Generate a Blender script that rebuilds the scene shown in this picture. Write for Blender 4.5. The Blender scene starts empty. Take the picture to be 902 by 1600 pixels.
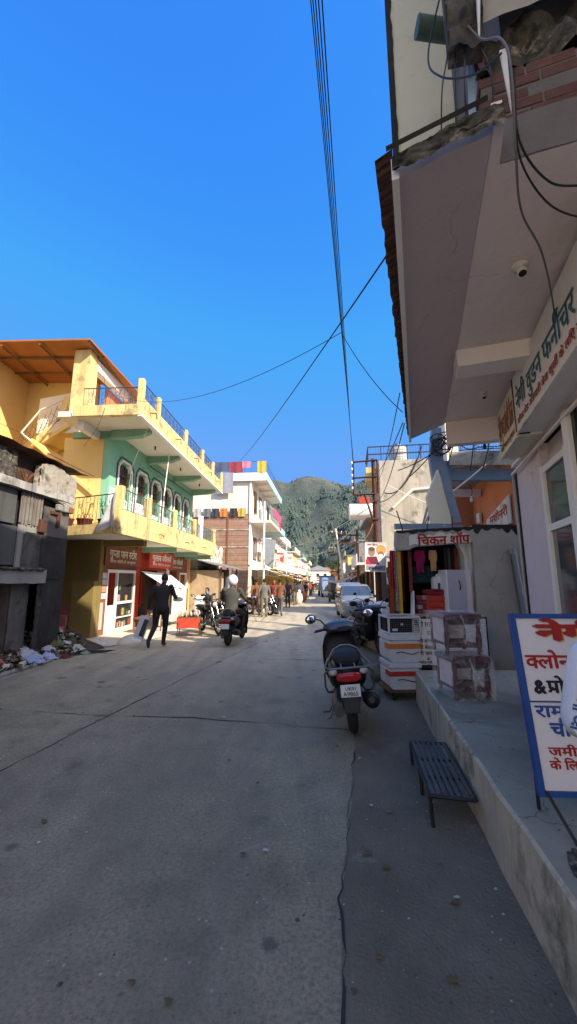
import bpy, bmesh, math, random
from mathutils import Vector as V, Matrix, noise
rnd = random.Random(11)
sc = bpy.context.scene
C = sc.collection
pi = math.pi
def rad(a): return math.radians(a)
def gz(y): return 0.0 if y < 9 else -.013*(min(y, 45)-9)

# ------------------------------------------------------------------ materials
def _new(name):
    m = bpy.data.materials.new(name); m.use_nodes = True
    nt = m.node_tree; b = nt.nodes['Principled BSDF']
    return m, nt, b
def N(nt, t, **k):
    n = nt.nodes.new(t)
    for a, v in k.items(): setattr(n, a, v)
    return n
def _coord(nt, scale=(1, 1, 1), rot=(0, 0, 0), kind='Object'):
    tc = N(nt, 'ShaderNodeTexCoord'); mp = N(nt, 'ShaderNodeMapping')
    mp.inputs['Scale'].default_value = scale; mp.inputs['Rotation'].default_value = rot
    nt.links.new(tc.outputs[kind], mp.inputs['Vector'])
    return mp.outputs['Vector']
def _noise(nt, vec, s, detail=5, rough=.6, dist=0):
    n = N(nt, 'ShaderNodeTexNoise')
    n.inputs['Scale'].default_value = s; n.inputs['Detail'].default_value = detail
    n.inputs['Roughness'].default_value = rough; n.inputs['Distortion'].default_value = dist
    nt.links.new(vec, n.inputs['Vector']); return n.outputs['Fac']
def _ramp(nt, fac, stops):
    r = N(nt, 'ShaderNodeValToRGB'); e = r.color_ramp.elements
    while len(e) < len(stops): e.new(.5)
    for el, (p, c) in zip(e, stops):
        el.position = p; el.color = (c[0], c[1], c[2], 1) if not isinstance(c, (int, float)) else (c, c, c, 1)
    nt.links.new(fac, r.inputs['Fac']); return r.outputs['Color']
def _mix(nt, fac, a, b, mode='MIX'):
    n = N(nt, 'ShaderNodeMix', data_type='RGBA', blend_type=mode)
    for s, v in ((n.inputs[0], fac), (n.inputs[6], a), (n.inputs[7], b)):
        if hasattr(v, 'is_linked') or hasattr(v, 'node'): nt.links.new(v, s)
        elif isinstance(v, (int, float)): s.default_value = v
        else: s.default_value = (v[0], v[1], v[2], 1)
    return n.outputs[2]
def _bump(nt, b, fac, st, dist=.02):
    n = N(nt, 'ShaderNodeBump'); n.inputs['Strength'].default_value = st; n.inputs['Distance'].default_value = dist
    nt.links.new(fac, n.inputs['Height']); nt.links.new(n.outputs['Normal'], b.inputs['Normal'])
def mat(name, c1, c2=None, sc_=2.5, rough=.8, bump=.15, bsc=35, metal=0, dirt=None, ds=1.2, dth=.6, streak=None, ssc=5, spec=.3, coat=0):
    m, nt, b = _new(name)
    if c2 is None: c2 = tuple(x*.8 for x in c1)
    v = _coord(nt)
    col = _ramp(nt, _noise(nt, v, sc_, 6), [(.3, c2), (.7, c1)])
    if dirt:
        f = _ramp(nt, _noise(nt, v, ds, 7, .7, .3), [(dth-.04, 0), (dth+.1, 1)])
        col = _mix(nt, f, col, dirt)
    if streak:
        v2 = _coord(nt, (ssc, ssc, ssc*.09))
        f = _ramp(nt, _noise(nt, v2, 1, 5, .65), [(.5, 0), (.78, .85)])
        col = _mix(nt, f, col, streak)
    nt.links.new(col, b.inputs['Base Color'])
    b.inputs['Roughness'].default_value = rough; b.inputs['Metallic'].default_value = metal
    b.inputs['Specular IOR Level'].default_value = spec
    if coat: b.inputs['Coat Weight'].default_value = coat; b.inputs['Coat Roughness'].default_value = .08
    if bump: _bump(nt, b, _noise(nt, v, bsc, 4), bump)
    return m
def crazed(name, c1, c2, stain, dark, sc_=.9, cw=.006):
    m, nt, b = _new(name); v = _coord(nt)
    col = _ramp(nt, _noise(nt, v, sc_, 7, .62), [(.3, c2), (.7, c1)])
    col = _mix(nt, _ramp(nt, _noise(nt, v, .8, 8, .72, .5), [(.52, 0), (.62, .55), (.8, .85)]), col, stain)
    col = _mix(nt, _ramp(nt, _noise(nt, v, 5.5, 8, .75), [(.58, 0), (.75, .35)]), col, dark)
    vo = N(nt, 'ShaderNodeTexVoronoi', feature='DISTANCE_TO_EDGE'); vo.inputs['Scale'].default_value = 1.1
    wv = N(nt, 'ShaderNodeVectorMath', operation='ADD'); nt.links.new(v, wv.inputs[0])
    nz = N(nt, 'ShaderNodeTexNoise'); nz.inputs['Scale'].default_value = 4; nz.inputs['Detail'].default_value = 5; nt.links.new(v, nz.inputs['Vector'])
    k = N(nt, 'ShaderNodeVectorMath', operation='SCALE'); nt.links.new(nz.outputs['Color'], k.inputs[0]); k.inputs['Scale'].default_value = .35; nt.links.new(k.outputs[0], wv.inputs[1]); nt.links.new(wv.outputs[0], vo.inputs['Vector'])
    f = _mix(nt, 1.0, _ramp(nt, vo.outputs['Distance'], [(cw*.4, 1), (cw, 0)]), _ramp(nt, _noise(nt, v, 1.3, 3), [(.5, 0), (.6, .7)]), 'MULTIPLY')
    col = _mix(nt, f, col, dark)
    nt.links.new(col, b.inputs['Base Color']); b.inputs['Roughness'].default_value = .88; b.inputs['Specular IOR Level'].default_value = .2
    _bump(nt, b, _noise(nt, v, 7, 6, .7), .25, .03); return m
def flat(name, c, rough=.6, metal=0, spec=.4, emit=0):
    m, nt, b = _new(name)
    v = _coord(nt)
    col = _ramp(nt, _noise(nt, v, 9, 4), [(.3, tuple(x*.86 for x in c)), (.7, c)])
    nt.links.new(col, b.inputs['Base Color'])
    b.inputs['Roughness'].default_value = rough; b.inputs['Metallic'].default_value = metal
    b.inputs['Specular IOR Level'].default_value = spec
    return m
def glass(name, c=(.02, .025, .03), rough=.05):
    m, nt, b = _new(name)
    b.inputs['Base Color'].default_value = (*c, 1); b.inputs['Roughness'].default_value = rough
    b.inputs['Specular IOR Level'].default_value = .8
    return m
def brick(name, c1, c2, mortar, scale=4.2, rot=(pi/2, 0, 0), dirt=None, dth=.55, bump=.5):
    m, nt, b = _new(name)
    v = _coord(nt, (1, 1, 1), rot)
    t = N(nt, 'ShaderNodeTexBrick'); nt.links.new(v, t.inputs['Vector'])
    t.inputs['Color1'].default_value = (*c1, 1); t.inputs['Color2'].default_value = (*c2, 1); t.inputs['Mortar'].default_value = (*mortar, 1)
    t.inputs['Scale'].default_value = scale; t.inputs['Mortar Size'].default_value = .022; t.inputs['Bias'].default_value = 0
    v2 = _coord(nt)
    col = _mix(nt, _ramp(nt, _noise(nt, v2, 5, 6), [(.35, 0), (.8, .6)]), t.outputs['Color'], tuple(x*.45 for x in c1))
    if dirt: col = _mix(nt, _ramp(nt, _noise(nt, v2, 1.3, 8, .7, .4), [(dth-.03, 0), (dth+.06, 1)]), col, dirt)
    nt.links.new(col, b.inputs['Base Color']); b.inputs['Roughness'].default_value = .9
    _bump(nt, b, t.outputs['Fac'], -bump, .02)
    return m
def corrug(name, c1, c2, sc_=40, axis=0, rough=.6, metal=.3):
    m, nt, b = _new(name)
    v = _coord(nt)
    col = _ramp(nt, _noise(nt, v, 3, 7), [(.3, c2), (.65, c1)])
    nt.links.new(col, b.inputs['Base Color']); b.inputs['Roughness'].default_value = rough; b.inputs['Metallic'].default_value = metal
    w = N(nt, 'ShaderNodeTexWave', wave_type='BANDS', bands_direction='XYZ'[axis]); w.inputs['Scale'].default_value = sc_/6.28
    nt.links.new(v, w.inputs['Vector']); _bump(nt, b, w.outputs['Fac'], .8, .03)
    return m

M = {}
M['plaster_mauve'] = crazed('plaster_mauve', (.88, .77, .73), (.78, .67, .64), (.62, .52, .49), (.38, .31, .28))
M['plaster_lav'] = crazed('plaster_lavender', (.74, .64, .65), (.66, .57, .58), (.52, .44, .44), (.34, .28, .28), .8, .003)
M['plaster_beam'] = mat('plaster_beam', (.90, .82, .76), (.84, .76, .7), 1.2, .85, .1, 25)
M['beige'] = crazed('beige_render', (.76, .70, .49), (.68, .62, .43), (.55, .46, .26), (.34, .28, .17))
M['white'] = mat('white_paint', (.86, .83, .79), (.8, .77, .73), 2, .7, .05)
M['white_dirty'] = mat('white_dirty', (.82, .79, .73), (.7, .66, .6), 1.1, .85, .15, 22, dirt=(.22, .2, .17), ds=1.1, dth=.63, streak=(.2, .18, .15), ssc=3)
M['cream'] = mat('cream_wall', (.84, .78, .66), (.77, .7, .57), .9, .85, .1, 22, dirt=(.35, .3, .22), ds=.7, dth=.68)
M['concrete'] = mat('concrete', (.30, .29, .26), (.22, .21, .19), 2, .9, .3, 30, dirt=(.1, .095, .085), ds=1.3, dth=.6)
M['concrete_sun'] = mat('concrete_sun', (.58, .52, .42), (.44, .39, .31), .8, .92, .3, 18, dirt=(.13, .12, .10), ds=.8, dth=.56, streak=(.12, .11, .09), ssc=1.6)
M['platform'] = crazed('platform_cement', (.33, .31, .24), (.24, .222, .172), (.16, .148, .118), (.10, .09, .075), 1.4, .008)
M['curb'] = mat('curb_cement', (.50, .44, .34), (.35, .31, .24), 1.6, .92, .45, 22, dirt=(.10, .10, .07), ds=1.6, dth=.58, streak=(.12, .12, .08), ssc=5)
M['grimy'] = mat('grimy_cement', (.48, .45, .41), (.36, .34, .31), 1.6, .92, .35, 25, dirt=(.07, .068, .06), ds=1.8, dth=.6, streak=(.05, .05, .045), ssc=4)
M['moss'] = mat('black_moss', (.045, .042, .035), (.02, .02, .016), 4, .95, .6, 18)
M['rubble_c'] = mat('broken_concrete', (.13, .115, .095), (.012, .011, .01), 11, .95, 1.0, 22, dirt=(.36, .31, .24), ds=9, dth=.6)
M['rubble_d'] = mat('burnt_rubble', (.07, .06, .055), (.012, .011, .01), 9, .95, .9, 12, dirt=(.16, .14, .12), ds=7, dth=.62)
M['dark_plaster'] = mat('dark_plaster', (.20, .17, .15), (.13, .11, .095), 1.6, .95, .3, 22, dirt=(.07, .06, .05), ds=1.2, dth=.62)
M['brick_r'] = brick('old_brick', (.20, .075, .05), (.11, .045, .032), (.10, .085, .07), 4.2, (pi/2, 0, pi/2), dirt=(.06, .05, .04), dth=.62, bump=.8)
M['brick_wall'] = brick('brick_wall', (.42, .23, .15), (.24, .12, .08), (.36, .32, .26), 2.2, (pi/2, 0, 0), dirt=(.38, .31, .24), dth=.6)
M['teal'] = mat('teal_wall', (.25, .53, .37), (.21, .47, .32), 1, .8, .05)
M['teal_d'] = mat('teal_beam', (.25, .44, .30), (.21, .38, .26), 1, .8, .05)
M['yellow'] = mat('yellow_wall', (.80, .58, .23), (.74, .51, .18), .9, .85, .1, 20, dirt=(.5, .34, .12), ds=1.2, dth=.66)
M['yellow_d'] = mat('yellow_weathered', (.82, .64, .30), (.72, .53, .22), 1.2, .85, .15, 20, dirt=(.28, .2, .11), ds=2.2, dth=.57, streak=(.25, .18, .10), ssc=6)
M['olive'] = mat('olive_wall', (.27, .20, .07), (.2, .15, .05), 1.5, .9, .15, dirt=(.09, .07, .03), ds=1, dth=.6)
M['slab_w'] = mat('slab_soffit', (.80, .75, .65), (.73, .68, .58), 1, .85, .05)
M['tin_or'] = mat('orange_tin', (.40, .16, .05), (.32, .115, .035), 1.4, .7, .1, 12)
M['rust'] = mat('rust_iron', (.16, .07, .045), (.08, .04, .03), 6, .8, .3, 40, metal=.4)
M['rust_tin'] = corrug('rust_corrugated', (.14, .06, .045), (.07, .03, .025), 60, 0, .75, .3)
M['iron'] = mat('dark_iron', (.05, .045, .045), (.03, .028, .03), 6, .6, .1, metal=.5)
M['iron_b'] = mat('blue_iron', (.07, .08, .16), (.05, .06, .12), 6, .6, .1, metal=.3)
M['galv'] = mat('galvanised', (.36, .38, .40), (.27, .29, .31), 3, .5, .05, metal=.6)
M['steel_l'] = mat('worn_steel', (.24, .235, .23), (.15, .145, .14), 9, .45, .1, metal=.6)
M['steel'] = mat('steel_bare', (.16, .155, .15), (.09, .085, .08), 9, .5, .1, metal=.7)
M['brown_p'] = mat('brown_paint', (.26, .11, .055), (.2, .08, .04), 2, .8, .1, dirt=(.33, .2, .13), ds=3, dth=.66)
M['red_p'] = mat('red_paint', (.55, .07, .035), (.45, .05, .03), 2, .75, .05)
M['orange_p'] = mat('orange_paint', (.66, .26, .12), (.56, .2, .09), 1.5, .85, .1, dirt=(.45, .33, .26), ds=2.2, dth=.63)
M['pink_p'] = mat('pink_steps', (.42, .18, .16), (.33, .13, .12), 2, .85, .1)
M['burnt'] = mat('burnt_wall', (.05, .045, .042), (.015, .014, .013), 1.6, .95, .4, 20, dirt=(.11, .1, .095), ds=1.6, dth=.66)
M['bgrey'] = mat('burnt_grey', (.15, .138, .122), (.085, .078, .07), 1.3, .9, .5, 16, dirt=(.045, .042, .04), ds=1.5, dth=.54, streak=(.04, .037, .034), ssc=3)
M['blight'] = mat('fallen_plaster', (.46, .42, .35), (.3, .27, .22), 2.6, .9, .6, 14, dirt=(.12, .095, .07), ds=2.6, dth=.54)
M['sheet_b'] = mat('blue_grey_sheet', (.10, .102, .10), (.06, .062, .06), 1.0, .7, .06, 12, dirt=(.19, .18, .16), ds=1.4, dth=.62, streak=(.05, .045, .04), ssc=4)
M['corr_g'] = corrug('grey_corrugated', (.24, .22, .2), (.16, .12, .1), 70, 0, .7, .2)
M['dark'] = flat('dark_interior', (.012, .011, .011), .9)  # near-black colour standing in for the shade inside rooms and gaps
M['dark_b'] = flat('brown_interior', (.05, .03, .022), .9)  # dark brown, also standing in for shade in openings and voids
M['black'] = flat('black_plastic', (.012, .012, .013), .45)
M['tyre'] = mat('tyre_rubber', (.02, .02, .02), (.013, .013, .013), 8, .85, .2, 60)
M['blackgloss'] = mat('black_gloss', (.006, .006, .008), (.005, .005, .006), 3, .42, 0, coat=.05, spec=.2)
M['greygloss'] = mat('grey_gloss', (.055, .06, .08), (.05, .055, .07), 3, .3, 0, metal=.3, coat=.4)
M['chrome'] = mat('chrome', (.6, .6, .6), (.5, .5, .5), 5, .2, 0, metal=1)
M['mirror'] = glass('mirror_face', (.8, .8, .82), .02); M['mirror'].node_tree.nodes['Principled BSDF'].inputs['Metallic'].default_value = 1
M['seat'] = mat('seat_vinyl', (.012, .012, .014), (.009, .009, .011), 6, .65, .1, 60)
M['taillight'] = mat('tail_light', (.45, .012, .012), (.35, .01, .01), 8, .15, 0, coat=1)
M['lens'] = mat('clear_lens', (.5, .48, .44), (.4, .38, .34), 14, .12, 0, coat=1)
M['amber'] = mat('amber_lens', (.6, .2, .03), None, 10, .2, 0)
M['platew'] = flat('plate_white', (.72, .74, .76), .5)
M['silver'] = mat('silver_car', (.25, .265, .29), (.23, .245, .27), 2, .3, 0, metal=.35, coat=.6)
M['whitegloss'] = mat('white_gloss', (.7, .7, .72), (.64, .64, .66), 2, .3, 0, coat=.5)
M['bluegrey'] = mat('blue_grey_paint', (.22, .29, .40), (.19, .25, .34), 3, .4, 0)
M['glass'] = glass('window_glass', (.03, .035, .04), .06)
M['glass_door'] = glass('door_glass', (.10, .095, .095), .08)
M['windscreen'] = glass('windscreen', (.03, .05, .10), .05)
M['skin'] = mat('skin_brown', (.30, .16, .10), (.25, .13, .08), 8, .6, .03)
M['hair'] = mat('hair_black', (.012, .01, .01), (.008, .007, .007), 30, .6, .3, 120)
M['wood'] = mat('wood_brown', (.22, .11, .055), (.13, .06, .03), 3, .7, .1, 25)
M['card'] = mat('cardboard', (.40, .29, .17), (.33, .23, .13), 4, .85, .05)
M['polish'] = mat('dark_red_wood', (.095, .017, .022), (.055, .011, .014), 4, .35, .05)
M['styro'] = mat('white_crate', (.62, .62, .64), (.54, .54, .56), 4, .7, .1, dirt=(.36, .34, .32), ds=3, dth=.64)
M['tape_o'] = flat('orange_tape', (.6, .18, .03)); M['tape_r'] = flat('red_tape', (.5, .035, .03))
M['ink_r'] = flat('red_ink', (.42, .022, .02), .7); M['ink_k'] = flat('black_ink', (.018, .018, .022), .7)
M['ink_b'] = flat('blue_ink', (.03, .09, .32), .7); M['ink_y'] = flat('yellow_ink', (.72, .42, .05), .7); M['ink_w'] = flat('white_ink', (.75, .72, .68), .7)
M['ink_rb'] = flat('rust_ink', (.42, .13, .05), .7); M['ink_g'] = flat('teal_ink', (.02, .14, .2), .7)
M['board_w'] = mat('board_white', (.78, .74, .73), (.71, .67, .66), 1.5, .6, .03, dirt=(.42, .4, .4), ds=2, dth=.68)
M['board_c'] = mat('board_cream', (.76, .70, .56), (.7, .64, .5), 1.5, .6, .03, dirt=(.4, .35, .26), ds=2, dth=.68)
M['frame_b'] = mat('blue_frame', (.03, .09, .30), (.02, .06, .22), 5, .5, .05)
M['fabric'] = {}
def dye(c, rough=.9):
    k = tuple(round(x, 3) for x in c)
    if k not in M['fabric']: M['fabric'][k] = mat('dyed_%02d' % len(M['fabric']), c, tuple(x*.75 for x in c), 6, rough, .1, 30)
    return M['fabric'][k]

# ------------------------------------------------------------------ mesh builder
class B:
    def __init__(s): s.v = []; s.f = []; s.sm = []
    def add(s, vs, fs, smooth=False):
        o = len(s.v); s.v += [tuple(v) for v in vs]
        for f in fs: s.f.append(tuple(i+o for i in f)); s.sm.append(smooth)
        return s
    def box(s, x0, y0, z0, x1, y1, z1, T=None):
        x0, x1 = min(x0, x1), max(x0, x1); y0, y1 = min(y0, y1), max(y0, y1); z0, z1 = min(z0, z1), max(z0, z1)
        vs = [V((x, y, z)) for z in (z0, z1) for y in (y0, y1) for x in (x0, x1)]
        if T: vs = [T @ v for v in vs]
        return s.add(vs, [(0, 2, 3, 1), (4, 5, 7, 6), (0, 1, 5, 4), (2, 6, 7, 3), (0, 4, 6, 2), (1, 3, 7, 5)])
    def prism(s, poly, axis, a, b):
        n = len(poly); vs = []
        for t in (a, b):
            for p, q in poly: vs.append({'x': (t, p, q), 'y': (p, t, q), 'z': (p, q, t)}[axis])
        fs = [tuple(range(n)), tuple(range(2*n-1, n-1, -1))] + [(i, i+n, (i+1) % n+n, (i+1) % n) for i in range(n)]
        return s.add(vs, fs)
    def slab(s, pts, d):      # polygon of 3d points thickened along vector d
        n = len(pts); d = V(d); vs = [V(p) for p in pts] + [V(p)+d for p in pts]
        return s.add(vs, [tuple(range(n)), tuple(range(2*n-1, n-1, -1))] + [(i, i+n, (i+1) % n+n, (i+1) % n) for i in range(n)])
    def tube(s, pts, r, n=6, cap=True, closed=False, smooth=True):
        pts = [V(p) for p in pts]; m = len(pts); o = []; vs = []; fs = []
        rr = r if isinstance(r, (list, tuple)) else [r]*m
        up = V((0, 0, 1)); prev = None
        for i, p in enumerate(pts):
            a = pts[i-1] if (i > 0 or closed) else p; b = pts[(i+1) % m] if (i < m-1 or closed) else p
            t = (b-a).normalized() if (b-a).length > 1e-9 else V((0, 0, 1))
            if prev is None:
                u = t.cross(up) if abs(t.z) < .95 else t.cross(V((1, 0, 0)))
            else: u = prev - t*prev.dot(t)
            if u.length < 1e-6: u = t.orthogonal()
            u.normalize(); prev = u; w = t.cross(u)
            for k in range(n):
                a_ = 2*pi*k/n
                vs.append(p + (u*math.cos(a_)+w*math.sin(a_))*rr[i])
        for i in range(m if closed else m-1):
            for k in range(n):
                j = (i+1) % m
                fs.append((i*n+k, i*n+(k+1) % n, j*n+(k+1) % n, j*n+k))
        s.add(vs, fs, smooth)
        if cap and not closed:
            s.add(vs[:n], [tuple(range(n-1, -1, -1))]); s.add(vs[-n:], [tuple(range(n))])
        return s
    def lathe(s, prof, c=(0, 0, 0), n=16, T=None, smooth=True):
        vs = []; m = len(prof)
        for r, z in prof:
            for k in range(n):
                a = 2*pi*k/n; v = V((r*math.cos(a), r*math.sin(a), z))
                if T: v = T @ v
                vs.append(v+V(c))
        fs = [(i*n+k, i*n+(k+1) % n, (i+1)*n+(k+1) % n, (i+1)*n+k) for i in range(m-1) for k in range(n)]
        s.add(vs, fs, smooth)
        s.add(vs[:n], [tuple(range(n-1, -1, -1))]); s.add(vs[-n:], [tuple(range(n))])
        return s
    def ball(s, c, r, n=12, m=8, T=None):
        if isinstance(r, (int, float)): r = (r, r, r)
        vs = []; fs = []
        for i in range(m+1):
            t = pi*i/m
            for k in range(n):
                a = 2*pi*k/n; v = V((r[0]*math.sin(t)*math.cos(a), r[1]*math.sin(t)*math.sin(a), r[2]*math.cos(t)))
                if T: v = T @ v
                vs.append(v+V(c))
        for i in range(m):
            for k in range(n): fs.append((i*n+k, (i+1)*n+k, (i+1)*n+(k+1) % n, i*n+(k+1) % n))
        return s.add(vs, fs, True)
    def loft(s, secs, n=16, smooth=True, cap=True):
        # secs: (y, cz, hw, hh, exponent[, cx]) cross-sections across X/Z
        vs = []; fs = []
        for q in secs:
            y, cz, hw, hh, e = q[:5]; cx = q[5] if len(q) > 5 else 0
            for k in range(n):
                a = 2*pi*k/n; c_, s_ = math.cos(a), math.sin(a)
                vs.append((cx+hw*math.copysign(abs(c_)**(2/e), c_), y, cz+hh*math.copysign(abs(s_)**(2/e), s_)))
        for i in range(len(secs)-1):
            for k in range(n): fs.append((i*n+k, (i+1)*n+k, (i+1)*n+(k+1) % n, i*n+(k+1) % n))
        s.add(vs, fs, smooth)
        if cap: s.add(vs[:n], [tuple(range(n))]); s.add(vs[-n:], [tuple(range(n-1, -1, -1))])
        return s
    def torus(s, c, R, r, n=20, k=8, axis='x', ar=1.0):
        vs = []; fs = []
        for i in range(n):
            a = 2*pi*i/n
            for j in range(k):
                b = 2*pi*j/k; rr = R+r*math.cos(b); w = r*ar*math.sin(b)
                p = {'x': (w, rr*math.cos(a), rr*math.sin(a)), 'y': (rr*math.cos(a), w, rr*math.sin(a)), 'z': (rr*math.cos(a), rr*math.sin(a), w)}[axis]
                vs.append(V(p)+V(c))
        for i in range(n):
            for j in range(k): fs.append((i*k+j, ((i+1) % n)*k+j, ((i+1) % n)*k+(j+1) % k, i*k+(j+1) % k))
        return s.add(vs, fs, True)
    def grid(s, fn, nu, nv, smooth=True):
        vs = [fn(i/nu, j/nv) for j in range(nv+1) for i in range(nu+1)]
        fs = [(j*(nu+1)+i, j*(nu+1)+i+1, (j+1)*(nu+1)+i+1, (j+1)*(nu+1)+i) for j in range(nv) for i in range(nu)]
        return s.add(vs, fs, smooth)
    def build(s, name, m, parent=None, bevel=0, T=None, seg=2, fix=True, sub=0):
        me = bpy.data.meshes.new(name); me.from_pydata([tuple(T @ V(v)) for v in s.v] if T else s.v, [], s.f)
        me.polygons.foreach_set('use_smooth', s.sm)
        if fix:
            bm = bmesh.new(); bm.from_mesh(me); bmesh.ops.recalc_face_normals(bm, faces=bm.faces); bm.to_mesh(me); bm.free()
        me.materials.append(m)
        o = bpy.data.objects.new(name, me); C.objects.link(o)
        if parent is not None: o.parent = parent
        if bevel:
            md = o.modifiers.new('b', 'BEVEL'); md.width = bevel; md.segments = seg; md.limit_method = 'ANGLE'; md.angle_limit = rad(40)
        if sub:
            md = o.modifiers.new('s', 'SUBSURF'); md.levels = sub; md.render_levels = sub
        return o
def tag(o, label, cat, group=None):
    o['label'] = label; o['category'] = cat
    if group: o['group'] = group
    return o
def thing(name, label, cat, loc=(0, 0, 0), rz=0, group=None):
    o = bpy.data.objects.new(name, None); C.objects.link(o)
    o.empty_display_size = .1; o.location = loc; o.rotation_euler = (0, 0, rad(rz))
    return tag(o, label, cat, group)
def struct(o): o['kind'] = 'structure'; return o
def stuff(o, label, cat): o['kind'] = 'stuff'; o['label'] = label; o['category'] = cat; return o
def dup(root, loc=None, rz=None, label=None, group=None):
    r = root.copy(); C.objects.link(r)
    if loc is not None: r.location = loc
    if rz is not None: r.rotation_euler = (root.rotation_euler[0], root.rotation_euler[1], rad(rz))
    if label: r['label'] = label
    if group: r['group'] = group
    for ch in list(root.children):
        c = ch.copy(); C.objects.link(c); c.parent = r
        for g in list(ch.children):
            d = g.copy(); C.objects.link(d); d.parent = c
    return r
def bx(name, m, parent, *a, bevel=0): return B().box(*a).build(name, m, parent, bevel)

# ------------------------------------------------------------------ lettering
_gl = {}
def glyph(ch, bold):
    k = (ch, bold)
    if k in _gl: return _gl[k]
    def mesh(t):
        c = bpy.data.curves.new('t', 'FONT'); c.body = t; c.resolution_u = 2
        o = bpy.data.objects.new('t', c); me = o.to_mesh()
        vs = [tuple(v.co) for v in me.vertices]; fs = [tuple(p.vertices) for p in me.polygons]
        o.to_mesh_clear(); bpy.data.objects.remove(o); bpy.data.curves.remove(c)
        return vs, fs
    vs, fs = mesh(ch); v2, _ = mesh(ch+ch)
    if vs:
        adv = (max(v[0] for v in v2)-min(v[0] for v in v2)) - (max(v[0] for v in vs)-min(v[0] for v in vs))
    else: adv = .28
    _gl[k] = (vs, fs, adv); return _gl[k]
def lettering(s, bold=.012):
    """flat letters: returns list of (verts, faces) and the total width; '<' halves the next consonant, '^' adds a ra stroke, '~' a reph hook"""
    out = []; pen = 0; half = False; last = 0
    for ch in s:
        if ch == '<': half = True; continue
        if ch == '^' or ch == '~':
            t = .05
            if ch == '^': pts = [(last+.08, .02), (last+.30, .23), (last+.30-t, .23+t*1.5), (last+.08-t, .02+t*1.3)]
            else:
                p = [(pen-.16, .64), (pen-.18, .74), (pen-.12, .83), (pen-.03, .82)]
                pts = [(x-t, y+t*.6) for x, y in p] + [(x+t*.6, y-t*.6) for x, y in reversed(p)]
            out.append(([(x, y, 0) for x, y in pts], [tuple(range(len(pts)))])); continue
        if ch == ' ': pen += .26; continue
        vs, fs, adv = glyph(ch, bold)
        if half and vs:
            bm = bmesh.new(); bv = [bm.verts.new(v) for v in vs]
            for f in fs:
                try: bm.faces.new([bv[i] for i in f])
                except ValueError: pass
            cut = adv*.70
            bmesh.ops.bisect_plane(bm, geom=bm.verts[:]+bm.edges[:]+bm.faces[:], plane_co=(cut, 0, 0), plane_no=(1, 0, 0), clear_outer=True)
            bm.verts.index_update()
            vs = [tuple(v.co) for v in bm.verts]; fs = [tuple(v.index for v in f.verts) for f in bm.faces]; bm.free()
            adv = cut; half = False
        out.append(([(x+pen, y, 0) for x, y, z in vs], fs)); last = pen; pen += adv
    return out, pen
def letters(name, s, m, parent, o, ux, uz, un, h=None, w=None, bold=.012, slant=0):
    """text on a plane: o lower-left, ux along, uz up, un outward; h = headline height, w = forced width"""
    gl, tot = lettering(s, bold)
    ky = (h/.62) if h else w/tot; kx = (w/tot) if w else ky
    o, ux, uz, un = V(o), V(ux).normalized(), V(uz).normalized(), V(un).normalized()
    b = B()
    k = 0
    for dx, dy in ((-bold, 0), (bold, 0), (0, bold*.8), (0, -bold*.8)):   # brush weight
        for i, (vs, fs) in enumerate(gl):
            b.add([o + ux*((x+dx+slant*y)*kx) + uz*((y+dy)*ky) + un*(.0015+.0003*(k*3+i % 3)) for x, y, z in vs], fs)
        k += 1
    return b.build(name, m, parent, fix=False)
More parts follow.
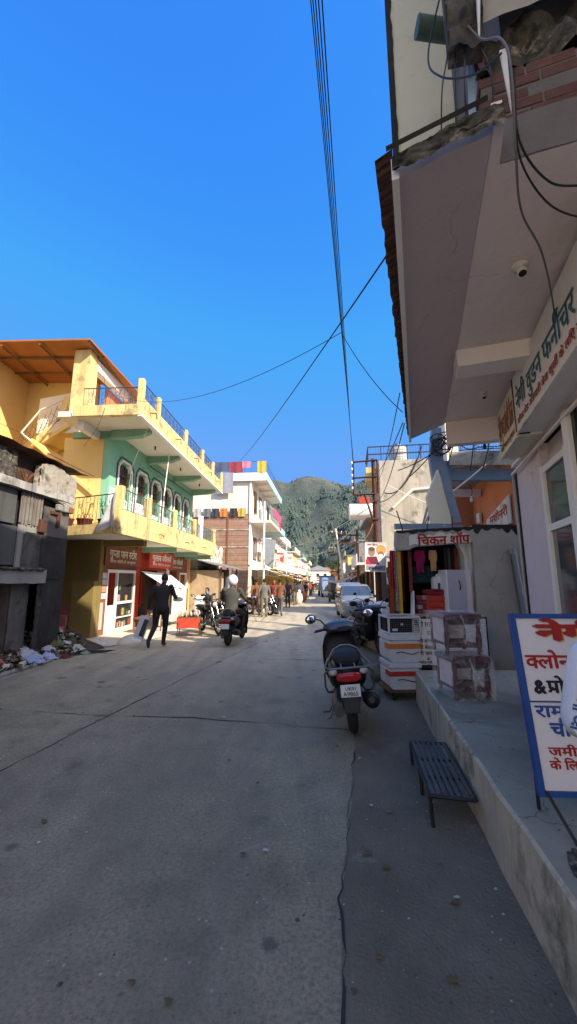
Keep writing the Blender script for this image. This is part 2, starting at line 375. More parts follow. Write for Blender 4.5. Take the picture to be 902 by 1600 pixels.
# ------------------------------------------------------------------ people
BASE = dict(pel=(0, 0, .95), wai=(0, .0, 1.10), che=(0, .0, 1.30), nb=(0, -.01, 1.45), hd=(0, .02, 1.60),
            shl=(-.18, -.01, 1.41), ell=(-.25, -.04, 1.14), wrl=(-.25, .06, .90), hal=(-.25, .09, .82),
            shr=(.18, -.01, 1.41), elr=(.25, -.04, 1.14), wrr=(.25, .06, .90), har=(.25, .09, .82),
            hil=(-.095, 0, .90), knl=(-.10, .03, .50), anl=(-.10, -.02, .09), tol=(-.11, .15, .035),
            hir=(.095, 0, .90), knr=(.10, .03, .50), anr=(.10, -.02, .09), tor=(.11, .15, .035))
def body_mesh(name, pose, vox=.022, fingers=True, stout=1.0, helmet=False):
    J = dict(BASE); J.update(pose); J = {k: V(v) for k, v in J.items()}
    b = B(); seg = []
    def limb(a, c, r0, r1, mt, el=1.0):
        p, q = J[a] if isinstance(a, str) else V(a), J[c] if isinstance(c, str) else V(c)
        b.tube([p, p.lerp(q, .35), p.lerp(q, .7), q], [r0, r0*.97, r0*.4+r1*.6, r1], 10); b.ball(p, r0, 10, 7); b.ball(q, r1, 10, 7)
        seg.append((p, q, (r0+r1)/2, mt))
    k = stout
    # torso: stacked ellipses following pelvis-waist-chest-neck
    axis = [(J['pel']-V((0, 0, .10)), .155, .115), (J['pel'], .17*k, .125*k), (J['wai'], .155*k, .115*k), (J['che'], .19*k, .125*k), (J['che'].lerp(J['nb'], .55), .175, .11), (J['nb'], .075, .07)]
    side = (J['shr']-J['shl']).normalized(); vs = []; fs = []; n = 14
    for p, rx, ry in axis:
        t = V((0, 0, 1)); f = t.cross(side).normalized()
        for i in range(n):
            a = 2*pi*i/n; vs.append(p+side*(rx*math.cos(a))+f*(ry*math.sin(a)))
    for i in range(len(axis)-1):
        for j in range(n): fs.append((i*n+j, i*n+(j+1) % n, (i+1)*n+(j+1) % n, (i+1)*n+j))
    b.add(vs, fs + [tuple(range(n-1, -1, -1)), tuple(range((len(axis)-1)*n, len(axis)*n))])
    seg += [(J['pel']+V((0, 0, .04)), J['nb']-V((0, 0, .06)), .15, 0), (J['shl'], J['shr'], .09, 0), (J['pel']-V((0, 0, .12)), J['pel']-V((0, 0, .1)), .12, 1)]
    limb('nb', 'hd', .06, .055, 2)
    h = J['hd']; face = (J['che']-J['wai']).normalized()
    fy = pose.get('look', (0, 1, 0)); fy = V(fy).normalized()
    up = V((0, 0, 1)); sx = fy.cross(up).normalized()
    T = Matrix((sx, fy, up)).transposed()
    b.ball(h+V((0, 0, .03)), (.076, .098, .118), 14, 10, T); b.ball(h+T @ V((0, .03, -.055)), (.055, .065, .06), 10, 8, T)
    b.ball(h+T @ V((0, .103, .01)), (.014, .02, .024), 8, 6, T)
    for s in (-1, 1): b.ball(h+T @ V((s*.076, 0, .015)), (.014, .022, .034), 8, 6, T)
    b.ball(h+T @ V((0, .088, -.045)), (.026, .014, .012), 8, 6, T)
    seg += [(h+V((0, 0, -.03)), h+V((0, 0, .08)), .09, 2)]
    for s in 'lr':
        limb('sh'+s, 'el'+s, .062*k, .048, 0); limb('el'+s, 'wr'+s, .047, .036, 0)
        w, q = J['wr'+s], J['ha'+s]; d = (q-w).normalized()
        b.tube([w, w.lerp(q, .5), q], [.03, .042, .036], 8); seg.append((w.lerp(q, .45), q+d*.1, .03, 2))
        limb('hi'+s, 'kn'+s, .098*k, .066, 1); limb('kn'+s, 'an'+s, .064, .047, 1)
        an, to = J['an'+s], J['to'+s]
        b.tube([an+(an-to)*.25+V((0, 0, -.03)), an.lerp(to, .4)+V((0, 0, -.015)), to], [.042, .048, .036], 8); b.ball(to, .038, 8, 6)
        seg.append((an+(an-to)*.3-V((0, 0, .05)), to, .04, 3))
    me = bpy.data.meshes.new('t'); me.from_pydata(b.v, [], b.f)
    o = bpy.data.objects.new('t', me); C.objects.link(o)
    md = o.modifiers.new('r', 'REMESH'); md.mode = 'VOXEL'; md.voxel_size = vox; md.use_smooth_shade = True
    sm = o.modifiers.new('s', 'SMOOTH'); sm.factor = .5; sm.iterations = 3
    dg = bpy.context.evaluated_depsgraph_get(); dg.update()
    res = bpy.data.meshes.new_from_object(o.evaluated_get(dg)); res.name = name
    bpy.data.objects.remove(o)
    for p in res.polygons:
        c = p.center; best = min(seg, key=lambda q: _sd(c, q)); p.material_index = best[3]
    if fingers:   # five fingers rooted in each palm
        fb = B()
        for s, sg in (('l', -1), ('r', 1)):
            w, q = J['wr'+s], J['ha'+s]; d = (q-w).normalized()
            wv = d.cross(V((sg, 0, 0))); wv = wv.normalized() if wv.length > .1 else V((0, 1, 0)); n2 = d.cross(wv)
            for i, L in enumerate((.068, .08, .075, .058)):
                r0 = q+wv*(.027-.018*i); cu = -n2*sg if pose.get('grip'+s) is None else V(pose['grip'+s])
                fb.tube([r0-d*.02, r0+d*L*.45+cu*.008, r0+d*L*.8+cu*.03, r0+d*L*.85+cu*.05], [.0095, .009, .008, .006], 6)
            th = w.lerp(q, .45)+wv*.03
            fb.tube([th, th+wv*.028+d*.028, th+wv*.03+d*.062], [.012, .0105, .008], 6)
        bm = bmesh.new(); bm.from_mesh(res); off = [bm.verts.new(v) for v in fb.v]
        for f in fb.f:
            nf = bm.faces.new([off[i] for i in f]); nf.material_index = 2; nf.smooth = True
        bm.to_mesh(res); bm.free()
    return res, J, T
def _sd(c, q):
    a, b_, r, m = q; ab = b_-a; L = ab.length_squared
    t = 0 if L < 1e-9 else max(0, min(1, (c-a).dot(ab)/L))
    return (c-(a+ab*t)).length-r
BODIES = {}
def person(pkey, pose, label, loc, rz, top, legs, shoes=(.03, .025, .02), hair=True, group=None, vox=.022, fingers=True, stout=1.0, hat=None, scale=1.0):
    if pkey not in BODIES:
        me, J, T = body_mesh('body', pose, vox, fingers, stout)
        for i in range(4): me.materials.append(M['skin'])
        BODIES[pkey] = (me, J, T, [])
    me, J, T, cache = BODIES[pkey]
    t = thing('person', label, 'person', loc, rz, group); t.scale = (scale,)*3
    o = bpy.data.objects.new('body', me); C.objects.link(o); o.parent = t
    ms = [top if not isinstance(top, tuple) else dye(top), legs if not isinstance(legs, tuple) else dye(legs), M['skin'], dye(shoes)]
    for i, m in enumerate(ms): o.material_slots[i].link = 'OBJECT'; o.material_slots[i].material = m
    h = J['hd']
    if hair:
        if not cache:
            b = B()
            def fn(u, v):
                a = 2*pi*u; th = v*(1.75 if -.3 < math.sin(a) else 1.95) if math.sin(a) < .35 else v*1.0
                p = V((.083*math.sin(th)*math.cos(a), .104*math.sin(th)*math.sin(a)-.006, .124*math.cos(th)))
                return h+V((0, 0, .035))+T @ (p*(1+.03*noise.noise(p*40)))
            b.grid(fn, 18, 8); cache.append(b.build('hair', M['hair'], t))
        else:
            c = cache[0].copy(); C.objects.link(c); c.parent = t
    return t, J
STAND = dict()
WALK = dict(pel=(0, 0, .93), knl=(-.10, .16, .52), anl=(-.10, .24, .11), tol=(-.11, .40, .07), hil=(-.095, .01, .89), hir=(.095, -.01, .89), knr=(.10, -.06, .49), anr=(.10, -.32, .16), tor=(.11, -.22, .045),
            ell=(-.25, -.10, 1.16), wrl=(-.25, -.12, .91), hal=(-.25, -.11, .83), elr=(.25, .06, 1.15), wrr=(.24, .20, .94), har=(.23, .24, .87))
# man in black mid-stride, left arm down holding a carton, right forearm raised in front
MAN = dict(pel=(0, 0, .94), wai=(0, .02, 1.10), che=(0, .05, 1.31), nb=(.0, .07, 1.46), hd=(.01, .13, 1.59), shl=(-.19, .04, 1.41), shr=(.19, .05, 1.42),
           ell=(-.29, .0, 1.15), wrl=(-.31, .02, .90), hal=(-.315, .03, .82), gripl=(1, 0, 0),
           elr=(.29, .10, 1.17), wrr=(.27, .33, 1.13), har=(.24, .40, 1.15),
           hil=(-.10, -.02, .90), knl=(-.12, -.02, .50), anl=(-.16, -.36, .20), tol=(-.17, -.30, .055),
           hir=(.09, .02, .90), knr=(.08, .14, .50), anr=(.05, .12, .09), tor=(.05, .29, .04))
RIDE = dict(pel=(0, 0, .86), wai=(0, .02, 1.02), che=(0, .06, 1.23), nb=(0, .08, 1.39), hd=(0, .12, 1.54), shl=(-.20, .07, 1.34), shr=(.20, .07, 1.34),
            ell=(-.31, .20, 1.12), wrl=(-.31, .46, 1.03), hal=(-.31, .54, 1.03), elr=(.31, .20, 1.12), wrr=(.31, .46, 1.03), har=(.31, .54, 1.03),
            hil=(-.11, .04, .82), knl=(-.20, .46, .72), anl=(-.19, .40, .30), tol=(-.19, .56, .27), hir=(.11, .04, .82), knr=(.20, .46, .72), anr=(.19, .40, .30), tor=(.19, .56, .27))
SIT = dict(pel=(0, 0, .52), wai=(0, .02, .68), che=(0, .06, .90), nb=(0, .09, 1.05), hd=(0, .14, 1.19), shl=(-.19, .07, 1.0), shr=(.19, .07, 1.0),
           ell=(-.24, .14, .76), wrl=(-.14, .34, .66), hal=(-.10, .41, .64), elr=(.24, .14, .76), wrr=(.14, .34, .66), har=(.10, .41, .64),
           hil=(-.10, .04, .48), knl=(-.13, .43, .50), anl=(-.13, .40, .10), tol=(-.13, .56, .04), hir=(.10, .04, .48), knr=(.13, .43, .50), anr=(.13, .40, .10), tor=(.13, .56, .04))

# ------------------------------------------------------------------ two-wheelers
def wheel(t, name, x, y, r, w, spokes=0):
    b = B(); b.torus((x, y, r), r-w/2, w/2, 28, 10, 'x', 1.0)
    o = b.build(name, M['tyre'], t)
    b = B(); b.torus((x, y, r), r-w-.005, .014, 24, 6, 'x', 2)
    if spokes:
        for i in range(spokes):
            a = 2*pi*i/spokes; b.tube([(x, y, r), (x, y+(r-w)*math.cos(a), r+(r-w)*math.sin(a))], .006, 4)
    else: b.lathe([(.0, -.02), (r-w, -.02), (r-w, .02), (0, .02)], (x, y, r), 18, Matrix.Rotation(pi/2, 3, 'Y'))
    b.lathe([(.03, -.06), (.03, .06)], (x, y, r), 12, Matrix.Rotation(pi/2, 3, 'Y'))
    b.build('rim', M['steel'], o); return o
def scooter(name, label, loc, rz, paint, panel, lean=0, plate=True, group=None, turn=.0):
    t = thing(name, label, 'scooter', loc, rz, group); t.rotation_euler = (0, rad(lean), rad(rz))
    wheel(t, 'wheel', 0, 0, .235, .10); wheel(t, 'wheel', 0, 1.26, .235, .10)
    # rear body with side panels
    B().loft([(-.24, .58, .06, .06, 2.5), (-.215, .60, .16, .10, 2.6), (-.08, .60, .20, .13, 2.6), (.10, .57, .205, .17, 2.8), (.32, .57, .17, .16, 2.8), (.50, .52, .14, .17, 3), (.58, .46, .12, .15, 3)], 20).build('body', paint, t)
    for s in (-1, 1):
        B().loft([(-.16, .64, .012, .035, 2, s*.150), (.0, .64, .022, .06, 2, s*.172), (.25, .60, .022, .08, 2, s*.176), (.48, .52, .012, .06, 2, s*.150)], 12).build('side_panel', panel, t)
    # seat: pillion hump then rider dip
    B().loft([(-.16, .735, .09, .02, 2.4), (-.13, .75, .135, .045, 2.6), (.02, .765, .15, .055, 2.8), (.22, .765, .145, .055, 2.8), (.32, .745, .14, .05, 2.8), (.52, .74, .12, .05, 2.6), (.62, .72, .075, .035, 2.4)], 20).build('seat', M['seat'], t)
    # floorboard and leg shield
    B().box(-.17, .52, .27, .17, .98, .33).build('floorboard', M['black'], t, .015)
    B().loft([(.90, .33, .19, .06, 3), (.94, .48, .235, .20, 3), (.98, .60, .25, .32, 2.8), (1.05, .66, .23, .32, 2.5), (1.15, .68, .12, .24, 2)], 22).build('leg_shield', paint, t)
    rot = Matrix.Rotation(turn, 4, 'Z'); piv = V((0, 1.02, 0))
    T = Matrix.Translation(piv) @ rot @ Matrix.Translation(-piv)
    cw = B(); cw.loft([(.86, .955, .10, .03, 2.4), (.90, .965, .22, .055, 2.6), (.98, .975, .245, .075, 2.4), (1.06, .965, .20, .08, 2.2), (1.13, .95, .10, .06, 2)], 22)
    cowl = cw.build('handle_cowl', M['greygloss'] if paint is M['blackgloss'] else paint, t, T=T)
    g = B(); g.tube([(-.2, .955, .955), (.2, .955, .955)], .012, 6)
    for s in (-1, 1):
        g.tube([(s*.20, .95, .965), (s*.38, .90, .955)], [.018, .018], 10)
        g.tube([(s*.22, .99, .955), (s*.30, 1.0, .945), (s*.39, .95, .935)], [.008, .009, .006], 6)
    g.build('handlebar', M['black'], t, T=T)
    B().tube([(0, 1.06, .92), (0, 1.2, .36)], .032, 10).build('fork', M['black'], t)
    fb = B()
    def fen(u, v):
        a = -.5+u*2.6; w = (v-.5)*2
        return V((w*.085, 1.26+(.275-.03*w*w)*math.cos(a), .235+(.275-.03*w*w)*math.sin(a)))
    fb.grid(fen, 14, 4); fb.build('front_fender', paint, t)
    # mirrors
    for s in (-1, 1):
        mb = B(); mb.tube([(s*.21, .96, 1.0), (s*.27, .98, 1.08), (s*.34, .96, 1.105)], .011, 6)
        R = Matrix.Rotation(s*-.15, 3, 'Z')
        mb.ball((s*.415, .955, 1.11), (.085, .028, .058), 16, 8, R); mo = mb.build('mirror', M['black'], t, T=T)
        B().lathe([(.0, 0), (1, 0), (1, .004), (0, .004)], (0, 0, 0), 20).build('mirror_glass', M['mirror'], mo, T=T @ Matrix.Translation((s*.415, .925, 1.11)) @ R.to_4x4() @ Matrix.Rotation(pi/2, 4, 'X') @ Matrix.Diagonal((.072, .047, 1, 1)))
    # grab rail: tube loop round seat plus rack bars
    gr = B(); gr.tube([(-.19, .34, .70), (-.20, .06, .735), (-.235, -.20, .715), (-.20, -.27, .705), (.20, -.27, .705), (.235, -.20, .715), (.20, .06, .735), (.19, .34, .70)], .0105, 8)
    gr.tube([(-.20, -.03, .74), (-.13, .0, .85), (-.05, .02, .885), (.05, .02, .885), (.13, .0, .85), (.20, -.03, .74)], .0095, 8)
    for s in (-1, 1): gr.tube([(s*.07, -.27, .705), (s*.07, -.10, .74), (s*.09, -.02, .80)], .009, 6)
    gr.build('grab_rail', M['steel_l'], t)
    # lower rear guard loops
    for s in (-1, 1): B().tube([(s*.19, -.26, .70), (s*.245, -.24, .66), (s*.248, -.20, .52), (s*.225, -.17, .46), (s*.17, -.1, .44), (s*.14, .05, .46)], .010, 7).build('crash_guard', M['steel'], t)
    B().loft([(-.262, .60, .10, .028, 3), (-.245, .605, .125, .045, 3), (-.19, .61, .14, .055, 3)], 16).build('tail_light', M['taillight'], t)
    for s in (-1, 1): B().ball((s*.155, -.19, .655), (.05, .05, .035), 12, 8).build('indicator', M['lens'], t)
    pl = B(); pl.box(-.10, -.272, .425, .10, -.266, .545); p = pl.build('number_plate', M['platew'], t, .004)
    if plate:
        letters('plate_lettering', 'UK01', M['ink_k'], p, (-.055, -.2725, .490), (1, 0, 0), (0, 0, 1), (0, -1, 0), w=.115, bold=.014)
        letters('plate_lettering', 'A9865', M['ink_k'], p, (-.078, -.2725, .437), (1, 0, 0), (0, 0, 1), (0, -1, 0), w=.155, bold=.014)
    B().loft([(-.22, .45, .10, .14, 3), (-.05, .42, .11, .16, 3), (.15, .42, .10, .15, 3)], 14).build('inner_fender', M['black'], t)
    mf = B(); mf.slab([(-.09, -.245, .43), (.09, -.245, .43), (.075, -.275, .27), (-.075, -.275, .27)], (0, .012, 0)); mo = mf.build('mudguard', M['black'], t, .01)
    B().box(-.045, -.272, .335, .045, -.262, .375).build('reflector', M['taillight'], mo, T=Matrix.Rotation(-.18, 4, 'X') @ Matrix.Translation((0, .058, -.01)))
    # silencer, engine case, kick lever, stand
    B().tube([(.17, .42, .26), (.19, .25, .27), (.21, .12, .30), (.215, -.18, .36), (.205, -.235, .375), (.204, -.255, .38)], [.03, .04, .075, .082, .062, .03], 14).build('silencer', M['black'], t)
    B().loft([(-.06, .25, .05, .08, 2.5, -.13), (.08, .27, .07, .11, 2.5, -.13), (.35, .29, .07, .12, 2.5, -.12), (.5, .3, .05, .08, 2.5, -.1)], 14).build('engine_case', M['steel'], t)
    B().tube([(-.20, .02, .27), (-.23, -.06, .24), (-.30, -.07, .245)], .010, 6).build('kick_lever', M['steel'], t)
    B().tube([(-.12, .5, .26), (-.22, .42, .03), (-.27, .40, .012)], .010, 6).build('side_stand', M['steel'], t)
    return t
def motorbike(name, label, loc, rz, paint, lean=0, group=None):
    t = thing(name, label, 'motorcycle', loc, rz, group); t.rotation_euler = (0, rad(lean), rad(rz))
    wheel(t, 'wheel', 0, 0, .30, .09, 10); wheel(t, 'wheel', 0, 1.28, .30, .085, 10)
    B().loft([(.50, .78, .07, .05, 2.2), (.56, .79, .12, .09, 2.4), (.74, .81, .155, .12, 2.3), (.90, .80, .13, .10, 2.2), (.98, .78, .06, .05, 2)], 16).build('fuel_tank', paint, t)
    B().loft([(-.22, .80, .05, .02, 2.2), (-.18, .80, .11, .045, 2.6), (.1, .79, .13, .05, 2.8), (.35, .77, .12, .05, 2.6), (.54, .78, .08, .035, 2.4)], 16).build('seat', M['seat'], t)
    B().loft([(-.26, .70, .05, .04, 2.2), (-.1, .69, .10, .07, 2.4), (.2, .66, .12, .09, 2.4), (.42, .62, .10, .1, 2.4)], 14).build('tail_panel', paint, t)
    e = B(); e.box(-.10, .46, .26, .10, .84, .46); e.loft([(.55, .5, .08, .06, 3), (.62, .58, .085, .08, 3), (.74, .58, .085, .08, 3), (.78, .52, .06, .05, 3)], 12)
    for k in range(5): e.box(-.11, .60, .50+k*.035, .11, .78, .51+k*.035)
    e.build('engine', M['steel'], t, .008)
    f = B(); f.tube([(0, .98, .74), (0, .62, .72), (0, -.1, .68)], .022, 6); f.tube([(0, .98, .74), (0, .84, .34), (0, .46, .26), (0, .0, .30)], .02, 6); f.build('frame', M['black'], t)
    fk = B()
    for s in (-1, 1): fk.tube([(s*.085, 1.0, .92), (s*.085, 1.28, .30)], .022, 8)
    fk.build('fork', M['chrome'], t)
    h = B(); h.tube([(-.36, .86, 1.02), (-.22, .96, 1.04), (-.08, .99, .98), (.08, .99, .98), (.22, .96, 1.04), (.36, .86, 1.02)], .013, 8)
    h.build('handlebar', M['black'], t)
    for s in (-1, 1):
        m = B(); m.tube([(s*.24, .95, 1.04), (s*.28, .97, 1.18)], .007, 5); m.ball((s*.31, .97, 1.21), (.065, .02, .045), 12, 6); m.build('mirror', M['black'], t)
    hl = B(); hl.ball((0, 1.08, .90), (.095, .07, .095), 14, 10); ho = hl.build('headlight', paint, t)
    B().lathe([(0, 0), (.08, 0), (.07, .02), (0, .028)], (0, 1.125, .90), 16, Matrix.Rotation(-pi/2, 3, 'X')).build('lens', M['lens'], ho)
    fb = B()
    def fen(u, v):
        a = .2+u*2.2; w = (v-.5)*2
        return V((w*.07, 1.28+.325*math.cos(a), .30+.325*math.sin(a)-.02*w*w))
    fb.grid(fen, 12, 4); fb.build('front_fender', paint, t)
    B().tube([(.12, .7, .34), (.14, .4, .24), (.15, .1, .27), (.155, -.25, .36)], [.022, .03, .045, .05], 10).build('silencer', M['chrome'], t)
    B().ball((0, -.27, .70), (.06, .03, .035), 10, 6).build('tail_light', M['taillight'], t)
    p = B().box(-.09, -.31, .48, .09, -.304, .56).build('number_plate', M['platew'], t)
    B().tube([(-.1, .5, .28), (-.2, .45, .02)], .011, 6).build('side_stand', M['steel'], t)
    return t
# ------------------------------------------------------------------ camera, sky, sun
cam = bpy.data.cameras.new('camera'); cam.sensor_fit = 'HORIZONTAL'; cam.sensor_width = 36; cam.lens = 36*610/902
cam.clip_start = .05; cam.clip_end = 9000
co = bpy.data.objects.new('camera', cam); C.objects.link(co); co.location = (0, 0, 1.6); co.rotation_euler = (pi/2+math.atan(105/610), 0, 0)
sc.camera = co
SUN_EL = rad(37); sd = V((.76, -.65, 0)).normalized(); SUN = V((sd.x*math.cos(SUN_EL), sd.y*math.cos(SUN_EL), math.sin(SUN_EL)))
w = bpy.data.worlds.new('World'); sc.world = w; w.use_nodes = True; nt = w.node_tree
bg = nt.nodes['Background']; sky = N(nt, 'ShaderNodeTexSky'); sky.sky_type = 'NISHITA'; sky.sun_disc = False
sky.sun_elevation = SUN_EL; sky.sun_rotation = math.atan2(sd.x, sd.y); sky.altitude = 1200; sky.air_density = 1.0; sky.dust_density = .25; sky.ozone_density = 3.5
hs = N(nt, 'ShaderNodeHueSaturation'); hs.inputs['Saturation'].default_value = 1.22; hs.inputs['Value'].default_value = 2.95; hs.inputs['Hue'].default_value = .498
nt.links.new(sky.outputs[0], hs.inputs['Color'])
K = 1/.135
skc = _mix(nt, 1.0, hs.outputs[0], (.58, .96, 1.28), 'MULTIPLY')
skc = _mix(nt, 1.0, skc, (.155*K, .395*K, .95*K), 'DARKEN')          # clear dry winter sky: no white band at the horizon
geo = N(nt, 'ShaderNodeTexCoord'); dp = N(nt, 'ShaderNodeVectorMath', operation='DOT_PRODUCT'); nt.links.new(geo.outputs['Generated'], dp.inputs[0]); dp.inputs[1].default_value = SUN
hz = _ramp(nt, dp.outputs['Value'], [(.37, 0), (.62, .40), (.85, .8), (1, 1)])   # bright haze round the sun, behind the viewer
skc = _mix(nt, 1.0, skc, _mix(nt, 1.0, hz, (1.4*K, 1.05*K, .68*K), 'MULTIPLY'), 'ADD')
nt.links.new(skc, bg.inputs['Color']); bg.inputs['Strength'].default_value = .135
sl = bpy.data.lights.new('sun', 'SUN'); sl.energy = 5; sl.angle = rad(.53); sl.color = (1.62, 1.44, 1.16)
so = bpy.data.objects.new('sun', sl); C.objects.link(so); so.rotation_euler = (-SUN).to_track_quat('-Z', 'Y').to_euler(); so.location = (20, -20, 30)
sc.view_settings.view_transform = 'Standard'; sc.view_settings.look = 'None'; sc.view_settings.exposure = 0
sc.cycles.max_bounces = 6; sc.cycles.use_denoising = True

# ------------------------------------------------------------------ road
def road_mat():
    m, nt, b = _new('road_concrete')
    v = _coord(nt)
    big = _noise(nt, v, .45, 6, .62); med = _noise(nt, v, 3.5, 6, .65); fine = _noise(nt, v, 48, 5, .75)
    col = _ramp(nt, big, [(.3, (.165, .145, .10)), (.55, (.24, .212, .146)), (.75, (.29, .256, .18))])
    col = _mix(nt, .55, col, _ramp(nt, med, [(.3, .45), (.52, .98), (.75, 1.2)]), 'MULTIPLY')
    col = _mix(nt, .8, col, _ramp(nt, fine, [(.3, .35), (.5, 1.0), (.68, 1.35)]), 'MULTIPLY')
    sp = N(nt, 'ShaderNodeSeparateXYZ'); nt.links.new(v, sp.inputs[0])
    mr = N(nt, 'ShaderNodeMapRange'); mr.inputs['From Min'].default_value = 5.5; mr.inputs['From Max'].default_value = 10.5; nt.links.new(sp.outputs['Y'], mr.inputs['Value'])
    sun_pale = _mix(nt, .85, (.50, .44, .33), _ramp(nt, med, [(.3, .75), (.7, 1.05)]), 'MULTIPLY')  # paler tone standing in for sunlight on the road beyond the near shade
    mr2 = N(nt, 'ShaderNodeMapRange'); mr2.inputs['From Min'].default_value = -.5; mr2.inputs['From Max'].default_value = -3; nt.links.new(sp.outputs['Y'], mr2.inputs['Value'])  # same pale tone behind the viewer, added to bounce light to the canopy
    col = _mix(nt, mr.outputs[0], col, sun_pale); col = _mix(nt, mr2.outputs[0], col, sun_pale)
    # scattered pale aggregate and dark oil spots
    vor = N(nt, 'ShaderNodeTexVoronoi'); vor.inputs['Scale'].default_value = 19; nt.links.new(v, vor.inputs['Vector'])
    vf = _ramp(nt, vor.outputs['Distance'], [(.10, .9), (.17, 0)])
    gate = _ramp(nt, _noise(nt, v, 9, 3), [(.52, 0), (.62, 1)])
    col = _mix(nt, _mix(nt, 1.0, vf, gate, 'MULTIPLY'), col, (.42, .40, .36))
    oil = _ramp(nt, _noise(nt, v, 2.3, 4, .55), [(.62, 0), (.74, .7)])
    col = _mix(nt, oil, col, (.075, .07, .065))
    spot = N(nt, 'ShaderNodeTexVoronoi'); spot.inputs['Scale'].default_value = 1.15; spot.inputs['Randomness'].default_value = 1; nt.links.new(v, spot.inputs['Vector'])
    dn = N(nt, 'ShaderNodeMath', operation='ADD'); nt.links.new(spot.outputs['Distance'], dn.inputs[0])
    nm = N(nt, 'ShaderNodeMath', operation='MULTIPLY'); nt.links.new(_noise(nt, v, 14, 3), nm.inputs[0]); nm.inputs[1].default_value = .12; nt.links.new(nm.outputs[0], dn.inputs[1])
    col = _mix(nt, _ramp(nt, dn.outputs[0], [(.115, .75), (.15, 0)]), col, (.05, .05, .052))
    sp2 = N(nt, 'ShaderNodeTexVoronoi'); sp2.inputs['Scale'].default_value = 2.6; mp2 = N(nt, 'ShaderNodeVectorMath', operation='ADD'); nt.links.new(v, mp2.inputs[0]); mp2.inputs[1].default_value = (.37, .21, 0); nt.links.new(mp2.outputs[0], sp2.inputs['Vector'])
    d2 = N(nt, 'ShaderNodeMath', operation='ADD'); nt.links.new(sp2.outputs['Distance'], d2.inputs[0]); nt.links.new(nm.outputs[0], d2.inputs[1])
    gt2 = _ramp(nt, _noise(nt, v, .9, 3), [(.5, 0), (.56, 1)])
    col = _mix(nt, _mix(nt, 1.0, _ramp(nt, d2.outputs[0], [(.13, .7), (.19, 0)]), gt2, 'MULTIPLY'), col, (.055, .052, .05))
    # darker polished wheel tracks along the street and pale scuffed streaks
    st_v = _coord(nt, (1.3, .12, 1), (0, 0, .16)); tr = _ramp(nt, _noise(nt, st_v, 1.6, 4, .6), [(.45, 0), (.65, .38)])
    col = _mix(nt, tr, col, (.13, .118, .10))
    sc2 = _ramp(nt, _noise(nt, _coord(nt, (2.2, .5, 1), (0, 0, .3)), 2.4, 6, .7), [(.6, 0), (.75, .35)])
    col = _mix(nt, sc2, col, (.36, .325, .27))
    # faint tyre rings
    for cx, cy, r in ((-.05, 2.36, .36), (.03, 3.52, .40)):
        s = N(nt, 'ShaderNodeVectorMath', operation='DISTANCE'); nt.links.new(v, s.inputs[0]); s.inputs[1].default_value = (cx, cy, 0)
        f = _ramp(nt, s.outputs['Value'], [(r-.02, 0), (r-.004, .9), (r+.004, .9), (r+.025, 0)])
        g = _ramp(nt, _noise(nt, v, 2.6, 4), [(.46, 0), (.66, .24)])
        col = _mix(nt, _mix(nt, 1.0, f, g, 'MULTIPLY'), col, (.42, .41, .38))
    nt.links.new(col, b.inputs['Base Color'])
    rg = _ramp(nt, med, [(.3, .62), (.7, .85)]); nt.links.new(rg, b.inputs['Roughness']); b.inputs['Specular IOR Level'].default_value = .35
    hgt = _mix(nt, .5, fine, _noise(nt, v, 30, 4))
    _bump(nt, b, hgt, .55, .012)
    return m
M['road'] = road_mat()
M['asphalt'] = mat('shoulder_asphalt', (.18, .162, .125), (.105, .096, .075), 1.6, .9, .8, 55, dirt=(.26, .24, .21), ds=2.2, dth=.62)
M['broken'] = mat('broken_edge', (.10, .092, .08), (.07, .065, .058), 9, .95, .8, 40)
M['crack'] = flat('crack_dark', (.03, .03, .03), .95)
M['earth'] = mat('earth', (.20, .16, .11), (.12, .10, .07), .5, .95, .3, 12)
M['apron'] = mat('apron_concrete', (.66, .60, .50), (.54, .49, .41), 1.1, .9, .25, 30, dirt=(.17, .15, .12), ds=.8, dth=.62)

def strip(name, rows, m, z=0., kind=True, par=None):
    """rows: (y, xl, xr); follows the gentle fall of the street"""
    b = B(); vs = []; n = 6
    for y, xl, xr in rows:
        for k in range(n+1): vs.append((xl+(xr-xl)*k/n, y, gz(y)+z))
    b.add(vs, [(j*(n+1)+i, j*(n+1)+i+1, (j+1)*(n+1)+i+1, (j+1)*(n+1)+i) for j in range(len(rows)-1) for i in range(n)], False)
    o = b.build(name, m, par)
    return struct(o) if kind else o
struct(B().add([(-3000, -400, -.75), (3000, -400, -.75), (3000, 5000, -.75), (-3000, 5000, -.75)], [(0, 1, 2, 3)]).build('ground', M['earth']))
road = strip('road', [(-25, -6, 2), (-5, -5.6, 2), (3, -5.2, 3), (9, -6, 4.5), (12, -9, 6), (20, -8, 8), (27, -5, 10), (36, -3, 11), (45, -2, 12), (60, 0, 13), (100, 4, 17), (160, 10, 23), (230, 17, 30)], M['road'])
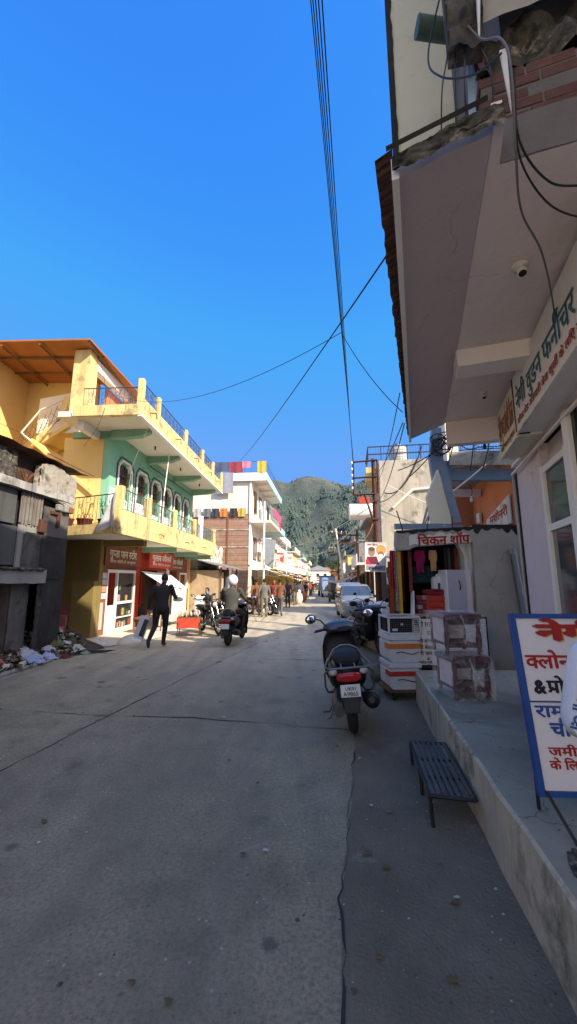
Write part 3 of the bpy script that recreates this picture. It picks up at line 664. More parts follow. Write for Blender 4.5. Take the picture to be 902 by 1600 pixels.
def crack(pts, wd, seed, par, z=.004, jag=.03):
    r = random.Random(seed); P = [V((p[0], p[1], 0)) for p in pts]; L = []
    for a, c in zip(P, P[1:]):
        n = max(2, int((c-a).length/.07))
        for i in range(n): L.append(a.lerp(c, i/n))
    L.append(P[-1]); l, q = [], []
    for i, p in enumerate(L):
        d = (L[min(i+1, len(L)-1)]-L[max(i-1, 0)]).normalized(); s = V((-d.y, d.x, 0))
        off = (noise.noise(V((p.x*3+seed, p.y*3, 0)))*.028+r.uniform(-jag, jag)*.22); g_ = noise.noise(V((p.x*1.1+seed, p.y*1.1, seed*3.1))); ww = max(.0012, wd*(.15+2.2*max(0, noise.noise(V((p.x*2.2, p.y*2.2, seed)))+.1)+r.random()*.3)*(1 if g_ > -.25 else .15))
        c0 = p+s*off; l.append(c0+s*ww); q.append(c0-s*ww)
    vs = [(v.x, v.y, gz(v.y)+z) for v in l+q]; n = len(l)
    B().add(vs, [(i, i+1, n+i+1, n+i) for i in range(n-1)]).build('road_joint', M['crack'], par)
crack([(-2.7, 2.2), (-2.43, 3.61), (-2.15, 4.95), (-1.65, 7), (-1.12, 9.01), (-.4, 12)], .008, 1, road)
crack([(-5, 5.6), (-3.57, 5.2), (-2.15, 4.97), (-1.13, 4.91), (-.2, 4.72), (.69, 4.52)], .010, 2, road)
crack([(-4.8, 9.1), (-2.14, 8.51), (-.6, 8.3), (.95, 8.15)], .012, 3, road)
crack([(-.5, 12.2), (1.5, 11.9)], .014, 5, road)
# right-hand shoulder between the slab edge and the raised pavement
edge = [(-6, -.55), (0, .02), (1.83, .21), (2.35, .28), (2.89, .40), (3.5, .52), (4.38, .69), (5.43, .9), (8.2, 1.15), (12, 1.75)]
def ex(y):
    for (a, xa), (c, xc) in zip(edge, edge[1:]):
        if a <= y <= c: return xa+(xc-xa)*(y-a)/(c-a)
    return edge[-1][1]
rows = []; y = -6
while y < 12:
    rows.append((y, ex(y)+.03*noise.noise(V((y*4, 0, 3)))+.015*noise.noise(V((y*15, 7, 3))), 1.3+.17*y if y > 0 else 1.3)); y += .06
strip('road_shoulder', rows, M['asphalt'], .004)
crack([(x, y) for y, x in edge[1:-1]], .0042, 4, road, .008, .06)
# apron in front of the left-hand shops
strip('pavement', [(9.2, -6.6, -4.75), (10.0, -6.6, -4.3), (11, -6.4, -3.75), (12.5, -6, -3.35), (15, -5.6, -3.0), (18, -5.4, -2.7), (21, -5, -2.2), (26, -4.6, -1.3), (36, -3, -.35)], M['apron'], .012)

# ------------------------------------------------------------------ hills and forest
SKY = [(-900, 700), (-200, 735), (150, 728), (300, 735), (380, 742), (415, 744), (435, 749), (452, 753), (460, 747), (470, 743), (480, 741), (493, 744), (504, 743), (515, 748), (529, 753), (540, 756), (555, 753), (573, 744), (590, 740), (650, 752), (800, 770), (1200, 780), (2200, 790)]
TH = math.atan(105/610)
def sky_el(a):
    px = 451+610*a*.97
    for (p, y), (q, v) in zip(SKY, SKY[1:]):
        if p <= px <= q: yy = y+(v-y)*(px-p)/(q-p); break
    else: yy = 760
    k = (800-yy)/610
    return (math.sin(TH)+k*math.cos(TH))/(math.cos(TH)-k*math.sin(TH))
R0, R1 = 300, 1150
def hill_pt(u, v):
    a = -1.6+3.3*u; r = R0+(R1-R0)*v
    x, y = a, 1.0
    top = sky_el(a)*R1
    prof = v**1.05*(.82+.18*v)
    n1 = noise.fractal(V((a*5.5, v*2.2, 1.3)), 1.0, 2.1, 5)*62*math.sin(pi*min(1, v*1.02))**.8
    n2 = noise.fractal(V((a*26, v*9, 4)), 1.0, 2.0, 3)*13*min(1, v*4)
    z = top*prof+n1+n2*(1-.6*v)-6
    return V((x*r, y*r, z+1.6*v))
def hill_mat():
    m, nt, b = _new('hillside')
    v = _coord(nt)
    g = _ramp(nt, _noise(nt, v, .02, 8, .7), [(.35, (.065, .082, .055)), (.55, (.10, .11, .07)), (.72, (.17, .145, .095))])
    g = _mix(nt, .7, g, _ramp(nt, _noise(nt, v, .16, 6, .7), [(.3, .5), (.65, 1.2)]), 'MULTIPLY')
    sp = N(nt, 'ShaderNodeSeparateXYZ'); nt.links.new(v, sp.inputs[0])
    mz = N(nt, 'ShaderNodeMapRange'); mz.inputs['From Min'].default_value = 215; mz.inputs['From Max'].default_value = 305; nt.links.new(sp.outputs['Z'], mz.inputs['Value'])
    rk = _mix(nt, 1.0, mz.outputs[0], _ramp(nt, _noise(nt, v, .018, 6, .7), [(.42, 0), (.58, 1)]), 'MULTIPLY')
    g = _mix(nt, rk, g, _ramp(nt, _noise(nt, v, .09, 8, .75), [(.35, (.10, .085, .06)), (.6, (.24, .19, .135)), (.75, (.38, .3, .21))]))
    g = _mix(nt, .17, g, (.20, .29, .36))  # blue distance haze mixed into the hillside colour
    nt.links.new(g, b.inputs['Base Color']); b.inputs['Roughness'].default_value = 1; b.inputs['Specular IOR Level'].default_value = .05
    _bump(nt, b, _noise(nt, v, .12, 8, .75), 1.0, 9)
    return m
M['hill'] = hill_mat()
NU, NV = 190, 60
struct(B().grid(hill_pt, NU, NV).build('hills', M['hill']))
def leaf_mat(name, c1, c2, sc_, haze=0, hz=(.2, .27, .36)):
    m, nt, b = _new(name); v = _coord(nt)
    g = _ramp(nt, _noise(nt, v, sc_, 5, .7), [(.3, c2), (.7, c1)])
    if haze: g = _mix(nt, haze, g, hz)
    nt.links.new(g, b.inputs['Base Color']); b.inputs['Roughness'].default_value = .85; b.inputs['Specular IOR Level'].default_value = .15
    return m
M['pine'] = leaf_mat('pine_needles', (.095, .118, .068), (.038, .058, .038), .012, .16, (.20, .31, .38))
fb = B(); r = random.Random(5)
cnt = 0
while cnt < 12000:
    u = .34+.42*r.random(); v = r.random()**.75*.99
    d = noise.noise(V((u*38, v*9, 2)))+.25
    if v > .8: d -= .15
    if .44 < u < .51 and v > .66: d -= .55
    if d < r.random()*.55-.1: continue
    p = hill_pt(u, v); h = r.uniform(5, 10)*(.75+.4*v); w_ = h*r.uniform(.28, .42); a0 = r.random()*3
    n = 5; vs = []; fs = []
    for lv, (zz, rr) in enumerate(((.05, 1), (.5, .7), (.42, .95*.72), (1.0, .02))):
        for k in range(n):
            a = a0+lv*.5+2*pi*k/n; q = rr*w_*r.uniform(.8, 1.2)
            vs.append((p.x+math.cos(a)*q, p.y+math.sin(a)*q, p.z-1+zz*h))
    for s_ in (0, 2):
        for k in range(n): fs.append((s_*n+k, s_*n+(k+1) % n, (s_+1)*n+(k+1) % n, (s_+1)*n+k))
    fb.add(vs, fs, False); cnt += 1
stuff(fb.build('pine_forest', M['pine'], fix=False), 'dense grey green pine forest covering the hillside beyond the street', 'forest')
# ------------------------------------------------------------------ raised pavement (right)
def cx(y): return .79+.165*y          # kerb line
b = B(); n = 40; top = []; 
ys = [-8+i*(5.5+8)/n for i in range(n+1)]
vs = []; 
for y in ys:
    j = .012*noise.noise(V((y*2.3, 0, 5)))
    vs += [(cx(y)+j-.01, y, -.02), (cx(y)+j+.012*noise.noise(V((y*5, 3, 1))), y, .385), (cx(y)+.02+j, y, .4), (cx(y)+4.5, y, .4)]
fs = [(4*i+k, 4*i+k+1, 4*i+k+5, 4*i+k+4) for i in range(n) for k in range(3)]
L = len(vs)-4
b.add(vs, [f for i, f in enumerate(fs) if i % 3 == 2]); kt = struct(b.build('pavement', M['platform']))
b = B(); b.add(vs, [f for i, f in enumerate(fs) if i % 3 < 2]+[(L, L+1, L+2, L+3)])
struct(b.build('kerb', M['curb']))
# broken hole in the pavement near the bottom right: dark spalled patch with crumbs
hole = B(); rr = random.Random(3)
ring = []
for i in range(22):
    a = 2*pi*i/22; q = 1+.25*noise.noise(V((math.cos(a)*2, math.sin(a)*2, 9)))
    ring.append((1.31+.13*math.cos(a)*q, 1.80+.17*math.sin(a)*q, .404))
hole.add(ring, [tuple(range(22))])
for i in range(60):
    a = rr.uniform(0, 2*pi); q = rr.uniform(.5, 1.15); s = rr.uniform(.006, .02)
    hole.ball((1.31+.13*q*math.cos(a), 1.80+.17*q*math.sin(a), .405), (s, s*1.2, s*.7), 6, 4)
struct(hole.build('pavement_patch', M['rubble_c']))

gb = {}
rg = random.Random(23)
for i in range(1500):
    q = rg.random()
    if q < .45: y = 1.2+rg.random()**1.5*7; x = ex(min(y, 11))+rg.random()**.6*(cx(y)-ex(min(y, 11)))*.98; z = .005
    elif q < .8: y = 1.1+rg.random()**1.4*9; x = rg.uniform(-4, ex(y)); z = .001
    else: y = rg.uniform(1.6, 5.3); x = cx(y)+rg.uniform(.03, 1.3); z = .401
    s = rg.uniform(.002, .006)*(1+1.2*(rg.random() < .12)); k = rg.choice((0, 0, 1, 2))
    b_ = gb.setdefault(k, B()); a = rg.random()*3; vs = [(x+s*1.3*math.cos(a+j*1.571), y+s*math.sin(a+j*1.571), z) for j in range(4)]+[(x+s*.2, y, z+s*.9)]
    b_.add(vs, [(0, 1, 4), (1, 2, 4), (2, 3, 4), (3, 0, 4)])
for k, b_ in gb.items(): stuff(b_.build('grit', dye(((.20, .18, .15), (.40, .37, .32), (.08, .07, .06))[k]), fix=False), ('brown grit', 'pale stone chips', 'dark grit')[k]+' scattered over the road and pavement', 'grit')
# ------------------------------------------------------------------ furniture shop building (local x along the street, y towards it)
fs_ = thing('shop_building', 'tall mauve plastered shop building with deep canopy and broken brick end wall at right', 'building', (2.2, 3.85, 0), 71.74)
# ground floor wall, door opening and posts
bx('wall', M['plaster_lav'], fs_, -.27, -.62, .4, .62, -.25, 2.86)
B().box(-2.9, -.62, .4, -1.02, -.26, 2.86).box(-1.02, -.62, 2.62, -.27, -.33, 2.86).build('wall', M['plaster_lav'], fs_)
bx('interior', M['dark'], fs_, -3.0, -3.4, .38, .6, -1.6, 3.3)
bx('wall', M['plaster_lav'], fs_, .60, -3.4, .4, .66, -.62, 3.4)
d = B(); d.box(-.33, -.30, .4, -.275, -.235, 2.62).box(-1.0, -.30, .4, -.92, -.225, 2.62).box(-.92, -.29, 2.02, -.33, -.245, 2.08).box(-.92, -.29, 2.56, -.33, -.245, 2.618).box(-.92, -.29, .4, -.33, -.245, .46)
dr = d.build('door_frame', M['white'], fs_, .004)
bx('door_glass', M['glass_door'], dr, -.92, -.272, .46, -.33, -.266, 2.02)
bx('door_glass', M['glass'], dr, -.92, -.272, 2.08, -.33, -.266, 2.56)
# painted post with dark joint, vertical pipe at the corner
bx('post', M['white'], fs_, -1.13, -.26, .4, -1.03, -.20, 2.84, bevel=.006)
bx('door_joint', M['black'], fs_, -1.19, -.262, .4, -1.132, -.235, 2.84)
B().tube([(.64, -.22, .4), (.64, -.22, 2.8)], .018, 8).build('drain_pipe', M['galv'], fs_)
B().box(.625, -.30, .4, .66, -.235, 2.9).build('wall_joint', M['black'], fs_)
# rolling shutter rail and lintel under the sign box
sh = B(); sh.box(-3.0, -.26, 2.865, .62, -.20, 2.90).box(-3.0, -.30, 2.97, .62, -.18, 3.0); sh.box(-3.0, -.215, 2.78, .62, -.19, 2.80)
sh.build('shutter_rail', M['plaster_beam'], fs_)
bx('shutter_slot', M['black'], fs_, -3.0, -.62, 2.90, .61, -.27, 2.968)
# canopy: inner flat soffit, outer drooping strip, tin edge
cn = B()
cn.slab([(-2.69, -.62, 3.4), (.30, -.62, 3.4), (.34, .5, 3.4), (-2.86, .5, 3.4), (-2.86, .46, 3.4), (-2.69, .45, 3.4)], (0, 0, .12))
cn.build('canopy_soffit', M['plaster_mauve'], fs_)
cs = B(); cs.slab([(-2.84, .502, 3.396), (.36, .502, 3.396), (.58, .90, 3.33), (-2.84, .90, 3.32)], (0, 0, .06))
cs.build('canopy_strip', crazed('plaster_shade', (.60, .51, .51), (.53, .45, .45), (.47, .39, .39), (.32, .26, .26)), fs_)  # darker mauve: shade on the drooping strip put into its colour
B().slab([(-2.86, .872, 3.296), (.60, .882, 3.30), (.60, .912, 3.30), (-2.86, .903, 3.296)], (0, 0, .11)).build('canopy_lip', M['white'], fs_)
ce = B()
def wav(u, v):
    x = -2.88+3.50*u; k = math.sin(x*52)*.010+.006*noise.noise(V((x*8, 1, 1)))
    return V((x, .895+(.075-.045*u)*v+.012*noise.noise(V((x*11, 0, 2)))*v, 3.425-.035*v+k))
ce.grid(wav, 320, 2); B().grid(lambda u, v: V((-2.90-.012*v, (.92-.40*u), 3.402+.085*u+.014*v)), 20, 2).build('slab_top_edge', M['moss'], fs_)
ce.build('tin_edge', M['rust_tin'], fs_, fix=False)
# broken concrete near end of the canopy slab
def rough_end(u, v):
    y = .90-.44*u; return V((-2.89-.02*noise.fractal(V((y*14, v*4, 3)), 1, 2, 4), y, 3.304+.07*min(1, u*1.2)+(.075+.03*u)*v+.014*noise.fractal(V((y*11, v*5, 8)), 1, 2, 4)))
B().grid(rough_end, 60, 14).build('canopy_end', M['rubble_c'], fs_)
# soffit beams
B().box(.28, -.2, 3.12, .40, .49, 3.398).build('soffit_beam', M['plaster_mauve'], fs_, .008)
B().slab([(-1.22, -.1, 3.402), (-1.22, .51, 3.402), (-1.20, .50, 3.27), (-1.20, -.1, 3.27)], (.22, 0, 0)).build('soffit_beam', M['plaster_beam'], fs_, .006)
# upper floors
bx('upper_wall', M['beige'], fs_, -1.2, -12, 3.53, .55, .90, 8.9)
e = B()
def moss(u, v):
    z = 3.5+5.4*v; return V((-1.215, .905-.055*u-.02*u*noise.noise(V((z*6, 0, 2))), z))
e.grid(moss, 3, 120); e.build('wall_edge', M['moss'], fs_)
# parapet slab edge and lower plaster band of the broken near wall
def face(x, y0, y1, z0, z1, s, amp):
    def f(u, v):
        y = y0+(y1-y0)*u; z = z0+(z1-z0)*v
        return V((x-amp*noise.fractal(V((y*s, z*s, x)), 1, 2, 4), y, z))
    return f
B().grid(face(-2.70, .50, -2.6, 3.40, 3.615, 3, .008), 60, 8).build('plaster_band', M['dark_plaster'], fs_)
br = B(); rr = random.Random(8)
for row in range(5):
    z = 3.60+row*.060; y = .50-(.06 if row % 2 else 0)
    while y > -2.6:
        L = rr.uniform(.19, .215)
        if not (row == 2 and rr.random() < .15):
            o = rr.uniform(-.006, .004); q = rr.uniform(-.002, .002)
            br.box(-2.692+o, y-L+.008, z+q, -2.5, y, z+.051+q)
        y -= L
br.build('brick_course', mat('single_brick', (.15, .07, .05), (.085, .042, .033), 7, .92, .6, 25, dirt=(.10, .08, .07), ds=5, dth=.56), fs_, .004)
bx('brick_backing', M['dark_plaster'], fs_, -2.686, -2.6, 3.60, -2.45, .49, 3.88)
bx('recess', M['moss'], fs_, -2.62, -2.6, 3.88, -2.4, .47, 4.0)
B().grid(face(-2.66, .49, -2.6, 3.93, 4.18, 9, .10), 90, 20).build('spalled_band', M['rubble_c'], fs_)
B().grid(face(-2.74, .60, -2.6, 4.14, 5.0, 3, .02), 60, 12).build('plaster_band', mat('pale_plaster', (.40, .36, .29), (.3, .27, .22), 2, .9, .3, 14), fs_)
bx('upper_mass', M['dark_plaster'], fs_, -2.60, -12, 3.55, -1.22, .36, 8.9)
pb = B(); pb.grid(face(-2.78, .62, .47, 4.0, 5.2, 8, .05), 10, 40); pb.slab([(-2.75, .62, 4.03), (-2.75, .47, 4.0), (-2.75, .47, 5.2), (-2.75, .62, 5.2)], (.07, 0, 0))
pb.build('broken_pillar', M['rubble_c'], fs_)
B().tube([(-2.83, .485, 5.2), (-2.82, .482, 4.4), (-2.79, .50, 3.98)], [.014, .016, .004], 6).build('plaster_sliver', M['white_dirty'], fs_)
B().slab([(-2.935, .47, 3.66), (-2.935, .445, 3.66), (-2.93, .452, 3.36)], (.01, 0, 0)).build('plaster_sliver', M['white_dirty'], fs_)
# hanging printed sheet in the gap beside the pillar
B().slab([(-2.60, .545, 3.50), (-2.60, .455, 3.50), (-2.60, .455, 4.3), (-2.60, .51, 4.3)], (.012, 0, 0)).build('blue_panel', mat('pale_blue_sheet', (.42, .55, .72), (.35, .47, .63), 1, .6, .05), fs_)
B().slab([(-2.615, .465, 3.50), (-2.615, .425, 3.50), (-2.615, .45, 4.2), (-2.615, .475, 4.2)], (.008, 0, 0)).build('red_panel', mat('red_sheet', (.42, .14, .12), None, 1, .6, .05), fs_)
# spout pipe
B().tube([(-2.3, .45, 4.80), (-2.42, .72, 4.80)], .052, 14).tube([(-2.42, .715, 4.80), (-2.422, .722, 4.80)], .053, 14).build('spout_pipe', mat('green_pipe', (.10, .17, .14), (.07, .10, .08), 5, .6, .1), fs_)

B().box(6, 1.0, 0, 12, 4.6, 8.1).build('shadow_block', M['white_dirty'], fs_, T=(Matrix.Translation((2.2, 3.85, 0)) @ Matrix.Rotation(rad(71.74), 4, 'Z')).inverted())  # unseen block added to cast the shadow edge on the road
# sign box over the shop front
sg = thing('shop_sign', 'long white hand lettered fascia sign box with black and red Hindi under the canopy', 'sign', (2.2, 3.85, 0), 71.74)
bx('sign_box', M['board_w'], sg, -3.2, -.20, 2.86, -.62, -.002, 3.37, bevel=.004)
B().box(-.618, -.20, 2.84, .10, 0.0, 3.33).build('sign_box', M['board_c'], sg, .004)
bx('seam', M['black'], sg, -.632, -.1, 2.85, -.612, .004, 3.37)
fr = B(); fr.box(-3.2, -.01, 2.845, -.62, .008, 2.862).box(-.62, -.01, 2.825, .10, .008, 2.842); fr.build('trim', M['white_dirty'], sg)
ux, uz, un = (-1, 0, 0), (0, 0, 1), (0, 1, 0)
letters('lettering', 'नेगी वुडन फर्नीचर'.replace('र्नी', 'नी~'), M['ink_g'], sg, (-.70, 0, 3.03), ux, uz, un, h=.145, w=1.36, bold=.010)
letters('lettering', 'सोफा बेड अलमारी मेज कुर्सी के लिए मिले'.replace('कुर्सी', 'कुसी~'), M['ink_r'], sg, (-.70, 0, 2.91), ux, uz, un, h=.05, w=1.5, bold=.012)
letters('lettering', 'नेगी एण्ड प^ोपटी~ डीलर'.replace('ण्', '<ण'), M['ink_rb'], sg, (.06, 0, 2.99), ux, uz, un, h=.20, w=.64, bold=.02)
letters('lettering', 'प्लाट मकान दुकान'.replace('प्', '<प'), M['ink_rb'], sg, (.04, 0, 2.88), ux, uz, un, h=.05, w=.6, bold=.012)
# lamp holders on the soffit
def bulb_holder(x, y, z, label, s=1):
    t = thing('bulb_holder', label, 'lamp holder', fs_.matrix_basis @ V((x, y, z)) if False else (0, 0, 0), 0, 'lamp holders under the canopy')
    t.location = Matrix.Translation((2.2, 3.85, 0)) @ Matrix.Rotation(rad(71.74), 4, 'Z') @ V((x, y, z)); t.rotation_euler = (0, 0, rad(71.74)); t.scale = (s,)*3
    B().lathe([(.045, 0), (.045, -.012), (.03, -.016)], (0, 0, 0), 16).build('rose', M['white_dirty'], t)
    T = Matrix.Rotation(rad(24), 3, 'Y')
    bb = B(); bb.lathe([(.020, -.01), (.022, -.05), (.027, -.055), (.026, -.085)], (0, 0, 0), 14, T); bb.ball((0, 0, -.012), .024, 10, 8); bb.build('socket', M['white_dirty'], t)
    B().lathe([(.0, -.0855), (.021, -.0862), (.0, -.087)], (0, 0, 0), 14, T).build('socket_mouth', M['black'], t)
bulb_holder(-2.03, .23, 3.397, 'white bulb holder on the near part of the canopy soffit')
bulb_holder(-.36, .19, 3.397, 'smaller bulb holder on the far part of the canopy soffit', .8)
bulb_holder(-1.0, .0, 3.397, 'third bulb holder close to the fascia sign', .5) if False else None

# neighbouring block behind the viewer on the right: throws the near road into shade
nb = thing('corner_block', 'tall plain rendered block beside the road at the right edge', 'building', (2.6, -2.2, 0), 78)
B().box(-3.4, -6, 0, 1.8, 0, 8.3).build('wall', M['white_dirty'], nb)
for k in range(2):
    f = B().box(-2.6, .0, 1.2+k*3.1, -1.2, .04, 2.7+k*3.1).build('window', M['wood'], nb)
    bx('pane', M['glass'], f, -2.5, .035, 1.3+k*3.1, -1.3, .045, 2.6+k*3.1)
ob = thing('bounce_house', 'unseen cream house across the road, added to bounce light back', 'house', (-5.9, -2, 0), -90)  # out of view, added to throw warm light onto the canopy soffit
B().box(.6, -8, -.1, 16, 0, 8.5).build('wall', M['cream'], ob)
for k in range(2):
    for i in range(4):
        f = B().box(1.6+i*3.4, .0, 1.2+k*3.3, 2.9+i*3.4, .04, 2.7+k*3.3).build('window', M['wood'], ob)
        bx('pane', M['glass'], f, 1.7+i*3.4, .035, 1.3+k*3.3, 2.8+i*3.4, .045, 2.6+k*3.3)

# ------------------------------------------------------------------ cables
def cable(label, pts, r=.006, m=None, group=None, name='cable', seg=10, sm=True):
    P = [V(p) for p in pts]
    if sm and len(P) > 2:
        Q = []
        for i in range(len(P)-1):
            p0, p1, p2, p3 = P[max(i-1, 0)], P[i], P[i+1], P[min(i+2, len(P)-1)]
            for k in range(seg):
                t = k/seg; Q.append(.5*((2*p1)+(p2-p0)*t+(2*p0-5*p1+4*p2-p3)*t*t+(3*p1-p0-3*p2+p3)*t**3))
        Q.append(P[-1]); P = Q
    return tag(B().tube(P, r, 5).build(name, m or M['iron'], fix=False), label, 'cable', group)
def sag(a, c, d, n=16):
    a, c = V(a), V(c); return [a.lerp(c, i/n)-V((0, 0, d*4*(i/n)*(1-i/n))) for i in range(n+1)]
MT = Matrix.Translation((2.2, 3.85, 0)) @ Matrix.Rotation(rad(71.74), 4, 'Z')
def F(*p): return MT @ V(p)
gr = 'overhead supply wires along the street'
for i, z in enumerate((4.62, 4.84, 5.06, 5.28, 5.5)):
    cable('dark overhead supply wire in the parallel bundle running to the iron pole', sag((2.22, 12.8, z), (-2.6-.065*(i-2), -13, z+.02), .06, 12), .0042, group=gr, sm=False)
cable('thin dark wire looping from the green balcony up to the wire bundle', sag((-6.0+.9, 10.9, 7.0), (.76, 5.1, 5.1), .55), .0055, M['iron_b'], sm=False)
cable('thin wire from the wire bundle down to the canopy edge', sag((.76, 5.1, 5.1), F(.1, .96, 3.5), .10), .0055, sm=False)
cable('long wire crossing the street from the canopy to the far left roofs', sag(F(-2.2, .95, 3.55), (-3.1, 20, 7.4), .25), .006, sm=False)
cable('thin wire looping down the yellow column to the burnt roof', [(-5.75, 10.9, 8.3), (-5.3, 10.6, 6.9), (-5.2, 10.2, 5.9), (-5.15, 9.4, 4.9)], .006, sm=True)
cable('thin wire crossing from the left edge to the green wall', sag((-9.5, 9.2, 6.6), (-4.9, 14, 5.2), .3), .006, sm=False)
cable('pair wire dropping behind the canopy towards the concrete roof', sag(F(-.4, .97, 3.5), (3.3, 14, 5.2), .2), .006, sm=False)
cable('service wire from canopy end to iron pole top', sag(F(.3, .97, 3.45), (2.9, 12.8, 5.1), .15), .007, sm=False)
cable('service wire beside it from canopy end to pole middle', sag(F(.32, .95, 3.45), (2.9, 12.8, 4.2), .3), .007, sm=False)
cable('grey hose cable hanging from the broken pillar across the canopy soffit', [F(-2.66, .66, 5.1), F(-2.72, .60, 4.45), F(-2.80, .51, 3.98), F(-2.93, .46, 3.72), F(-2.97, .45, 3.50), F(-2.85, .43, 3.27), F(-2.60, .36, 3.22), F(-2.27, .19, 3.23), F(-1.7, -.02, 3.3-.12), F(-1.12, -.16, 2.99)], .0048, mat('grey_hose', (.16, .15, .14), None, 5, .6, .05))
cable('black cable branching right from the hose under the near canopy end', [F(-2.97, .44, 3.50), F(-2.87, .42, 3.29), F(-2.7, .28, 3.24), F(-2.6, .12, 3.27), F(-2.45, -.1, 3.34)], .0046, M['black'])
cable('second black cable sagging below the first at the canopy end', [F(-2.92, .44, 3.40), F(-2.8, .40, 3.26), F(-2.6, .25, 3.22), F(-2.45, .06, 3.24), F(-2.3, -.15, 3.34)], .0042, M['black'])
rr = random.Random(4)
for i, (ya, yb) in enumerate(((.60, .66), (.57, .60), (.53, .55), (.50, .53), (.47, .45))):
    cable('thin black wire hanging in the gap above the canopy edge', [F(-2.70, ya-.02*i, 4.9), F(-2.72, ya+.03*rr.random(), 4.2), F(-2.76, yb+.05*rr.random(), 3.8), F(-2.7, yb+.02, 3.52)], .0035, M['black'], 'loose wires above the canopy edge')
cable('loop of wire swinging out beside the spout pipe', [F(-2.68, .60, 4.6), F(-2.66, .70, 4.2), F(-2.72, .66, 3.95), F(-2.82, .55, 3.75), F(-2.95, .47, 3.62)], .0045, M['black'])
cable('thin wire stapled along the fascia and under the canopy far end', [F(.35, .46, 3.30), F(.36, .3, 3.08), F(.33, .12, 3.07), F(.15, .03, 3.0), F(-.1, .02, 2.93), F(-.4, -.05, 2.86), F(-.75, -.10, 2.90)], .006, M['black'])
# ------------------------------------------------------------------ small flat-roofed shop facing the viewer (Y about 6)
ck = thing('small_shop', 'small grimy flat roofed shop with red hand painted Hindi word on its lip', 'shop', (0, 6.1, 0), 0)
# roof slab with hanging lip; rounded droop at left
lp = B()
lp.slab([(1.66, -.12, 2.33), (2.86, -.12, 2.40), (2.86, -.12, 2.16), (1.95, -.12, 2.09), (1.86, -.12, 2.045), (1.68, -.12, 2.03), (1.64, -.12, 2.12)], (0, .12, 0))
lp.build('roof_lip', M['grimy'], ck, .01)
B().slab([(1.66, 0.002, 2.34), (2.9, 0.002, 2.41), (2.9, 2.6, 2.45), (2.4, 2.6, 2.40)], (0, 0, -.14)).build('roof_slab', M['grimy'], ck)
B().grid(lambda u, v: V((1.655+1.21*u, -.127-.004*noise.noise(V((u*20, v*5, 1))), 2.338+.066*u-v*(.035+.055*abs(noise.noise(V((u*7, 0, 4))))))), 60, 4).build('mossy_edge', M['moss'], ck)
B().grid(lambda u, v: V((1.85+.95*u, -.1245, (2.30+.05*u)-(.20-.06*abs(noise.noise(V((u*5, 0, 7))))) + v*(.16-.05*abs(noise.noise(V((u*9, 0, 2))))))), 50, 2).build('whitewash', M['white_dirty'], ck)
letters('lettering', 'िचकन शॉप', M['ink_r'], ck, (1.98, -.1275, 2.105), (1, 0, .055), (0, 0, 1), (0, -1, 0), h=.12, w=.80, bold=.035)
# blue slats and tin on the roof, rebar stubs
B().box(1.75, .25, 2.41, 2.55, .32, 2.50).box(2.5, .2, 2.42, 2.86, .28, 2.46).build('roof_plank', M['bluegrey'], ck)
for x, z0, tx in ((1.80, 2.34, -.1), (2.14, 2.34, .06), (2.56, 2.34, .0)):
    B().tube([(x, -.06, z0-.06), (x+tx, -.06, z0+(.32 if x < 2 else .22))], .010, 5).build('rebar', M['rust'], ck)
# inside: left wall cloths, back wall, right pale column and grey side wall
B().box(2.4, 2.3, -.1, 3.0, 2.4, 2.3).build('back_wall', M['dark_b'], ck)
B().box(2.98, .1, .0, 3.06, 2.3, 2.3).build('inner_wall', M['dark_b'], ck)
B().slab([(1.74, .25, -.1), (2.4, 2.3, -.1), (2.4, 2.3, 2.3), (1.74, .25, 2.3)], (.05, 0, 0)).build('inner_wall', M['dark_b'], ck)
B().grid(lambda u, v: V((2.70+.13*v*v if v < .8 else 2.70+.083+.02*(v-.8)*5, -.02+.4*u, .4+1.74*v)), 2, 14).build('column_edge', M['cream'], ck)
cl = B(); cl.prism([(2.74, .4), (2.80, .4), (2.85, 2.22), (2.60, 2.22), (2.66, 2.10), (2.72, 1.95)], 'y', -.03, .10); cl.build('column', M['white_dirty'], ck, .01)
B().slab([(2.81, -.10, -.05), (3.75, -.10, -.05), (3.75, -.10, 2.44), (2.84, -.10, 2.42)], (0, .2, 0)).build('side_wall', crazed('stained_cement', (.46, .43, .39), (.34, .32, .29), (.24, .225, .20), (.08, .075, .065), 1.6, .006), ck, .006)
B().grid(lambda u, v: V((2.84+.92*u, -.106, 2.435-v*(.06+.22*abs(noise.noise(V((u*6, 0, 3))))))), 50, 3).build('mossy_edge', M['moss'], ck)
B().box(1.72, -.02, .38, 2.74, .35, .90).build('counter', M['dark_b'], ck)
B().box(1.70, -.04, .9, 2.76, .5, .94).build('counter_top', M['white_dirty'], ck, .005)
# pvc pipe
pp = tag(B().tube([(3.38, -.17, 2.02), (3.40, -.17, 2.0), (3.52, -.17, .42)], [.045, .047, .047], 12).tube([(3.372, -.17, 2.05), (3.386, -.17, 1.98)], [.058, .058], 12).build('drain_pipe', M['galv']), 'grey plastic drain pipe slanting down the grimy shop wall', 'pipe'); pp.location = (0, 6.1, 0)
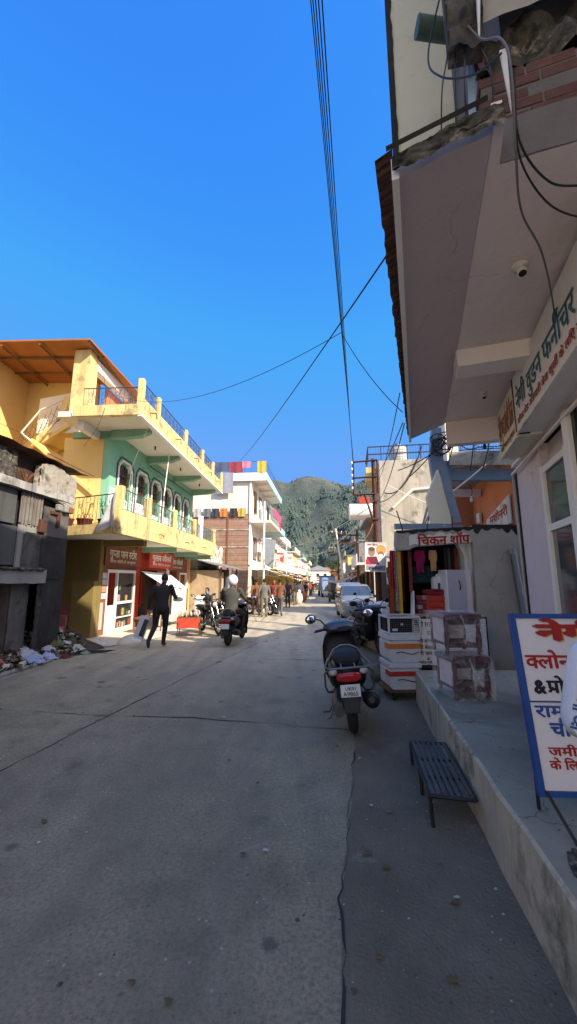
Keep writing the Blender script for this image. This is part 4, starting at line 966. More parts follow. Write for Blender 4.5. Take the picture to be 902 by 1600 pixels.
# lettered board along the counter front
nb = thing('notice_board', 'low white board of black Hindi lines standing behind the wrapped tables', 'sign', (1.72, 5.62, .4), 0)
B().box(0, 0, .04, 1.03, .03, .66).build('board', M['board_w'], nb, .004)
bb = B(); bb.box(-.015, -.004, .655, 1.045, .035, .68).box(-.015, -.004, .0, 1.045, .035, .04).box(-.015, -.004, .0, 0, .035, .68).box(1.03, -.004, 0, 1.045, .035, .68); bb.build('board_frame', M['iron'], nb)
B().box(.0, .0, -.0, 1.03, .028, .038).build('red_band', M['red_p'], nb)
for s, x, z, h in (('नेगी मटन एण्ड', .03, .55, .055), ('राजमा चावल', .20, .44, .05), ('नेगी मोबाइल', .04, .33, .045), ('नेगी बेकरी', .04, .25, .045), ('नेगी पान भण्डार', .04, .17, .045), ('के', .18, .105, .03), ('रोस्टेड मुर्गा', .06, .06, .03)):
    letters('lettering', s.replace('ण्', '<ण').replace('स्', '<स').replace('र्गा', 'गा~'), M['ink_k'], nb, (x, -.001, z), (1, 0, 0), (0, 0, 1), (0, -1, 0), h=h, bold=.02)
for s, z in (('र', .56), ('र', .2), ('थी', .11)): letters('lettering', s, M['ink_k'], nb, (.93, -.001, z), (1, 0, 0), (0, 0, 1), (0, -1, 0), h=.05, bold=.02)

# goods in the shop opening
def cloth(label, x0, x1, y, z0, z1, col, folds=5, amp=.03, rz=0, cat='cloth', name='hanging_cloth', group=None, pattern=None, taper=0, seed=0):
    b = B()
    def f(u, v):
        x = x0+(x1-x0)*(.5+(u-.5)*(1-taper*(1-v))); z = z0+(z1-z0)*v
        return V((x, y+amp*math.sin(u*folds*6.28+2*noise.noise(V((u*2, v*2, seed))))*(1.1-.5*v), z+.01*noise.noise(V((u*4, v, seed+3)))))
    b.grid(f, 28, 12); o = b.build(name, pattern or dye(col), fix=False)
    return tag(o, label, cat, group)
cloth('crimson shawl hanging at the left edge of the shop opening', 1.58, 1.66, 6.12, 1.45, 2.04, (.40, .03, .03), 2)
cloth('long red cloth hanging behind the yellow garland', 1.74, 1.84, 6.3, 1.25, 2.04, (.33, .02, .025), 2)
cloth('dull orange cloth sheet filling the left side of the shop', 1.70, 1.92, 6.75, 1.0, 1.9, (.38, .09, .03), 2, .02)
cloth('black and white speckled strip hanging beside the yellow cloth', 1.635, 1.685, 6.10, 1.12, 2.03, (.2, .18, .16), 1, .015, pattern=mat('speckle', (.45, .43, .4), (.02, .02, .02), 60, .9, .1))
cloth('mustard yellow cloth hanging full length at the shop left', 1.68, 1.74, 6.08, 1.03, 2.03, (.60, .36, .05), 1, .02)
cloth('thin red patterned scarf hanging in the opening', 1.90, 1.96, 6.25, 1.4, 2.06, (.25, .06, .05), 1, .015)
# small clothes: shirt shapes
def garment(label, x, z, y, wd, h, col):
    b = B(); P = [(-.5, 0), (.5, 0), (.72, -.25), (.62, -.55), (.45, -.4), (.40, -1), (.08, -.95), (.02, -.7), (-.05, -.97), (-.40, -1), (-.42, -.4), (-.6, -.5), (-.7, -.25)]
    pts = [(x+p*wd, y+.012*math.sin(p*9), z+q*h) for p, q in P]; b.slab(pts, (0, .02, 0))
    return tag(b.build('garment', dye(col), None, .004), label, 'clothing', 'small clothes hung in the shop opening')
garment('magenta child top hanging in the shop opening', 2.06, 2.05, 6.16, .13, .36, (.32, .012, .09))
garment('peach child trousers hanging beside the magenta top', 2.27, 2.05, 6.16, .095, .33, (.62, .34, .16))
for i, (x, c) in enumerate(((2.52, (.03, .03, .035)), (2.58, (.09, .08, .07)), (2.64, (.025, .025, .03)), (2.69, (.30, .05, .04)))):
    cloth(('black belt strip hanging left of the right column', 'brown strap hanging between two black ones', 'dark grey strap hanging near the column', 'red strap hanging against the column')[i], x-.022, x+.022, 6.3, 1.55, 2.1, c, 1, .006, name='hanging_strap', cat='strap')
t = thing('crate', 'dark green plastic crate hanging below the clothes', 'crate', (2.06, 6.35, 1.52), 0)
b = B(); b.box(0, 0, 0, .36, .25, .02).box(0, 0, 0, .36, .02, .03)
for z in (.06, .13, .20, .26): b.box(0, 0, z, .36, .015, z+.03)
for i in range(8): b.box(i*.049, 0, 0, i*.049+.012, .016, .29)
b.box(0, .2, 0, .36, .25, .29); b.build('basket', mat('green_crate', (.03, .085, .09), None, 5, .5, 0), t)
t = thing('carrier_bag', 'white printed carrier bag standing on red drawers', 'bag', (2.39, 6.2, 1.38), 0)
B().loft([(0, .12, .12, .14, 5), (.06, .12, .14, .15, 5), (.12, .12, .12, .14, 5)], 16).ball((.02, .06, .27), (.09, .05, .05), 10, 6).build('bag', M['board_w'], t)
B().box(-.06, -.006, .06, -.02, -.002, .16).box(.02, -.006, .03, .07, -.002, .18).build('print', M['ink_b'], t)
t = thing('drawer_chest', 'bright red plastic drawer chest on the shop counter', 'drawers', (2.25, 6.1, 1.09), 0)
B().box(-.14, 0, 0, .16, .22, .27).build('body', M['red_p'], t, .012)
for z in (.01, .095, .18): B().loft([(-.02, z+.04, .125, .036, 4, .02), (.0, z+.04, .13, .038, 4, .02)], 16).build('drawer', M['red_p'], t)
t = thing('suitcase', 'small red suitcase lying on top of the drawers', 'suitcase', (2.27, 6.12, 1.365), 0)
B().loft([(-.03, .04, .16, .04, 4), (.1, .04, .17, .045, 4), (.2, .04, .16, .04, 4)], 16).build('case', dye((.28, .02, .03)), t); B().tube([(-.05, -.03, .05), (-.04, -.05, .07), (.04, -.05, .07), (.05, -.03, .05)], .008, 5).build('handle', M['black'], t)
t = thing('box_stack', 'stack of red patterned small boxes beside the drawers', 'boxes', (1.98, 6.12, 1.08), 0)
for i in range(4):
    for j in range(2): B().box(j*.075, 0, i*.07, j*.075+.068, .1, i*.07+.062).build('box', dye(((.30, .05, .06), (.36, .3, .26), (.2, .03, .05))[(i+j) % 3]), t)
tag(B().box(1.90, 6.02, .985, 2.52, 6.3, 1.08).build('carton', M['card'], None, .008), 'long flattened cardboard carton on the counter under the red drawers', 'box')
bd = tag(B().slab([(1.87, 6.05, .95), (1.90, 6.05, .95), (1.96, 6.2, 1.42), (1.94, 6.2, 1.42)], (0, .12, 0)).build('plank', M['board_w'], None), 'white board leaning inside the shop opening', 'board')
t = thing('cabinet', 'tall pale lavender steel cabinet in the right of the shop opening', 'cabinet', (2.40, 5.98, .94), 0)
B().box(0, 0, 0, .36, .35, .80).build('body', M['plaster_lav'], t, .006); B().box(.0, -.012, .0, .27, -.001, .80).build('door', mat('lav_steel', (.46, .45, .52), (.42, .41, .48), 1, .45, 0), t, .004)
B().box(-.02, -.01, 0, -.002, .3, .80).build('edge_strip', M['white'], t); B().tube([(.17, -.015, .50), (.175, -.035, .54), (.17, -.035, .60), (.165, -.015, .64)], .008, 6).build('handle', M['black'], t)

# styrofoam fish crates on a hand cart at the pavement corner, topped by a mesh cage
hc = thing('hand_cart', 'low dirty hand cart with small wheels under the white crates', 'cart', (1.57, 5.72, 0), 4)
B().box(-.24, -.16, .10, .24, .30, .14).build('deck', M['wood'], hc, .005)
for x in (-.16, .16):
    o = B().torus((x-.0, -.12, .055), .04, .018, 14, 6, 'x').build('wheel', M['tyre'], hc)
for x in (-.16, .16): B().torus((x, .24, .055), .04, .018, 14, 6, 'x').build('wheel', M['tyre'], hc)
def crate(label, z0, h, tapem):
    t = thing('foam_crate', label, 'crate', (1.57+.012*(z0 > .5), 5.72, z0), 4, 'white foam crates stacked on the cart')
    B().loft([(-.17, h*.4, .215, h*.4, 7), (.28, h*.4, .215, h*.4, 7)], 28, False).build('box', M['styro'], t)
    B().box(-.225, -.18, h*.8+.002, .225, .29, h-.002).build('lid', M['styro'], t, .008)
    B().box(-.2275, -.1755, h*.50, .2275, .0, h*.68).build('tape', tapem, t)
    B().tube([(-.12, -.178, h*.36), (-.05, -.186, h*.40), (.10, -.186, h*.30), (.19, -.178, h*.38)], .006, 5).build('strap', M['black'], t)
crate('lower white foam crate with red tape on the cart', .142, .34, M['tape_r'])
crate('upper white foam crate with orange tape', .486, .36, M['tape_o'])
t = thing('wire_cage', 'white framed cage with dark wire mesh on the foam crates', 'cage', (1.585, 5.74, .85), 4)
b = B()
for x in (-.23, .21): b.box(x, -.18, 0, x+.025, -.155, .24).box(x, .25, 0, x+.025, .275, .24)
for z in (0, .215): b.box(-.23, -.18, z, .235, -.155, z+.025).box(-.23, .25, z, .235, .275, z+.025).box(-.23, -.155, z, -.205, .25, z+.025).box(.21, -.155, z, .235, .25, z+.025)
b.build('frame', M['styro'], t, .003)
b = B()
for i in range(17): b.tube([(-.205+i*.0256, -.168, .02), (-.205+i*.0256, -.168, .22)], .0022, 4)
for i in range(8): b.tube([(-.21, -.17, .03+i*.026), (.215, -.17, .03+i*.026)], .0022, 4)
b.build('mesh', M['steel'], t, fix=False); bx('inside', M['dark'], t, -.20, .0, .01, .20, .24, .21)
B().box(-.17, -.185, .05, -.10, -.172, .08).box(-.05, -.182, .12, -.02, -.172, .15).build('latch', M['styro'], t)

# plastic-wrapped dark wood tables, two stacked
def wrapped(label, x, y, z, rz):
    t = thing('wrapped_table', label, 'table', (x, y, z), rz, 'plastic wrapped tables stacked on the pavement'); t.scale = (.80, 1, 1)
    b = B(); b.box(-.255, -.19, .36, .255, .20, .41); b.build('table_top', M['polish'], t, .008)
    for sx in (-1, 1):
        for sy in (-.16, .17):
            B().lathe([(.022, 0), (.030, .02), (.020, .05), (.034, .10), (.034, .20), (.022, .25), (.032, .30), (.030, .36)], (sx*.215, sy, 0), 12).build('leg', M['polish'], t)
    B().box(-.215, -.17, .07, .215, -.15, .12).box(-.215, .165, .07, .215, .18, .12).box(-.215, -.15, .085, .215, .165, .10).build('shelf', M['polish'], t)
    B().box(-.215, -.15, .30, .215, -.13, .36).build('apron', M['polish'], t)
    B().box(-.215, .14, .12, .215, .155, .36).build('back_panel', M['plaster_lav'], t)
    B().box(-.235, -.13, .12, -.222, .14, .36).build('side_panel', M['plaster_lav'], t)
    # crinkled film gathered to a knot at the front
    kx, kz = .03, .23
    pf = B()
    def front(u, v):
        a = 2*pi*u; ca, sa = math.cos(a), math.sin(a); k = 1/max(abs(ca)/.275, abs(sa)/.212)
        X, Z = kx+(ca*k-kx)*v, kz+((.212+sa*k)-kz)*v
        pl = (1-v)**1.3
        wr = noise.noise(V((math.cos(a)*4.5, math.sin(a)*4.5, x*9+z*3)))+.6*noise.noise(V((ca*11, sa*11, v*1.5+z)))
        return V((X, -.215-.030*pl+.022*wr*(v*(1-v)*3.2+.12), Z))
    fr_ = B(); fr_.grid(front, 96, 9); fr_.build('plastic_film', M['film_r'], t, fix=False)
    def wrap(u, v):
        a = 2*pi*u; ca, sa = math.cos(a), math.sin(a); k = 1/max(abs(ca)/.275, abs(sa)/.212)
        return V((ca*k*(1+.012*noise.noise(V((u*12, v*6, z)))), -.215+.46*v, .212+sa*k+.012*noise.noise(V((u*22, v*7, z+4)))))
    pf.grid(wrap, 72, 8); pf.build('plastic_film', M['film'], t, fix=False)
    B().ball((kx, -.262, kz), (.014, .022, .014), 8, 6).build('film_knot', M['film2'], t)
    return t
def film(name, a):
    m, nt, b = _new(name)
    v = _coord(nt)
    b.inputs['Base Color'].default_value = (.86, .84, .86, 1); b.inputs['Roughness'].default_value = .16; b.inputs['Specular IOR Level'].default_value = .7
    f = _ramp(nt, _noise(nt, v, 5, 4, .5, .6), [(.35, a*.45), (.55, a*.8), (.75, min(1, a*1.7))])
    nt.links.new(f, b.inputs['Alpha']); _bump(nt, b, _noise(nt, v, 18, 4, .6, 2), .7, .02); return m
M['film'] = film('clear_film', .36)
def film_r():
    m, nt, b = _new('gathered_film'); v = _coord(nt)
    s = N(nt, 'ShaderNodeVectorMath', operation='SUBTRACT'); nt.links.new(v, s.inputs[0]); s.inputs[1].default_value = (.03, 0, .23)
    k = N(nt, 'ShaderNodeVectorMath', operation='MULTIPLY'); nt.links.new(s.outputs[0], k.inputs[0]); k.inputs[1].default_value = (1, 0, 1)
    ln_ = N(nt, 'ShaderNodeVectorMath', operation='LENGTH'); nt.links.new(k.outputs[0], ln_.inputs[0])
    nm = N(nt, 'ShaderNodeVectorMath', operation='NORMALIZE'); nt.links.new(k.outputs[0], nm.inputs[0])
    wz = N(nt, 'ShaderNodeTexNoise'); wz.inputs['Scale'].default_value = 7; nt.links.new(v, wz.inputs['Vector']); ws = N(nt, 'ShaderNodeVectorMath', operation='SCALE'); ws.inputs['Scale'].default_value = .55; nt.links.new(wz.outputs['Color'], ws.inputs[0]); wa = N(nt, 'ShaderNodeVectorMath', operation='ADD'); nt.links.new(nm.outputs[0], wa.inputs[0]); nt.links.new(ws.outputs[0], wa.inputs[1])
    st = _noise(nt, wa.outputs[0], 3.4, 4, .7); a1 = _ramp(nt, st, [(.42, .10), (.54, .24), (.63, .75), (.74, .9)])
    fade = _ramp(nt, ln_.outputs['Value'], [(.02, 1), (.08, .75), (.18, .42), (.28, .5)])
    b.inputs['Base Color'].default_value = (.86, .84, .87, 1); b.inputs['Roughness'].default_value = .2
    nt.links.new(_mix(nt, 1.0, a1, fade, 'MULTIPLY'), b.inputs['Alpha']); _bump(nt, b, st, .6, .02); return m
M['film_r'] = film_r(); M['film2'] = film('knot_film', .8)
wrapped('lower plastic wrapped dark wood table on the pavement', 1.85, 4.37, .40, 5)
wrapped('upper plastic wrapped dark wood table stacked on another', 1.82, 4.42, .825, 3)

# metal step stand against the kerb
st = thing('metal_step', 'low slatted black iron step standing against the kerb', 'step', (0, 0, 0), 0)
A, Bq, Cq, D = V((1.07, 3.72, .19)), V((1.36, 3.68, .19)), V((1.215, 2.80, .19)), V((.935, 2.86, .19))
b = B()
for a, c in ((A, Bq), (Bq, Cq), (Cq, D), (D, A)): b.tube([a, c], .014, 4, smooth=False)
for k in (.33, .66): b.tube([A.lerp(D, k)-V((0, 0, .016)), Bq.lerp(Cq, k)-V((0, 0, .016))], .010, 4, smooth=False)
b.build('frame', M['iron'], st)
for k in range(7):
    f = (k+.5)/7; p, q = A.lerp(Bq, f), D.lerp(Cq, f); s = (Bq-A).normalized()*.0125
    B().slab([p-s, p+s, q+s, q-s], (0, 0, .010)).build('slat', M['steel'], st)
for p in (A, D, D.lerp(A, .45)): B().tube([p, V((p.x+.01, p.y, .004))], .013, 4, smooth=False).build('leg', M['iron'], st)

# A-board
ab = thing('sign_board', 'blue framed white folding signboard with red black and blue Hindi writing', 'sign', (1.265, 2.14, .40), -3)
TI = Matrix.Rotation(rad(-9), 4, 'X')
def AB(p): return TI @ V(p)
W, z0, z1 = .74, .15, 1.0
B().box(0, 0, z0, W, .012, z1).build('panel', M['board_w'], ab, T=TI)
b = B(); b.box(-.012, -.010, z0-.018, W+.012, .02, z0+.008).box(-.012, -.010, z1-.008, W+.012, .02, z1+.018).box(-.014, -.010, z0+.009, .016, .02, z1-.009).box(W-.016, -.010, z0+.009, W+.014, .02, z1-.009); b.box(.016, -.006, .560, W-.016, -.0005, .567); b.build('frame', M['frame_b'], ab, T=TI)
Xa, Za, Na = TI.to_3x3() @ V((1, 0, 0)), TI.to_3x3() @ V((0, 0, 1)), TI.to_3x3() @ V((0, -1, 0))
def L(s, m, x, z, h, w=None, bold=.03, dz=0, slant=.0): letters('lettering', s, M[m], ab, AB((x, -.0005-dz, z)), Xa, Za, Na, h=h, w=w, bold=bold, slant=slant)
L('नेगी', 'ink_y', .128, .872, .078, .36, .06); L('नेगी', 'ink_r', .118, .876, .078, .36, .06, .003)
L('<क्लोनाईजर'.replace('्', ''), 'ink_r', .035, .730, .064, .47, .03)
L('&', 'ink_k', .055, .605, .058, None, .06); L('प^ोपटी~ डीलर', 'ink_k', .125, .607, .058, .47, .035)
L('रामनगर रोड', 'ink_b', .04, .490, .052, .50, .03); L('चौखुिटया'.replace('िट', 'िट'), 'ink_b', .10, .402, .058, .37, .035)
L('जमीन बेचने व', 'ink_r', .07, .312, .036, .44, .03); L('के िलए सम्पर्क करें'.replace('म्प', '<मप').replace('र्क', 'क~'), 'ink_r', .065, .252, .036, .48, .03)
L('आनन्द नेगी'.replace('न्द', '<नद'), 'ink_b', .27, .205, .028, .34, .02); L('मो- 9', 'ink_b', .245, .168, .026, None, .02)
for x in (.02, W-.02): B().tube([AB((x, .02, z0+.01)), AB((x, -.02, z0-.0)), (x+.04, -.13, .002)], .009, 4, smooth=False).build('leg', M['iron'], ab)
for x in (.0, W): B().tube([AB((x, .03, z0+.06)), (x+.05, .16, .004)], .009, 4, smooth=False).build('rear_leg', M['iron'], ab)

# printed plastic bag hanging at the right edge from a hook on the shop post
pb_ = thing('plastic_bag', 'white plastic bag with blue ornamental print hanging in front of the signboard', 'bag', (.972, 1.50, 1.062), -4)
pb_.rotation_euler = (0, rad(14), rad(-4))
pbm = mat('printed_plastic', (.66, .70, .80), (.58, .63, .75), 5, .3, .05, spec=.6)
B().loft([(-.03, .17, .13, .165, 5, .13), (.0, .17, .14, .175, 5, .13), (.03, .17, .13, .165, 5, .13)], 24).build('bag', pbm, pb_)
b = B()
for i in range(9): b.torus((.025+i*.03, -.0345, .062), .012, .0035, 12, 5, 'y')
for z in (.030, .092, .104): b.box(.004, -.0345, z, .256, -.0315, z+.007)
b.build('print_stripe', M['ink_b'], pb_); b = B()
for i in range(16): b.box(.006+i*.016, -.0343, .040, .014+i*.016, -.0318, .050)
b.build('print_band', M['ink_b'], pb_)
letters('print_lettering', 'ALP', M['ink_r'], pb_, (.012, -.0325, .125), (1, 0, 0), (0, 0, 1), (0, -1, 0), h=.018)
B().box(.012, -.0345, .165, .22, -.032, .25).build('print_panel', M['ink_b'], pb_)
B().tube([(.04, 0, .33), (.08, 0, .48), (.13, 0, .55), (.18, 0, .48), (.22, 0, .33)], .006, 5).build('handle', pbm, pb_)
tag(B().tube([(1.23, 1.49, 1.60), (1.4, 1.48, 1.62), (1.56, 1.48, 1.62)], .006, 5).build('hook_rod', M['iron']), 'thin iron hook rod holding the plastic bag', 'hook')
# ------------------------------------------------------------------ porch house behind the small shop
hs_ = thing('porch_house', 'grey slab roofed house with open orange painted upper porch behind the small shop', 'house', (0, 0, 0), 0)
def sl(z, h, x0=3.3, y0=8.0): return B().slab([(x0, y0, z), (6.4, y0-.6, z), (6.4, 10.6, z), (x0*10.6/y0, 10.6, z)], (0, 0, h))
sl(-.1, 2.62, 3.25, 8.6).build('lower_wall', M['grimy'], hs_); sl(2.53, .12).build('porch_floor', M['grimy'], hs_); sl(4.04, .2, 3.42).build('roof_slab', M['grimy'], hs_)
B().slab([(3.42, 7.97, 3.98), (4.9, 7.69, 3.90), (4.9, 7.69, 4.22), (3.42, 7.97, 4.275)], (0, .03, 0)).build('roof_edge', M['concrete_sun'], hs_)
B().slab([(3.46, 8.08, 3.68), (4.9, 7.82, 3.62), (4.9, 7.82, 3.86), (3.46, 8.08, 3.90)], (0, .16, 0)).build('front_beam', M['bluegrey'], hs_, .008)
B().box(3.30, 8.05, 2.6, 3.46, 8.2, 4.1).build('corner_post', M['bluegrey'], hs_)
B().box(4.4, 10.4, 2.65, 6.4, 10.55, 4.04).build('porch_back_wall', M['orange_p'], hs_)
B().slab([(4.66, 7.9, 2.65), (4.98, 10.38, 2.65), (4.98, 10.38, 4.04), (4.66, 7.9, 4.04)], (.12, 0, 0)).build('porch_side_wall', M['orange_p'], hs_)
B().box(3.9, 9.6, 3.66, 4.85, 9.75, 3.84).build('inner_beam', M['plaster_beam'], hs_)
# pinkish banner boards on the side wall, switchboard, bulb on flex
B().slab([(4.64, 8.0, 2.75), (4.80, 9.3, 2.72), (4.80, 9.3, 3.0), (4.64, 8.0, 3.35)], (-.03, 0, 0)).build('wall_board', M['white_dirty'], hs_)
letters('lettering', 'मशीनरी', M['ink_r'], hs_, (4.745, 9.1, 2.86), (-.125, -1, .1), (0, 0, 1), (-1, 0, 0), h=.16, w=1.0, bold=.03)
B().box(4.80, 9.7, 3.0, 4.86, 9.85, 3.25).build('switch_board', M['cream'], hs_)
cable('flex with a bulb hanging from the porch roof', [(3.95, 8.3, 3.66), (4.0, 8.3, 3.5), (3.97, 8.3, 3.36)], .008, M['black'])
tag(B().ball((3.97, 8.3, 3.30), (.03, .03, .055), 10, 8).tube([(3.97, 8.3, 3.38), (3.97, 8.3, 3.34)], .015, 8).build('light_bulb', M['white']), 'small white bulb hanging below the porch beam', 'bulb')
cable('dark flex drooping from the porch ceiling fitting', [(3.9, 10, 4.1), (3.9, 10, 3.85), (3.95, 10, 3.5), (4.1, 10, 3.25), (4.25, 10, 3.2), (4.4, 10, 3.45)], .012, M['black'])
cable('pale stick cable slanting across the porch front', [(3.35, 7.9, 3.35), (3.7, 7.85, 3.62), (4.1, 7.8, 3.95)], .018, M['cream'])
# tall white pillar on the roof side and sheet-metal sign box seen from behind
tp = thing('roof_pillar', 'tall sunlit white pillar wrapped in coils of wire above the porch roof', 'pillar', (0, 0, 0), 0)
B().box(3.88, 9.2, 4.1, 4.18, 9.5, 6.6).build('pillar', M['cream'], tp, .01)
def at(px, py, Y):
    x = (px-451)/610; k = (800-py)/610; c, s = math.cos(TH), math.sin(TH); t = Y/(c-k*s); return V((x*t, Y, 1.6+(s+k*c)*t))
sb = thing('sign_box', 'large blue grey sheet metal sign box with pale octagonal end panel', 'sign', (0, 0, 0), 0)
blue = [at(x, y, 7.3) for x, y in ((676, 668), (690, 668), (693, 716), (722, 816), (703, 818), (688, 735), (677, 750), (672, 716))]
B().slab(blue, (0, .10, 0)).build('side_sheet', M['bluegrey'], sb)
pale = [at(x, y, 7.1) for x, y in ((685, 733), (668, 776), (676, 819), (708, 819))]
B().slab(pale, (0, .12, 0)).build('end_panel', M['board_c'], sb, .008)
B().tube([at(673, 775, 7.2), at(661, 820, 7.2)], .02, 4, smooth=False).tube([at(676, 790, 7.25), at(664, 820, 7.25)], .014, 4, smooth=False).build('strut', M['galv'], sb)
rr = random.Random(12)
for i in range(6):
    P = []; c0 = (688+rr.uniform(-6, 10), 694+rr.uniform(-6, 8)); ra = rr.uniform(8, 15)
    for k in range(16):
        a = k*.62+i; P.append(at(c0[0]+math.cos(a)*ra*(1+.2*math.sin(k*1.7+i)), c0[1]+math.sin(a)*ra, 7.0+.02*k))
    cable('coil of black wire hanging beside the white roof pillar', P, .011, M['black'], 'coiled wires beside the roof pillar', seg=3)
for i, (p, q) in enumerate((((705, 668), (640, 745)), ((700, 690), (622, 735)), ((742, 668), (735, 735)), ((765, 690), (752, 738)), ((712, 680), (697, 730)), ((770, 700), (735, 690)))):
    cable('black drop wire slanting below the canopy beside the pillar', sag(at(*p, 6.4), at(*q, 7.2+.3*i), .06, 8), .010, M['black'], 'drop wires beside the roof pillar', sm=False)
t = thing('insulator', 'dark insulator cluster hanging below the canopy beam', 'insulator', at(757, 690, 6.5), 0)
B().lathe([(.02, .12), (.045, .1), (.02, .06), (.045, .03), (.02, 0), (.03, -.12), (.01, -.14)], (0, 0, 0), 10).build('body', M['black'], t)

# ------------------------------------------------------------------ concrete building with roof tank
cb = thing('concrete_building', 'sunlit bare concrete building with stained blank wall and blue roof railing', 'building', (4.38, 18.2, 0), -9)
B().box(0, 0, -.4, 7, 3.2, 7.25).build('wall', M['concrete_sun'], cb)
B().box(-.6, .9, 6.5, -.002, 2.6, 7.2).build('balcony_slab', M['yellow_d'], cb)
b = B()
for z in (7.62, 8.0): b.tube([(-.5, .1, z), (6.9, .1, z)], .035, 5)
for i in range(13): b.tube([(-.5+i*.616, .1, 7.25), (-.5+i*.616, .1, 8.0)], .025, 4)
for i in range(60): b.tube([(-.5+i*.125, .1, 7.25), (-.5+i*.125, .1, 8.0)], .008, 3)
for z in (7.62, 8.0): b.tube([(-.5, .1, z), (-.5, 3, z)], .035, 5)
b.build('railing', M['iron_b'], cb, fix=False)
B().tube([(.55, -.05, 4.9), (1.5, -.05, 5.75), (2.4, -.05, 5.8), (4.5, -.05, 5.6)], .07, 8).build('drain_pipe', M['cream'], cb)
tk = thing('water_tank', 'pale ribbed plastic water tank on the concrete roof', 'tank', (5.62, 19.2, 7.25), 0)
prof = [(.0, 0), (.45, 0)]
for i in range(7): prof += [(.46, .02+i*.125), (.46, .08+i*.125), (.435, .1+i*.125)]
prof += [(.45, .92), (.36, 1.02), (.18, 1.08), (.17, 1.14), (0, 1.15)]
B().lathe(prof, (0, 0, 0), 28).build('tank', mat('tank_plastic', (.50, .50, .46), (.40, .40, .36), 2, .6, .05), tk)
for a in (.6, 2.4, 4.2): B().box(.30*math.cos(a)-.05, .30*math.sin(a)-.05, 1.0, .30*math.cos(a)+.05, .30*math.sin(a)+.05, 1.13).build('lug', M['iron'], tk)
cable('thick dark cable drooping across the blank concrete wall', sag((6.4, 17.9, 7.9), (4.5, 17.9, 5.6), .75, 14), .03, M['iron'], sm=False)
cable('thin white wire crossing the concrete wall', sag((4.6, 17.6, 5.9), (7.8, 17.2, 4.4), .1, 8), .012, M['white'], sm=False)
# grey tin roofed stall between shop and concrete building with posters below
ts = thing('roadside_stall', 'grey roofed roadside stall with red sign band and pale posters beyond the shop', 'stall', (3.22, 11.8, 0), 0)
B().box(.15, .3, -.1, 3.2, 3, 2.0).build('wall', M['dark_b'], ts)
B().slab([(-.25, -.3, 2.18), (3.2, -.3, 2.25), (3.2, 3, 2.55), (.25, 3, 2.5)], (0, 0, .06)).build('roof', M['galv'], ts)
B().box(-.25, -.28, 1.72, .35, -.25, 2.12).build('fascia', M['plaster_beam'], ts)
B().slab([(-.2, -.5, 2.3), (.6, -.5, 2.3), (.55, -.1, 2.9), (.05, -.1, 2.9)], (0, .05, 0)).build('gable_sheet', M['galv'], ts)
sgn = thing('shop_sign', 'red topped white shop sign behind the iron pole', 'sign', (2.86, 11.5, 1.45), 0)
B().box(0, 0, 0, .75, .04, .34).build('board', M['board_w'], sgn); B().box(0, -.006, .20, .75, -.001, .34).build('red_band', M['red_p'], sgn)
letters('lettering', 'कूलर मोबाइल', M['ink_k'], sgn, (.03, -.002, .11), (1, 0, 0), (0, 0, 1), (0, -1, 0), h=.05, w=.66, bold=.03)
letters('lettering', 'रिचार्ज सेन्टर'.replace('रि', 'िर').replace('र्ज', 'ज~').replace('न्ट', '<नट'), M['ink_b'], sgn, (.03, -.002, .025), (1, 0, 0), (0, 0, 1), (0, -1, 0), h=.05, w=.66, bold=.03)
ps = thing('poster', 'pale blue poster with dark product pictures under the red topped sign', 'poster', (3.0, 11.45, .62), 0)
B().box(0, 0, 0, .58, .03, .80).build('sheet', mat('poster_blue', (.45, .58, .64), (.38, .5, .57), 2, .6, 0), ps)
rr = random.Random(9)
for r_ in range(3):
    for c_ in range(3): B().box(.08+c_*.16, -.006, .08+r_*.14, .08+c_*.16+rr.uniform(.06, .12), -.001, .08+r_*.14+rr.uniform(.05, .09)).build('picture', M['black'], ps)
for z in (.6, .68): letters('lettering', 'फोटो स्टूडियो'.replace('डि', 'िड').replace('स्', '<स'), M['ink_g'], ps, (.06, -.002, z), (1, 0, 0), (0, 0, 1), (0, -1, 0), h=.035, w=.44, bold=.02)
t = thing('stool', 'small grey metal stool near the foot of the iron pole', 'stool', (2.75, 9.2, .0), 10)
B().box(-.2, -.2, .70, .2, .2, .73).build('seat', M['galv'], t, .006)
for x in (-.18, .18):
    for y in (-.18, .18): B().tube([(x, y, 0), (x*.9, y*.9, .7)], .014, 5).build('leg', M['iron'], t)
t = thing('grey_bucket', 'grey plastic tub beside the iron pole', 'tub', (3.05, 11.0, .42), 0)
B().lathe([(0, 0), (.17, 0), (.22, .34), (.235, .35), (.215, .36), (.16, .03), (0, .02)], (0, 0, 0), 18).build('tub', M['galv'], t)
t = thing('side_plinth', 'low cement plinth beyond the small shop with the pole standing beside it', 'plinth', (2.35, 7.4, 0), 8)
B().box(-.1, 0, -.05, 1.6, 5.2, .40).build('block', M['platform'], t, .02); B().box(-.45, -.4, -.05, 1.6, -.002, .22).build('step', M['platform'], t, .02)
t = thing('rubble_sack', 'brown cloth bundle beside the hand cart', 'bundle', (1.45, 6.6, .0), 0)
B().ball((0, 0, .12), (.16, .18, .14), 14, 9).ball((.05, -.1, .25), (.09, .09, .09), 12, 8).build('bundle', M['earth'], t)

